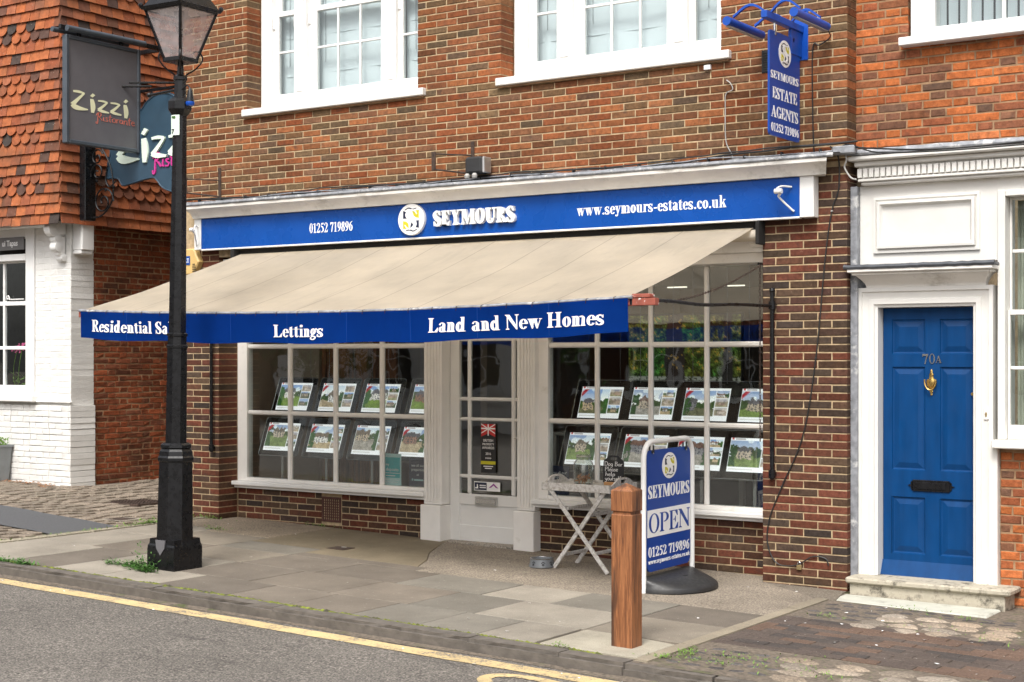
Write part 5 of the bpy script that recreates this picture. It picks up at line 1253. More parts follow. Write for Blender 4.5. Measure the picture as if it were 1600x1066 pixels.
bm = BM(); box(bm, -9.4, -6.6, RY+1.4, RY+1.45, .2, 3.2); box(bm, -9.4, -6.6, RY+.3, RY+1.4, .2, .25); box(bm, -9.4, -6.6, RY+.3, RY+1.4, 3.15, 3.2); fin(bm, 'room_backing', 'dark', rest)
bm = BM(); tube(bm, catmull([(-7.43, RY+.015, 2.395), (-7.45, RY+.012, 2.42), (-7.42, RY+.012, 2.435), (-7.40, RY+.012, 2.41), (-7.38, RY+.012, 2.392), (-7.14, RY+.012, 2.392)], 5), .008, 6); fin(bm, 'window_stay', 'white_clean', win)
t = thing('name_board', 'grey board with white Tapas lettering above the restaurant window', 'sign', (-7.8, RY-.02, 2.97))
bm = BM(); box(bm, -.05, .72, -.02, -.002, 0, .15, .003); fin(bm, 'board', 'grey_board', t)
sans_text('ui Tapas', .095, 'print_white', t, MY(.62, -.0225, .048), align='RIGHT', bold=.002, sx=.9)
# carved corbel and white box
bm = BM(); F_ = FX(0)
for k, (y, z, r) in enumerate(((RY-.16, 3.17, .085), (RY-.10, 2.97, .06), (RY-.03, 2.85, .045), (RY-.11, 3.06, .05))):
    lathe(bm, [(r*.3, -.06), (r, -.05), (r, .05), (r*.3, .06)], 14, (0, 0, 0)); vs = list(bm.verts)[-56:]
    bmesh.ops.transform(bm, matrix=Matrix.Translation((-6.42, y, z)) @ Matrix.Rotation(R(90), 4, 'Y'), verts=vs)
box(bm, -6.48, -6.36, RY-.16, RY, 3.1, 3.28, .02); box(bm, -6.47, -6.37, RY-.10, RY, 2.86, 3.1, .02)
fin(bm, 'carved_corbel', 'white_clean', rest, True)
bm = BM(); box(bm, -6.29, -6.13, .52, .70, 2.93, 3.27, .01); box(bm, -6.29, -6.15, .52, .69, 2.885, 2.929, .01); fin(bm, 'timber_block', 'white_clean', rest)
# tile-hung storey
TX, TY = -6.16, .24
bm = BM(); box(bm, -9.5, TX, TY, 6.9, 3.27, 7.0); fin(bm, 'tiled_storey_wall', 'dark', rest)
def tile_mesh(w_, h_, rd, seed):
    q = random.Random(seed); th = .013; P = []
    if rd:
        for i in range(9): a = R(180+180*i/8); P.append((w_/2*math.cos(a), -h_+w_/2*.9+w_/2*.9*math.sin(a)))
    else: P = [(-w_/2, -h_+q.uniform(-.003, .003)), (w_/2, -h_+q.uniform(-.003, .003))]
    P += [(w_/2, 0), (-w_/2, 0)]
    bow = q.uniform(.0, .004)
    bm = BM(); A = [bm.verts.new((x, -.034*(-z/h_)-bow*math.cos(x/w_*3), z)) for x, z in P]; B = [bm.verts.new((x, -.034*(-z/h_)+th-bow, z)) for x, z in P]; n = len(P)
    bm.faces.new(A); bm.faces.new(B[::-1])
    for i in range(n): bm.faces.new((A[i], B[i], B[(i+1) % n], A[(i+1) % n]))
    bmesh.ops.recalc_face_normals(bm, faces=bm.faces); me = bpy.data.meshes.new('tile'); bm.to_mesh(me); bm.free(); me.materials.append(MT['tile']); return me
TM = {(w_, rd): [tile_mesh(w_, .17, rd, i*3+rd) for i in range(6)] for w_ in (.158, .10) for rd in (0, 1)}
gaug = .116; items = []
for k in range(30):
    zt_ = 3.22+.165+gaug*k; rd = 1 if (k % 5) in (3, 4) else 0
    if zt_ > 6.6: break
    off = .08 if k % 2 else 0
    for side in (0, 1):
        n = 19 if side == 0 else 24
        for i in range(n):
            w_ = .165; a = (i+.5)*w_+off
            rdd = rd and a > .26+(.1 if side == 0 else .2)
            if side == 0: p = Vector((TX+.02-a, TY-.014, zt_)); ang = 0
            else: p = Vector((TX+.014, TY-.02+a, zt_)); ang = R(90)
            if side == 0 and a < .16: pass
            items.append((camscore(p, .16), p, ang, .158, rdd))
        if k % 2:
            p = Vector((TX+.02-.035, TY-.014, zt_)) if side == 0 else Vector((TX+.014, TY-.02+.035, zt_)); items.append((camscore(p, .1), p, 0 if side == 0 else R(90), .10, 0))
items.sort(key=lambda t: -t[0]); V, F = [], []
for i, (s_, p, ang, w_, rd) in enumerate(items):
    me = TM[(w_, rd)][rnd.randrange(6)]; tilt = rnd.uniform(-.03, .03); r2 = rnd.uniform(-.012, .012)
    if i < 300:
        o = bpy.data.objects.new('tile', me); COL.objects.link(o); o.parent = rest; o.location = p+Vector((0, 0, rnd.uniform(-.004, .004))); o.rotation_euler = (tilt*.5, r2, ang)
    else:
        M_ = Matrix.Translation(p) @ Matrix.Rotation(ang, 4, 'Z') @ Matrix.Rotation(r2, 4, 'Y'); b = len(V)
        V += [tuple(M_ @ v.co) for v in me.vertices]; F += [tuple(b+q for q in pl.vertices) for pl in me.polygons]
if V: me = bpy.data.meshes.new('tiling'); me.from_pydata(V, [], F); me.materials.append(MT['tile']); link('tiling', me, None, rest)['kind'] = 'stuff'
# flowers behind the restaurant window and planter
t = thing('window_flowers', 'pink flowers on green stems inside the white restaurant window', 'flowers', (-7.38, RY+.22, 1.33))
q = random.Random(11); bm = BM()
for i in range(60):
    a = q.uniform(0, 6.28); x, y = q.uniform(-.22, .22), q.uniform(-.05, .08); z = q.uniform(.0, .18); l_ = q.uniform(.05, .12); d = Vector((math.cos(a)*l_, math.sin(a)*l_*.4, q.uniform(.0, .08))); s_ = Vector((-d.y, d.x, 0)).normalized()*.016+Vector((0, 0, .012))
    p = Vector((x, y, z)); bm.faces.new([bm.verts.new(v) for v in (p, p+d*.5+s_, p+d, p+d*.5-s_)])
fin(bm, 'leaves', 'leaf2', t, kind='stuff')
for x, z, mt_ in ((-.05, .50, 'flower'), (.12, .38, 'flower'), (-.15, .47, 'flower')):
    bm = BM(); tube(bm, catmull([(x*.6-.1, 0, 0), (x-.06, 0, z*.5), (x, 0, z)], 5), .004, 5); fin(bm, 'stem', 'leaf2', t)
    bm = BM()
    for i in range(26):
        c = Vector((x+q.uniform(-.06, .06), q.uniform(-.03, .03), z+q.uniform(-.035, .05))); a = q.uniform(0, 3.14); u_ = Vector((math.cos(a), .3, math.sin(a)))*.018; v_ = Vector((-math.sin(a), .2, math.cos(a)))*.014
        bm.faces.new([bm.verts.new(p) for p in (c-u_, c-v_, c+u_, c+v_)])
    fin(bm, 'blossom', 'flower', t)
t = thing('planter', 'square grey planter with a low green plant against the white wall', 'planter', (-7.42, .30, .255))
bm = BM(); lathe(bm, [(.17, 0), (.21, .40), (.235, .405), (.235, .43), (.205, .43), (.20, .38)], 4, ph=R(45), cap=True); fin(bm, 'pot', 'zinc', t)
bm = BM()
for i in range(420):
    a = q.uniform(0, 6.28); r = q.uniform(0, .17); p = Vector((r*math.cos(a), r*math.sin(a), .40+q.uniform(0, .13)*(1-r*2))); b = q.uniform(0, 6.28); d = Vector((math.cos(b), math.sin(b), q.uniform(.1, .9)))*.035; s_ = Vector((-d.y, d.x, .2)).normalized()*.009
    bm.faces.new([bm.verts.new(v) for v in (p, p+d*.5+s_, p+d, p+d*.5-s_)])
fin(bm, 'foliage', 'leaf2', t, kind='stuff')

# ================================================================== restaurant signs
pa = thing('pub_sign', 'large charcoal hanging sign with cream Zizzi lettering at the tiled corner', 'sign', (-5.3, 0, 3.95))
FA = lambda y, z, d: (.022-d, y, z)
y0, y1, zb, zt_ = -.419, .616, .022, 1.17
bm = BM(); box(bm, -.02, .02, y0+.02, y1-.02, zb+.02, zt_-.02); fin(bm, 'sign_panel', 'dark_grey', pa)
bm = BM()
for a, b, c, d in ((y0, y0+.045, zb, zt_), (y1-.045, y1, zb, zt_), (y0+.0455, y1-.0455, zb+.0005, zb+.045), (y0+.0455, y1-.0455, zt_-.045, zt_-.0005)): box(bm, -.035, .035, a, b, c, d, .008)
fin(bm, 'sign_frame', 'dark_grey2', pa)
text('Zizzi', FA, -.345, .465, .405, .17, 'cream_print', pa, fn=zizzi, thick=.002, slope=-.0)
text('Ristorante', FA, .0, .54, .315, .085, 'coral', pa, fn=hand, T=.075, thick=.0015)
bm = BM(); box(bm, -.02, .02, y0-.06, 1.10, 1.215, 1.265, .004); fin(bm, 'bracket_bar', 'black', pa)
bm = BM(); cyl(bm, (.07, y0-.02, 1.225), (.07, y1+.02, 1.235), .032, 14); fin(bm, 'trough_light', 'dark_grey2', pa, True)
bm = BM(); cyl(bm, (-.07, y0-.10, 1.215), (-.07, y1-.1, 1.225), .028, 14); fin(bm, 'trough_light', 'dark_grey2', pa, True)
for y in (-.22, .36):
    bm = BM(); box(bm, -.015, .015, y-.02, y+.02, 1.17, 1.215, .003); cyl(bm, (-.08, y, 1.24), (.08, y, 1.24), .014, 8); fin(bm, 'sign_hanger', 'black', pa)
bm = BM(); box(bm, -.86, .0, .93, .97, 1.21, 1.26, .004); box(bm, -.88, -.86, .85, 1.05, 1.1, 1.4, .003); fin(bm, 'wall_arm', 'black', pa)
pb = thing('shaped_sign', 'slate blue shaped sign with pale Zizzi letters partly behind the charcoal sign', 'sign', (-5.2, .62, 3.3))
FB = lambda x, z, d: (x, -.018+d, z)
O_ = [(-.62, .42), (-.60, .60), (-.56, .72), (-.60, .92), (-.50, 1.10), (-.22, 1.13), (-.14, 1.12), (-.04, 1.17), (.05, 1.25), (.20, 1.31), (.36, 1.31), (.50, 1.25), (.58, 1.16), (.66, 1.13), (.86, 1.14), (.95, 1.10), (1.02, .95), (.98, .72), (1.02, .60), (1.04, .42), (.98, .36), (.86, .34), (.68, .30), (.55, .20), (.40, .22), (.28, .27), (.20, .35), (.1, .385), (-.30, .33), (-.37, .335), (-.42, .40), (-.50, .42)]
O_ = [(p.x, p.y) for p in catmull([Vector((a, b, 0)) for a, b in O_+[O_[0]]], 3)][:-1]
bm = BM(); plate(bm, O_, .036, FB); fin(bm, 'sign_board', 'slate_blue', pb)
bm = BM(); tube(bm, [(a*.985+.003, -.02, (b-.75)*.98+.75) for a, b in O_], .008, 6, True); fin(bm, 'sign_rim', 'slate_blue', pb, True)
text('Zizzi', FB, -.42, .82, .60, .31, 'mint_print', pb, fn=zizzi, thick=.022, per='letter')
text('Ristorante', FB, .16, 1.0, .50, .16, 'magenta', pb, fn=hand, T=.10, thick=.015)
bm = BM(); box(bm, -.92, .70, -.015, .015, 1.345, 1.375, .003); fin(bm, 'bracket_bar', 'black', pb)
for k in (.1, .5):
    bm = BM(); cyl(bm, (k, 0, 1.30), (k, 0, 1.35), .012, 8); cyl(bm, (k, 0, 1.40), (k-.30, -.42, 1.37), .013, 8); fin(bm, 'spot_arm', 'black', pb)
sp = thing('bracket_post', 'black iron wall post with scrolled bracket under the charcoal sign', 'bracket', (-5.98, .475, 3.25))
bm = BM(); box(bm, -.05, .05, -.08, .08, 0, .92, .008); fin(bm, 'post', 'black', sp)
def spiral(cx, cz, r0, turns, a0, sgn=1, n=26): return [(cx+r0*(1-.85*i/n)*math.cos(R(a0)+sgn*turns*6.283*i/n), 0, cz+r0*(1-.85*i/n)*math.sin(R(a0)+sgn*turns*6.283*i/n)) for i in range(n+1)]
for P in (spiral(.26, .20, .17, 1.6, 0, 1), spiral(.16, .53, .11, 1.4, 200, -1), spiral(.16, .70, .10, 1.4, 20, 1), catmull([(.05, 0, .80), (.16, 0, .86), (.34, 0, .66), (.42, 0, .42), (.40, 0, .2), (.24, 0, .05), (.06, 0, .03)], 6), catmull([(.33, 0, .60), (.30, 0, .45), (.36, 0, .36), (.47, 0, .42)], 5)):
    bm = BM(); tube(bm, P, .0095, 6); fin(bm, 'scroll', 'black', sp, True)
for x, z in ((.30, .33), (.43, .36), (.15, .44), (.05, .62)):
    bm = BM(); bmesh.ops.create_icosphere(bm, subdivisions=1, radius=.02, matrix=Matrix.Translation((x, 0, z))); fin(bm, 'scroll_knob', 'black', sp)
# ================================================================== ground, road, pavement
def sheet(name, x0, x1, y0, y1, dz, mat, nx=40, ny=20, kind='structure'):
    bm = BM(); g = []
    for i in range(nx+1):
        r = []
        for j in range(ny+1):
            x = x0+(x1-x0)*i/nx; y = y0+(y1-y0)*j/ny; r.append(bm.verts.new((x, y, gz(x, y)+dz)))
        g.append(r)
    for i in range(nx):
        for j in range(ny): bm.faces.new((g[i][j], g[i+1][j], g[i+1][j+1], g[i][j+1]))
    for f_ in bm.faces:
        if f_.normal.z < 0: f_.normal_flip()
    bm.normal_update()
    for f_ in bm.faces:
        if f_.normal.z < 0: f_.normal_flip()
    me = bpy.data.meshes.new(name); bm.to_mesh(me); bm.free(); o = link(name, me, mat, None); o['kind'] = kind; return o
HOOK = [(2.66, -4.0, 0), (2.54, -3.88, 0), (2.55, -3.76, 0), (2.72, -3.70, 0), (3.0, -3.73, 0), (3.4, -3.80, 0), (4.0, -3.84, 0)]
KF = lambda x: -3.31-.012*(x+1)          # front edge of the kerb
sheet('ground', -60, 60, -60, 60, -.35, 'dirt', 30, 30)
road = sheet('road', -30, 30, -13, -3.2, -.085, 'tar', 60, 20)
pav = sheet('pavement', -3.62, 3.16, -3.235, .30, -.012, 'dirt')
yard = sheet('driveway', -14, -3.62, -3.235, 9, -.012, 'dirt', 60, 30)
fore = sheet('forecourt', 3.16, 12, -3.26, .2, -.006, 'dirt')
bm = BM(); A = []
for i in range(121):
    x = -14+.2*i; z = gz(x, 0)-.085+.004; w0, w1 = KF(x)-.10, KF(x)-.25; 
    A.append([bm.verts.new((x, y, z)) for y in (w0+.004*math.sin(x*7), w1+.005*math.sin(x*5+1))])
for a, b in zip(A, A[1:]): bm.faces.new((a[0], a[1], b[1], b[0]))
fin(bm, 'yellow_line', 'yellow', road)
bm = BM(); A = []       # second marking: a hook that curls back beside the first
P = catmull([Vector(p) for p in HOOK], 6)
for i, p in enumerate(P):
    q_ = P[min(i+1, len(P)-1)]-P[max(i-1, 0)]; n_ = Vector((-q_.y, q_.x, 0)).normalized()*.042
    A.append([bm.verts.new((c.x, c.y, gz(c.x, 0)-.085+.0045)) for c in (p+n_, p-n_)])
for a, b in zip(A, A[1:]): bm.faces.new((a[0], a[1], b[1], b[0]))
fin(bm, 'yellow_line', 'yellow', road)
# gutter grit
bm = BM(); A = []
for i in range(121):
    x = -14+.2*i; z = gz(x, 0)-.085; A.append([bm.verts.new((x, KF(x)+.03, z+.012)), bm.verts.new((x, KF(x)-.055+.02*math.sin(x*3.3), z+.003))])
for a, b in zip(A, A[1:]): bm.faces.new((a[0], a[1], b[1], b[0]))
fin(bm, 'gutter_grit', 'dirt', road)
# kerb stones
kerb = thing('kerb', None, None); kerb['kind'] = 'structure'
JX = [-6.2, -5.3, -4.45, -3.6, -2.62, -1.62, -.85, -.20, .36, .88, 1.49, 2.03, 2.70, 3.15]
def rough_block(x0, x1, y0, y1, z0, z1, r=.012, jit=.004, n=5):
    bm = BM(); box(bm, x0, x1, y0, y1, z0, z1)
    es = [e for e in bm.edges if abs(e.verts[0].co.x-e.verts[1].co.x) > .01]; bmesh.ops.subdivide_edges(bm, edges=es, cuts=n)
    te = [e for e in bm.edges if all(abs(v.co.z-z1) < 1e-5 for v in e.verts) and (all(abs(v.co.y-y0) < 1e-5 for v in e.verts))]
    bmesh.ops.bevel(bm, geom=te, offset=r, segments=2, affect='EDGES')
    for v in bm.verts:
        if v.co.z > z0+.01: v.co.z += rnd.uniform(-jit, jit)*.5+.0; v.co.y += rnd.uniform(-jit, jit)
        v.co.z += gz(v.co.x, 0)
    return bm
MT['kerb'] = plain('worn_grey_kerb_stone', (.115, .10, .085), .85, amt=.25, scale=14, bs=45, bd=.008, dirt=(.07, .06, .05), dscale=5)
for a, b in zip(JX, JX[1:]):
    bm = rough_block(a+.002, b-.003, KF(a)-.0, KF(a)+.135, -.16, .002+rnd.uniform(-.003, .003), .022, .004); fin(bm, 'kerb_stone', 'kerb', kerb)
for a, b in ((3.145, 3.72), (3.73, 4.3), (4.31, 4.9), (4.91, 5.6)):
    bm = rough_block(a, b-.01, KF(a)+.02, KF(a)+.13, -.16, -.008, .03, .006); fin(bm, 'kerb_stone', 'kerb', kerb)
# return kerbs at right angles: left edge and right strip
for y0, y1 in ((-3.16, -2.35), (-2.34, -1.5), (-1.49, -.72), (-.71, .0)):
    bm = rough_block(-3.70, -3.60, y0+.004, y1-.004, -.1, .008, .008, .003, 2); o = fin(bm, 'edging_stone', 'sett', kerb); o.color = (.27, .24, .18, 1)
for y0, y1 in ((-3.22, -2.62), (-2.61, -1.75), (-1.74, -1.0), (-.99, -.45)):
    bm = rough_block(3.15, 3.245, y0+.003, y1-.003, -.1, .004, .006, .002, 2); o = fin(bm, 'edging_stone', 'slab', kerb); o.color = (.25, .215, .16, 1)
# paving slabs
TAN, DARK, GREY, PALE, BRN = (.225, .195, .155), (.158, .135, .110), (.192, .175, .146), (.285, .255, .21), (.180, .153, .123)
def slab(pts, col, name='paving_slab', mat='slab', dz=0, th=.04, parent=None, gap=.006):
    cx, cy = sum(p[0] for p in pts)/len(pts), sum(p[1] for p in pts)/len(pts)
    pts = [(x+(gap if x < cx else -gap), y+(gap if y < cy else -gap)) for x, y in pts]
    bm = BM(); tl = rnd.uniform(-.0012, .0012); f = lambda x, y, d: (x, y, gz(x, y)+dz+tl-d)
    plate(bm, pts, th, f); te = [e for e in bm.edges if all(v.co.z > gz(v.co.x, v.co.y)+dz-.01 for v in e.verts)]
    bmesh.ops.bevel(bm, geom=te, offset=.003, segments=1, affect='EDGES')
    o = fin(bm, name, mat, parent or pav); k_ = rnd.uniform(.90, 1.08)*.88; o.color = (col[0]*k_, col[1]*k_, col[2]*k_, 1); return o
rect = lambda x0, x1, y0, y1: [(x0, y0), (x1, y0), (x1, y1), (x0, y1)]
yb = -3.165
rows = [
 (yb, -2.60, [(-.98, PALE), (-.25, DARK), (.35, BRN), (.92, BRN), (1.50, GREY), (1.98, GREY), (2.42, PALE)]),
 (-2.60, -1.95, [(-.55, DARK), (.25, BRN), (.98, BRN), (1.55, GREY), (2.44, PALE), (3.145, TAN)]),
 (-1.95, -1.36, [(-1.25, TAN), (-.45, DARK), (.35, DARK), (1.15, GREY), (1.75, PALE), (2.50, GREY), (3.145, DARK)])]
for y0, y1, cols_ in rows:
    x = {yb: -1.62, -2.60: -1.30, -1.95: -2.1}[y0]
    for x1, c in cols_: slab(rect(x, x1, y0, y1), c); x = x1
slab(rect(-3.595, -2.74, yb, -2.1), PALE); slab(rect(-2.74, -2.19, yb, -2.1), DARK); slab(rect(-2.19, -1.62, yb, -2.62), PALE); slab(rect(-2.19, -1.30, -2.60, -1.95), PALE)
slab(rect(-3.595, -2.9, -2.1, -1.3), PALE); slab(rect(-2.9, -2.1, -2.1, -1.36), BRN); slab(rect(-3.595, -2.9, -1.3, -.55), PALE)
slab(rect(-2.9, -2.1, -1.36, -.72), TAN); slab(rect(-2.1, -1.25, -1.36, -.95), GREY)
slab(rect(-1.25, .1, -1.36, -1.18), DARK)
# bollard foundation
slab([(2.445, -3.16), (3.14, -3.16), (3.14, -2.66), (2.80, -2.60), (2.445, -2.60)], (.40, .365, .29), 'concrete_pad')
# aggregate concrete along the shop
slab([(-3.595, -.55), (-2.9, -.55), (-2.9, -.72), (-2.1, -.72), (-2.15, .255), (-3.44, .255), (-3.44, -.01), (-3.595, -.01)], (.275, .225, .168), 'concrete_apron', 'screed', gap=0)
slab([(-2.1, -.72), (-2.1, -.95), (-1.25, -.95), (-1.25, -1.18), (-.02, -1.18), (-.18, -.85), (-.42, -.50), (-.62, -.1), (-.74, .20), (-1.02, .255), (-2.15, .255)], (.20, .165, .112), 'concrete_apron', 'slab', gap=0)
slab([(-.012, -1.18), (.10, -1.36), (3.14, -1.36), (3.14, -.46), (2.5, -.012), (2.49, .255), (.24, .255), (.02, .16), (-.79, .18), (-.73, .16), (-.61, -.1), (-.41, -.50), (-.17, -.85)], (.265, .225, .178), 'concrete_apron', 'screed', gap=0)
slab([(2.5, -.018), (3.14, -.47), (3.3, -.47), (3.21, -.1), (3.21, -.018)], (.17, .145, .115), 'concrete_apron', 'screed', gap=0)
slab([(.01, -1.18), (.1, -1.18), (.1, -1.36), (.1, -1.36)], DARK, gap=0)
bpy.data.objects.remove([o for o in pav.children][-1])
# moss line between kerb and slabs
bm = BM()
for i in range(260):
    x = -6+8.9*i/259; y = KF(x)+.150+rnd.uniform(-.006, .006); w_ = rnd.uniform(.012, .028)*(1.3 if x < 1.2 else .6); z = gz(x, y)-.004
    v = [bm.verts.new((x-.03, y-w_, z)), bm.verts.new((x+.03, y-w_, z)), bm.verts.new((x+.03, y+w_, z)), bm.verts.new((x-.03, y+w_, z)), bm.verts.new((x, y, z+rnd.uniform(.008, .020)))]
    for k in range(4): bm.faces.new((v[k], v[(k+1) % 4], v[4]))
fin(bm, 'moss_strip', 'moss', None, kind='stuff'); tag(bpy.data.objects['moss_strip'], 'strip of green moss along the back edge of the kerb', 'moss')
# brick pavers and cobbles on the right
MT['paver'] = slab_mat('blue_brown_brick_paver', .25, 70, .002)
i = 0
y = -2.42
while y < -1.36:
    x = 3.25-(.11 if i % 2 else 0)
    while x < 6.2:
        a, b = max(x, 3.252), x+.214
        if b-a > .04:
            bm = BM(); z0 = gz(x, 0); t_ = rnd.uniform(-.003, .002); box(bm, a+.001, b+.0, y+.0015, y+.1025, -.04, t_, .003)
            for v in bm.verts: v.co.z += gz(v.co.x, 0)
            o = fin(bm, 'paver', 'paver', fore); q = rnd.random(); c = (.085, .066, .056) if q < .55 else (.115, .075, .055) if q < .85 else (.062, .052, .047); o.color = (*c, 1)
        x += .218
    y += .105; i += 1
def cobble(x, y, rx, ry, col, parent, h=.018, rot=0, name='cobble', n=8):
    bm = BM(); ph = rnd.uniform(0, 1); rr_ = [rnd.uniform(.78, 1.16) for _ in range(n)]; rings = []
    for s, z in ((1, -.03), (.97, h*.35), (.80, h*.85), (.45, h)):
        rings.append([bm.verts.new((rx*s*rr_[k]*math.cos(ph+k*6.283/n), ry*s*rr_[k]*math.sin(ph+k*6.283/n), z+rnd.uniform(-.0015, .0015))) for k in range(n)])
    for A, B in zip(rings, rings[1:]):
        for k in range(n): bm.faces.new((A[k], A[(k+1) % n], B[(k+1) % n], B[k]))
    bm.faces.new(rings[-1]); o = fin(bm, name, 'sett', parent, True, loc=(x, y, gz(x, y)-.014), rot=(0, 0, rot)); o.color = (*col, 1); return o
def scatter(x0, x1, y0, y1, pale_at, seed):
    q = random.Random(seed); y = y0+.05; r = 0
    while y < y1:
        x = x0+.06+(.07 if r % 2 else 0)
        while x < x1:
            pl = pale_at(x, y)
            if pl: v = q.uniform(.17, .30); w2 = q.uniform(0, .25); col = (v*(1+w2*.4), v*.86, v*(.70-w2*.3)); rx, ry = q.uniform(.10, .155), q.uniform(.08, .105)
            else: v = q.uniform(.05, .10); col = (v*1.05, v*.95, v*.92); rx, ry = q.uniform(.055, .085), q.uniform(.035, .05)
            if pl and q.random() < .45: x += .05; 
            cobble(x, y+q.uniform(-.012, .012), rx, ry, col, fore, .016 if pl else .010, q.uniform(-.3, .3))
            x += rx*1.9+.006
        y += .165 if pale_at(x0+.9, y) else .10; r += 1
scatter(3.27, 5.6, -1.33, -.47, lambda x, y: 3.75 < x < 4.8 and y > -1.3 and y < -.75, 5)
scatter(3.27, 5.2, -3.14, -2.46, lambda x, y: x > 3.9 and y < -2.5, 9)
# driveway setts on the left
q = random.Random(21); y = -3.15; r = 0; sc_ = []
while y < 3.6:
    x = -3.72-(.08 if r % 2 else 0)-q.uniform(0, .05)
    while x > -8.2:
        w_ = q.uniform(.13, .22)
        inpatch = -1.86 < y < -1.05 and x < -3.72 and x > -9
        inb = x < -6.2 and y > .45
        if not inpatch and not inb: sc_.append((camscore((x-w_/2, y, gz(x, y)), w_), x-w_/2, y, w_))
        x -= w_+.012
    y += .135; r += 1
sc_.sort(key=lambda t: -t[0]); V, F = [], []
for i, (s_, x, y, w_) in enumerate(sc_):
    v, f = brick_verts(w_, .118, .05, .0035, q.randrange(999)); zz = gz(x, y)+q.uniform(-.004, .003); b = q.uniform(.85, 1.2)
    P = [(a, -c, -bb) for a, bb, c in v]        # lay the block on its back: front face up
    if i < 300:
        me = bpy.data.meshes.new('sett'); me.from_pydata([(a, -c, -bb) for a, bb, c in v], [], f); bm = BM(); bm.from_mesh(me); bmesh.ops.recalc_face_normals(bm, faces=bm.faces); bm.to_mesh(me); bm.free()
        o = link('sett', me, 'sett', yard, (x, y, zz)); o.color = (.19*b, .155*b, .12*b, 1)
    else:
        k = len(V); V += [(a+x, y-c, zz-bb) for a, bb, c in v]; F += [tuple(k+j for j in ff_) for ff_ in f]
me = bpy.data.meshes.new('sett_paving'); me.from_pydata(V, [], F); o = link('sett_paving', me, 'sett', yard); o['kind'] = 'stuff'; o.color = (.18, .15, .115, 1)
bm = BM(); A = []
for i in range(25):
    x = -3.74-.22*i; A.append([bm.verts.new((x, y, gz(x, y)+.002)) for y in (-1.86+.01*math.sin(x*9), -1.06+.012*math.sin(x*7))])
for a, b in zip(A, A[1:]): bm.faces.new((a[0], a[1], b[1], b[0]))
fin(bm, 'asphalt_patch', 'tar_patch', yard)
t = thing('drain_cover', 'dark ribbed iron cover set in the driveway near the alley wall', 'drain cover', (-4.9, .22, gz(-4.9, .2)))
bm = BM(); box(bm, -.28, .28, -.24, .24, -.02, .006, .003); fin(bm, 'cover_plate', 'rust', t)
bm = BM()
for i in range(12):
    for j in range(9): box(bm, -.26+i*.0455, -.235+i*.0455, -.22+j*.05, -.195+j*.05, .0065, .011)
fin(bm, 'stud_pattern', 'rust', t)
t = thing('drain_cover', 'small square iron cover in the driveway left of the lamp post', 'drain cover', (-4.05, -.75, gz(-4.05, 0)))
bm = BM(); box(bm, -.12, .12, -.11, .11, -.02, .008, .003); fin(bm, 'cover_plate', 'rust', t); bm = BM(); ringb(bm, -.15, .15, -.02, .006, .02, .02, .001, .001, -.14, .14, 0); fin(bm, 'cover_frame', 'sett', t).color = (.3, .27, .22, 1)
t = thing('drain_cover', 'small rusty iron cover in the concrete apron in front of the left shop window', 'drain cover', (-1.18, -.79, gz(-1.18, 0)))
bm = BM(); box(bm, -.10, .10, -.085, .085, -.02, .004, .002); fin(bm, 'cover_plate', 'rust', t); bm = BM(); box(bm, -.02, .03, .035, .055, .0045, .007); fin(bm, 'keyhole', 'cable_grey', t)
# weeds
def weeds(lab, spots, mat='leaf', name='weeds', cat='weeds', L_=.05, up=.8):
    q = random.Random(len(lab)); bm = BM()
    for x, y, sx, sy, h, n in spots:
        for i in range(n):
            px, py = x+q.gauss(0, sx), y+q.gauss(0, sy); pz = gz(px, py)+q.uniform(0, h)*q.random(); a = q.uniform(0, 6.28); l_ = q.uniform(.5, 1)*L_
            d = Vector((math.cos(a)*l_, math.sin(a)*l_, q.uniform(.1, up)*l_)); s_ = Vector((-d.y, d.x, 0)).normalized()*l_*.17; p = Vector((px, py, pz))
            bm.faces.new([bm.verts.new(v) for v in (p, p+d*.5+s_, p+d, p+d*.5-s_)])
    o = fin(bm, name, mat, None, kind='stuff'); return tag(o, lab, cat)
weeds('green weeds sprouting round the left side of the lamp post foot', [(-1.62, -2.73, .07, .04, .07, 300), (-1.80, -2.70, .06, .03, .03, 140), (-1.46, -2.80, .05, .02, .05, 160), (-1.60, -2.74, .02, .02, .26, 90), (-1.42, -2.78, .02, .02, .17, 70), (-1.95, -2.72, .03, .02, .06, 60)], L_=.045)
weeds('low green weeds in the joint between driveway and pavement left of the lamp post', [(-3.66, -.75, .03, .16, .05, 260), (-3.68, -.3, .03, .12, .04, 160), (-3.60, -.55, .05, .05, .03, 80), (-3.66, -1.4, .02, .5, .02, 120), (-3.68, -2.6, .02, .3, .02, 80), (-3.55, -.03, .1, .02, .04, 90), (-2.9, -.62, .08, .03, .03, 60), (-2.3, .22, .12, .02, .05, 50)], 'leaf2', L_=.04)
weeds('clumps of weeds behind the kerb at the far left', [(-2.75, -3.17, .18, .02, .04, 240), (-2.45, -3.17, .07, .015, .04, 160), (-3.3, -3.16, .2, .02, .03, 140)], L_=.04)
weeds('sparse grass growing between the dark cobbles right of the bollard', [(3.32, -2.85, .04, .05, .03, 90), (3.25, -3.05, .05, .03, .02, 60), (3.6, -2.8, .1, .1, .015, 70), (3.9, -2.75, .12, .12, .015, 60), (3.5, -3.0, .15, .05, .015, 60), (4.2, -2.9, .15, .08, .015, 60), (3.9, -.5, .1, .02, .03, 60), (3.5, -1.15, .05, .03, .015, 30), (4.3, -.6, .06, .02, .02, 30), (2.62, -3.18, .02, .01, .03, 40), (4.5, -1.1, .3, .2, .01, 60)], 'leaf2', L_=.03)
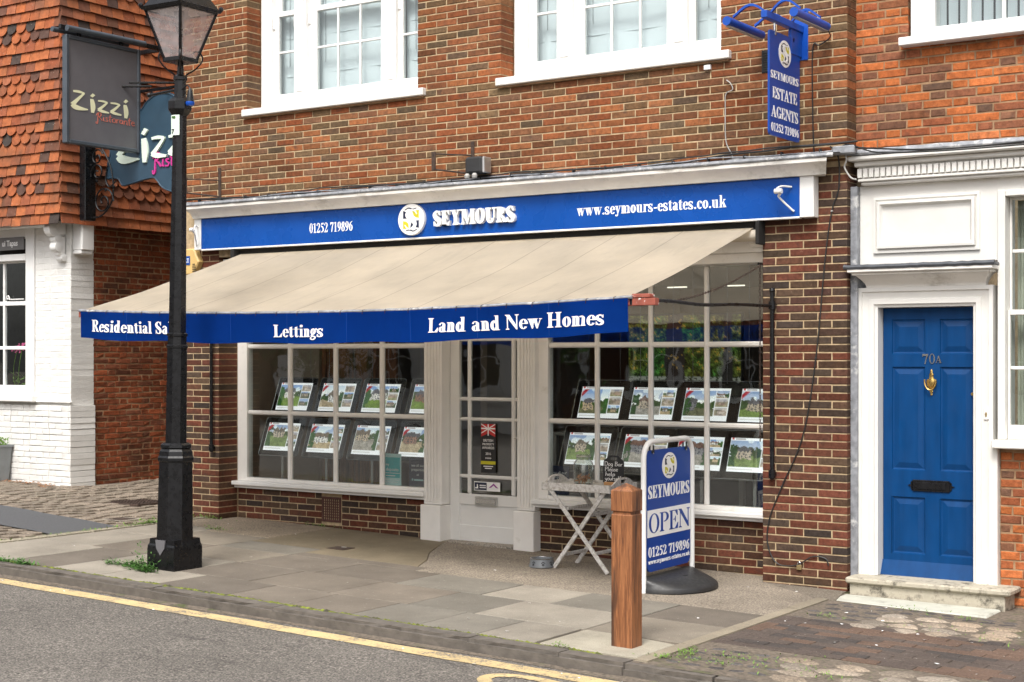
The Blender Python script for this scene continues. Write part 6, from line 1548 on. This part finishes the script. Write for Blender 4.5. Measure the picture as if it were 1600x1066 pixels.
# leaf litter at the foot of the white wall
q = random.Random(2); bm = BM()
for i in range(260):
    x = q.uniform(-8.0, -6.25); y = q.choice((.34, .38, .40, .43))+q.uniform(-.12, .03)-(.1 if x > -6.5 else 0); p = Vector((x, y, gz(x, y)+.006+q.uniform(0, .012))); a = q.uniform(0, 6.28); u_ = Vector((math.cos(a), math.sin(a), q.uniform(-.3, .3)))*.018; v_ = Vector((-math.sin(a), math.cos(a), .1))*.010
    bm.faces.new([bm.verts.new(w_) for w_ in (p-u_, p-v_, p+u_, p+v_)])
tag(fin(bm, 'leaf_litter', 'litter', None, kind='stuff'), 'dry brown leaf litter at the foot of the white wall', 'leaves')
q = random.Random(5); bm = BM()
for i in range(46):
    x, y = (q.uniform(-3.4, 3.0), q.uniform(-3.1, -.2)) if i < 16 else (q.uniform(3.3, 4.9), q.uniform(-3.1, -.5)) if i < 34 else (q.uniform(-2.5, 3.5), q.uniform(-3.62, -3.40))
    z = gz(x, y)+(.004 if i < 34 else -.078); n = 5; r = q.uniform(.006, .017); ph_ = q.uniform(0, 6)
    bm.faces.new([bm.verts.new((x+r*q.uniform(.6, 1.3)*math.cos(ph_+k*6.283/n), y+r*.7*math.sin(ph_+k*6.283/n), z+.001*k)) for k in range(n)])
tag(fin(bm, 'paper_scraps', 'print_white', None, kind='stuff'), 'tiny pale scraps of litter and chippings scattered over pavement and gutter', 'litter')
# ================================================================== street lamp
LX, LY = -1.44, -2.51; LZ = gz(LX, LY)
lp = thing('street_lamp', 'tall black cast iron street lamp with a four sided glass lantern on the pavement', 'street lamp', (LX, LY, LZ))
lp.rotation_euler = (0, R(.95), 0)
bm = BM(); A = []
lathe(bm, [(.214, -.02), (.214, .155), (.210, .185), (.200, .20), (.194, .24)], 4, ph=R(45)); 
fin(bm, 'base_block', 'black', lp)
bm = BM(); plate(bm, [(-.055, .235), (.055, .235), (.045, .17), (0, .115), (-.045, .17)], .01, lambda x, z, d: (x, -.158+d, z)); fin(bm, 'maker_plate', 'dark_grey', lp)
ph = R(22.5)
bm = BM(); lathe(bm, [(.158, .19), (.152, .22), (.138, .85), (.150, .862), (.150, .885), (.140, .90), (.135, .935), (.120, .955), (.130, .965), (.128, .985), (.104, 1.0)], 8, ph=ph); fin(bm, 'base_column', 'black', lp)
bm = BM(); lathe(bm, [(.088, 1.0), (.083, 1.75), (.083, 1.752)], 8, ph=ph); fin(bm, 'lower_shaft', 'black', lp)
bm = BM(); lathe(bm, [(.080, 1.75), (.090, 1.757), (.090, 1.775), (.080, 1.782), (.078, 1.845), (.088, 1.852), (.088, 1.868), (.074, 1.876)], 8, ph=ph); fin(bm, 'collar', 'black', lp)
bm = BM(); lathe(bm, [(.073, 1.876), (.057, 3.62)], 8, ph=ph); fin(bm, 'upper_shaft', 'black', lp)
bm = BM(); lathe(bm, [(.062, 3.60), (.085, 3.63), (.098, 3.65), (.098, 3.71), (.075, 3.735), (.050, 3.75), (.048, 3.88), (.058, 3.885), (.058, 3.91), (.030, 3.93), (.022, 4.04)], 8, ph=ph); fin(bm, 'capital', 'black', lp)
bm = BM(); tube(bm, [(-.33, -.02, 3.79), (0, 0, 3.815)], .012, 8); bmesh.ops.create_icosphere(bm, subdivisions=2, radius=.022, matrix=Matrix.Translation((-.33, -.02, 3.79))); fin(bm, 'ladder_bar', 'black', lp, True)
for s in (-1, 1):
    for ax in (0, 1):
        P = [(.02, 3.88), (.05, 3.93), (.12, 3.98), (.17, 4.05), (.15, 4.11), (.11, 4.115), (.10, 4.10)]
        P = [((s*a, 0, z) if ax == 0 else (0, s*a, z)) for a, z in P]
        bm = BM(); tube(bm, catmull(P, 5), .007, 6); bmesh.ops.rotate(bm, verts=bm.verts, cent=(0, 0, 0), matrix=Matrix.Rotation(R(45), 3, 'Z')); fin(bm, 'scroll_arm', 'black', lp, True)
h0, h1, a0, a1 = 4.045, 4.43, .088, .196
bm = BM(); box(bm, -a0-.012, a0+.012, -a0-.012, a0+.012, h0-.02, h0+.015, .004); fin(bm, 'lantern_base', 'black', lp)
lan = bm = BM()
for sx in (-1, 1):
    for sy in (-1, 1): tube(bm, [(sx*a0, sy*a0, h0), (sx*a1, sy*a1, h1)], .0125, 6)
for a, b in (((-1, -1), (1, -1)), ((1, -1), (1, 1)), ((1, 1), (-1, 1)), ((-1, 1), (-1, -1))): tube(bm, [(a[0]*a1, a[1]*a1, h1), (b[0]*a1, b[1]*a1, h1)], .012, 6)
fin(bm, 'lantern_frame', 'black', lp)
for k in range(4):
    bm = BM(); v = [bm.verts.new(p) for p in ((-a0, -a0, h0+.012), (a0, -a0, h0+.012), (a1-.004, -a1+.004, h1-.008), (-a1+.004, -a1+.004, h1-.008))]; bm.faces.new(v); bmesh.ops.rotate(bm, verts=bm.verts, cent=(0, 0, 0), matrix=Matrix.Rotation(R(90*k), 3, 'Z')); fin(bm, 'lantern_pane', 'glass_lamp', lp)
bm = BM(); box(bm, -a1+.02, a1-.02, -a1+.02, a1-.02, h1-.004, h1+.002); fin(bm, 'reflector_plate', 'white_clean', lp)
bm = BM(); lathe(bm, [(.05, h1-.045), (.06, h1-.005)], 16); lathe(bm, [(.008, h1-.09), (.028, h1-.08), (.028, h1-.045)], 12); fin(bm, 'bulb', 'cable_grey', lp, True)
bm = BM(); s2 = math.sqrt(2); lathe(bm, [((a1+.022)*s2, h1), ((a1+.035)*s2, h1+.022), ((a1+.01)*s2, h1+.032), (.16*s2, h1+.11), (.085*s2, h1+.19), (.08*s2, h1+.20)], 4, ph=R(45)); fin(bm, 'lantern_roof', 'black', lp)
bm = BM(); lathe(bm, [(.10, h1+.2), (.12, h1+.23), (.10, h1+.30), (.04, h1+.36), (.02, h1+.38), (.03, h1+.42), (.012, h1+.46), (.002, h1+.52)], 16); fin(bm, 'finial', 'black', lp, True)
for sx in (-1, 1):
    for sy in (-1, 1):
        bm = BM(); bmesh.ops.create_icosphere(bm, subdivisions=1, radius=.022, matrix=Matrix.Translation((sx*(a1+.025), sy*(a1+.025), h1+.035))); fin(bm, 'roof_knob', 'black', lp)
t = thing('number_plate', 'small pale plate with a black 7 strapped high on the lamp post', 'sign', (LX+.062, LY, LZ))
bm = BM(); A = [];
for i in range(6):
    a = R(-118+i*14); A.append([bm.verts.new((.072*math.cos(a)-.0, .072*math.sin(a), z)) for z in (3.44, 3.60)])
for a, b in zip(A, A[1:]): bm.faces.new((a[0], b[0], b[1], a[1]))
fin(bm, 'plate', 'mint_print', t); 
AA = R(-90+7)
M7 = Matrix.Translation((.0725*math.cos(AA)-.012, .0725*math.sin(AA)-.003, 3.455)) @ Matrix.Rotation(R(7+0), 4, 'Z') @ Matrix.Rotation(R(90), 4, 'X')
sans_text('7', .045, 'black_print', t, M7, bold=.002)
bm = BM(); box(bm, -.012, .022, -.078, -.0735, 3.575, 3.59); fin(bm, 'crest_mark', 'leaf', t)
t = thing('photocell', 'small black and blue light fitting hanging beside the top of the lamp post', 'sensor', (LX+.195, LY-.02, LZ+3.665))
bm = BM(); tube(bm, [(-.09, 0, .14), (-.03, 0, .17), (0, 0, .14)], .006, 6); lathe(bm, [(.010, .14), (.018, .12), (.03, .05), (.032, .035)], 14); fin(bm, 'fitting_body', 'black', t, True)
bm = BM(); lathe(bm, [(.034, .034), (.036, .02), (.028, .004), (.01, 0)], 16); fin(bm, 'blue_cap', 'blue_steel', t, True)

# ================================================================== bollard
t = thing('bollard', 'square red brown hardwood bollard with a pyramid cap on its pale concrete pad', 'bollard', (2.915, -2.885, gz(2.9, 0)))
a, b = .073, .068
bm = BM(); box(bm, -a, a, -b, b, -.03, .815, .006); fin(bm, 'post', 'wood', t)
bm = BM(); box(bm, -a+.010, a-.010, -b+.010, b-.010, .8155, .832); fin(bm, 'groove', 'wood', t)
bm = BM(); n = []
for s, z in ((1, .8325), (1, .962)): n.append([bm.verts.new((sx*(a+.001)*s, sy*(b+.001)*s, z)) for sx, sy in ((-1, -1), (1, -1), (1, 1), (-1, 1))])
tp = bm.verts.new((0, 0, 1.005)); bm.faces.new(n[0][::-1])
for k in range(4): bm.faces.new((n[0][k], n[0][(k+1) % 4], n[1][(k+1) % 4], n[1][k])); bm.faces.new((n[1][k], n[1][(k+1) % 4], tp))
bmesh.ops.bevel(bm, geom=bm.edges[:], offset=.004, segments=1, affect='EDGES'); fin(bm, 'cap', 'wood', t)

# ================================================================== swing sign
sw = thing('swing_sign', 'blue and white OPEN pavement swing sign on a black rubber base', 'swing sign', (2.04, -.69, gz(2.04, 0)))
sw.rotation_euler = (0, 0, R(1.5))
zf = .046
y0, y1 = -.425, .40
P = [(0, y0, -.0)]; r = .13; H_ = 1.125
P += [(0, y0, .3), (0, y0, .7)]+[(0, y0+r-r*math.cos(R(q)), H_-r+r*math.sin(R(q))) for q in range(0, 91, 15)]+[(0, y1-r+r*math.sin(R(q)), H_-r+r*math.cos(R(q))) for q in range(0, 91, 15)]+[(0, y1, .7), (0, y1, .3), (0, y1, .04)]
bm = BM(); tube(bm, P, .021, 10); fin(bm, 'sign_frame', 'white_clean', sw, True)
FP = lambda y, z, d: (.008-d, y, z)
bm = BM(); plate(bm, rrect(y0+.045, y1-.045, .145, 1.06, .06), .014, lambda y, z, d: (.007-d, y, z)); fin(bm, 'sign_panel', 'blue_panel', sw)
bm = BM(); box(bm, .0075, .0095, y0+.046, y1-.046, .405, .61); fin(bm, 'white_band', 'print_white', sw)
pw0, pw1 = y0+.06, y1-.06
text('SEYMOURS', FP, pw0+.0, pw1-.0, .695, .098, 'print_white', sw, thick=.001, T=.2)
text('OPEN', lambda y, z, d: (.0098-d, y, z), pw0, pw1, .435, .145, 'blue_panel', sw, thick=.001, T=.135, t=.04)
text('01252 719896', FP, pw0, pw1, .255, .075, 'print_white', sw, thick=.001)
text('www.seymours-estates.co.uk', FP, pw0, pw1, .203, .036, 'print_white', sw, thick=.001)
logo(FP, (y0+y1)/2, .93, .125, .10, sw, th=.0015)
for y in (y0+.13, y1-.13):
    bm = BM(); tube(bm, [(.0, y-.03, 1.095), (.0, y-.03, 1.045), (0, y+.03, 1.045), (0, y+.03, 1.095)], .007, 6); box(bm, .0085, .016, y-.022, y+.022, 1.035, 1.062, .004); fin(bm, 'hinge_clip', 'black_matt', sw)
    bm = BM(); cyl(bm, (.016, y, 1.036), (.018, y, 1.036), .006, 8); fin(bm, 'screw', 'silver', sw)
bm = BM(); rings = []
for s, z, q in ((1.0, .0, 0), (1.0, .025, 0), (.97, .038, .0), (.80, .060, .0), (.5, .085, 0), (.12, .105, 0)):
    rings.append([bm.verts.new((.0+.37*s*math.sin(R(k*180/20)) if s < 1 else .37*math.sin(R(k*180/20)), (y0+y1)/2-.42*math.cos(R(k*180/20))*(.985 if s < 1 else 1), z+.02*(1-abs(k-10)/10)*0)) for k in range(21)])
for A, B in zip(rings, rings[1:]):
    for k in range(20): bm.faces.new((A[k], A[k+1], B[k+1], B[k]))
bk = [[bm.verts.new((-.05 if True else 0, v.co.y, v.co.z)) for v in (r_[0], r_[-1])] for r_ in rings]
for (A, B), (ra, rb) in zip(zip(bk, bk[1:]), zip(rings, rings[1:])):
    bm.faces.new((ra[0], rb[0], B[0], A[0])); bm.faces.new((ra[-1], A[1], B[1], rb[-1])); bm.faces.new((A[0], B[0], B[1], A[1]))
bm.faces.new([rings[-1][k] for k in range(21)]+[bk[-1][1], bk[-1][0]])
fin(bm, 'rubber_base', 'rubber', sw, True)
bm = BM(); box(bm, .12, .15, -.03, .02, .083, .094, .003); fin(bm, 'base_lug', 'black_matt', sw)

# ================================================================== folding table and what stands on it
tb = thing('folding_table', 'whitewashed folding tray table with crossed legs under the right shop window', 'table', (1.10, -.32, gz(1.1, 0)))
def bar(a, b, w_, d, up=(0, 1, 0)):
    bm = BM(); a, b = Vector(a), Vector(b); ax = (b-a).normalized(); l_ = (b-a).length; Y = Vector(up); X_ = Y.cross(ax).normalized(); Y = ax.cross(X_)
    M_ = Matrix((X_, Y, ax)).transposed().to_4x4(); M_.translation = a; box(bm, -w_/2, w_/2, -d/2, d/2, 0, l_, .003, M_); return bm
for y in (-.20, .20):
    ys = y-.012 if y < 0 else y+.012
    fin(bar((-.255, ys, .665), (.30, ys, -.0), .034, .018), 'leg', 'table', tb)
    fin(bar((-.235, ys*.86, 0), (.265, ys*.86, .665), .034, .018), 'leg', 'table', tb)
for x, z in ((-.14, .09+.03), (.17, .15), (-.10, .50), (.10, .455)):
    fin(bar((x, -.18, z), (x, .18, z), .028, .016, (1, 0, 0)), 'stretcher', 'table', tb)
bm = BM()
for i in range(7):
    y = -.205+i*.0587; box(bm, -.31, .31, y+.001, y+.0577, .672, .688, .002)
fin(bm, 'tray_slats', 'table', tb)
bm = BM(); box(bm, -.325, .325, -.225, -.2055, .645, .708, .003); box(bm, -.325, .325, .2065, .226, .645, .708, .003); fin(bm, 'tray_rim', 'table', tb)
for s in (-1, 1):
    bm = BM(); x = s*.318
    O_ = [(-.205, .645), (.205, .645), (.205, .70), (.15, .715), (.10, .745), (.05, .76), (-.05, .76), (-.10, .745), (-.15, .715), (-.205, .70)]
    up = [(-.205, .645), (.205, .645), (.205, .70), (.15, .715), (-.15, .715), (-.205, .70)]
    Fx = lambda y, z, d: (x-.009+d, y, z)
    plate(bm, up, .018, Fx); plate(bm, [(-.15, .7153), (-.05, .7153), (-.045, .735), (-.05, .76), (-.10, .745)], .018, Fx); plate(bm, [(.15, .7153), (.10, .745), (.05, .76), (.045, .735), (.05, .7153)], .018, Fx); plate(bm, [(-.05, .7604), (.05, .7604), (.045, .7445), (-.045, .7445)], .018, Fx); fin(bm, 'tray_handle', 'table', tb)
zt_ = gz(1.1, 0)+.689
t = thing('biscuit_jar', 'clear glass storage jar holding dog biscuits on the folding table', 'jar', (1.055, -.34, zt_))
bm = BM(); out = [(.02, .001), (.072, .002), (.080, .012), (.082, .03), (.082, .165), (.076, .185), (.055, .205), (.052, .215), (.060, .222), (.060, .240), (.054, .246)]; inn = [(.048, .244), (.050, .215), (.071, .183), (.077, .165), (.077, .03), (.070, .010), (.02, .008)]
lathe(bm, out+inn, 32); fin(bm, 'jar_glass', 'glass_jar', t, True)
bm = BM(); tube(bm, [(.0575*math.cos(R(a)), .0575*math.sin(R(a)), .231) for a in range(0, 360, 15)], .004, 6, True); fin(bm, 'jar_lip', 'silver', t, True)
bis = thing('dog_biscuits', 'brown bone shaped dog biscuits filling the foot of the glass jar', 'biscuits', (1.055, -.34, zt_+.01))
q = random.Random(8)
bm = BM()
for i in range(26):
    bm = BM(); rr_ = math.sqrt(q.random())*.055; a = q.uniform(0, 6.28); z = .008+q.uniform(0, .052)
    plate(bm, [(x*.5, y*.5) for x, y in ((-.03, .008), (-.036, .016), (-.044, .012), (-.044, .003), (-.044, -.010), (-.034, -.015), (-.028, -.008), (.028, -.008), (.034, -.015), (.044, -.010), (.044, .010), (.036, .016), (.028, .008))], .010, lambda x, y, d: (x, y, d))
    fin(bm, 'biscuit', 'biscuit', bis, loc=(rr_*math.cos(a), rr_*math.sin(a), z), rot=(q.uniform(-.9, .9), q.uniform(-.9, .9), q.uniform(0, 6)))
ch = thing('chalkboard', 'small black chalkboard tag on a wooden block on the folding table', 'chalkboard', (1.305, -.28, zt_))
bm = BM(); box(bm, -.075, .085, -.028, .03, 0, .026, .003); fin(bm, 'wooden_block', 'oak', ch)
O_ = [(-.095, .02), (.095, .02), (.095, .185), (.09, .205), (.055, .225), (.045, .243), (-.045, .243), (-.055, .225), (-.09, .205), (-.095, .185)]
bm = BM(); Fc = lambda x, z, d: (x, -.006+d+(z-.02)*.06, z)
body = [(-.095, .02), (.095, .02), (.095, .185), (.09, .203), (-.09, .203), (-.095, .185)]
plate(bm, body, .010, Fc); plate(bm, [(-.09, .2032), (-.036, .2032), (-.034, .228), (-.045, .243), (-.056, .226)], .010, Fc); plate(bm, [(.09, .2032), (.056, .226), (.045, .243), (.034, .228), (.036, .2032)], .010, Fc); plate(bm, [(-.044, .2434), (.044, .2434), (.034, .2285), (-.034, .2285)], .010, Fc); fin(bm, 'board', 'black_matt', ch)
for s_, x0_, x1_, z in (('Dog Bar', -.084, .086, .158), ('Please', -.080, .045, .115), ('help', -.074, .02, .075), ('yourself', -.076, .075, .040)):
    text(s_, Fc, x0_, x1_, z, .036, 'print_white', ch, fn=hand, T=.085, thick=.0008, name='chalk_writing')
bw = thing('dog_bowl', 'grey dog bowl with black paw prints on the ground by the shop door', 'bowl', (.765, -.52, gz(.76, 0)))
bm = BM(); lathe(bm, [(.02, .0), (.105, .0), (.110, .006), (.094, .066), (.098, .070), (.088, .070), (.082, .02), (.02, .012)], 36); fin(bm, 'bowl_body', 'bowl_grey', bw, True)
bm = BM(); lathe(bm, [(.097, .0705), (.098, .074), (.090, .0745), (.083, .022), (.03, .015)], 36, cap=False); fin(bm, 'steel_liner', 'steel', bw, True)
for a in (-100, -52, -10):
    bm = BM(); c = R(a)
    for dx, dz, r in ((0, -.006, .011), (-.012, .008, .0052), (-.004, .014, .0056), (.005, .014, .0056), (.013, .008, .0052)):
        th_ = c+dx/.10; rr_ = .1035-(.030+dz)*.16*1.5+.004; n = 8; v = []
        for k in range(n):
            ax, az = r*math.cos(k*6.283/n), r*math.sin(k*6.283/n); z = .034+dz+az; rad = .110-(z-.006)*.2667+.0012; tt = c+(dx+ax)/.10; v.append(bm.verts.new((rad*math.cos(tt), rad*math.sin(tt), z)))
        bm.faces.new(v)
    fin(bm, 'paw_print', 'black_print', bw)

# ================================================================== the other side of the street (seen in the glass)
def opp(name, lab, x0, x1, h, wall, winmat='dark', y=-15.5, n=3):
    t = thing(name, lab, 'building', ((x0+x1)/2, y, 0)); W2 = (x1-x0)/2
    bm = BM(); box(bm, -W2, W2, -6, 0, -.5, h); fin(bm, 'wall', wall, t)
    bm = BM(); v = [bm.verts.new(p) for p in ((-W2-.1, .2, h), (W2+.1, .2, h), (W2+.1, -3, h+2.0), (-W2-.1, -3, h+2.0), (-W2-.1, -6.2, h), (W2+.1, -6.2, h))]; bm.faces.new((v[0], v[1], v[2], v[3])); bm.faces.new((v[3], v[2], v[5], v[4])); bm.faces.new((v[0], v[3], v[4])); bm.faces.new((v[1], v[5], v[2])); fin(bm, 'roof', 'tile', t)
    for z0, z1 in ((.9, 2.4), (3.6, 5.0)):
        for i in range(n):
            cx = -W2+(i+.5)*2*W2/n
            bm = BM(); ringb(bm, cx-.55, cx+.55, z0, z1, .08, .08, .1, .08, .0, .06, 0); box(bm, cx-.02, cx+.02, .0, .05, z0, z1); box(bm, cx-.5, cx+.5, .0, .048, (z0+z1)/2-.02, (z0+z1)/2+.02); f_ = fin(bm, 'window', 'white_clean', t)
            bm = BM(); box(bm, cx-.5, cx+.5, .003, .02, z0+.05, z1-.05); fin(bm, 'pane', 'panel_black', f_)
opp('opposite_house', 'white rendered house across the road mirrored in the shop glass', -17.5, -10.6, 5.6, 'white_warm')
opp('opposite_house', 'dark brick house across the road mirrored in the right shop window', -10.4, -4.2, 5.4, 'brick_pier')
opp('opposite_house', 'cream rendered house across the road behind the photographer', -4.0, 3.5, 5.2, 'soffit')
opp('opposite_house', 'red brick house across the road at the far left end', -27, -17.7, 5.6, 'brick_pier')
def street_tree(x, y, h, lab, seed):
    q = random.Random(seed); t = thing('street_tree', lab, 'tree', (x, y, -.1)); bm = BM(); tube(bm, catmull([(0, 0, 0), (.05, 0, h*.25), (-.05, .05, h*.45), (0, 0, h*.7)], 4), [.16*(1-i/16) for i in range(13)], 8)
    for k in range(7): a = q.uniform(0, 6.28); z = h*q.uniform(.35, .6); tube(bm, [(0, 0, z), (math.cos(a)*.7, math.sin(a)*.7, z+.8), (math.cos(a)*1.2, math.sin(a)*1.2, z+1.4)], [.06, .04, .015], 5)
    fin(bm, 'trunk', 'rust', t); V, F = [], []
    for i in range(2600):
        k = q.randrange(14); random_c = random.Random(seed*31+k); c = Vector((random_c.uniform(-1.1, 1.1), random_c.uniform(-1.1, 1.1), h*.62+random_c.uniform(-.9, 1.3)))
        p = c+Vector((q.gauss(0, .33), q.gauss(0, .33), q.gauss(0, .28))); a, b = q.uniform(0, 6.28), q.uniform(-1, 1); u_ = Vector((math.cos(a), math.sin(a), b))*.075; v_ = Vector((-math.sin(a), math.cos(a), b*.5))*.05; n = len(V); V += [p-u_, p-v_, p+u_, p+v_]; F.append((n, n+1, n+2, n+3))
    me = bpy.data.meshes.new('crown'); me.from_pydata([tuple(v) for v in V], [], F); link('crown', me, 'leaf', t)['kind'] = 'stuff'
street_tree(-8.2, -13.6, 4.6, 'leafy street tree across the road mirrored in the shop window', 3)
street_tree(-14.3, -13.4, 4.2, 'smaller leafy tree across the road left of the other one', 5)
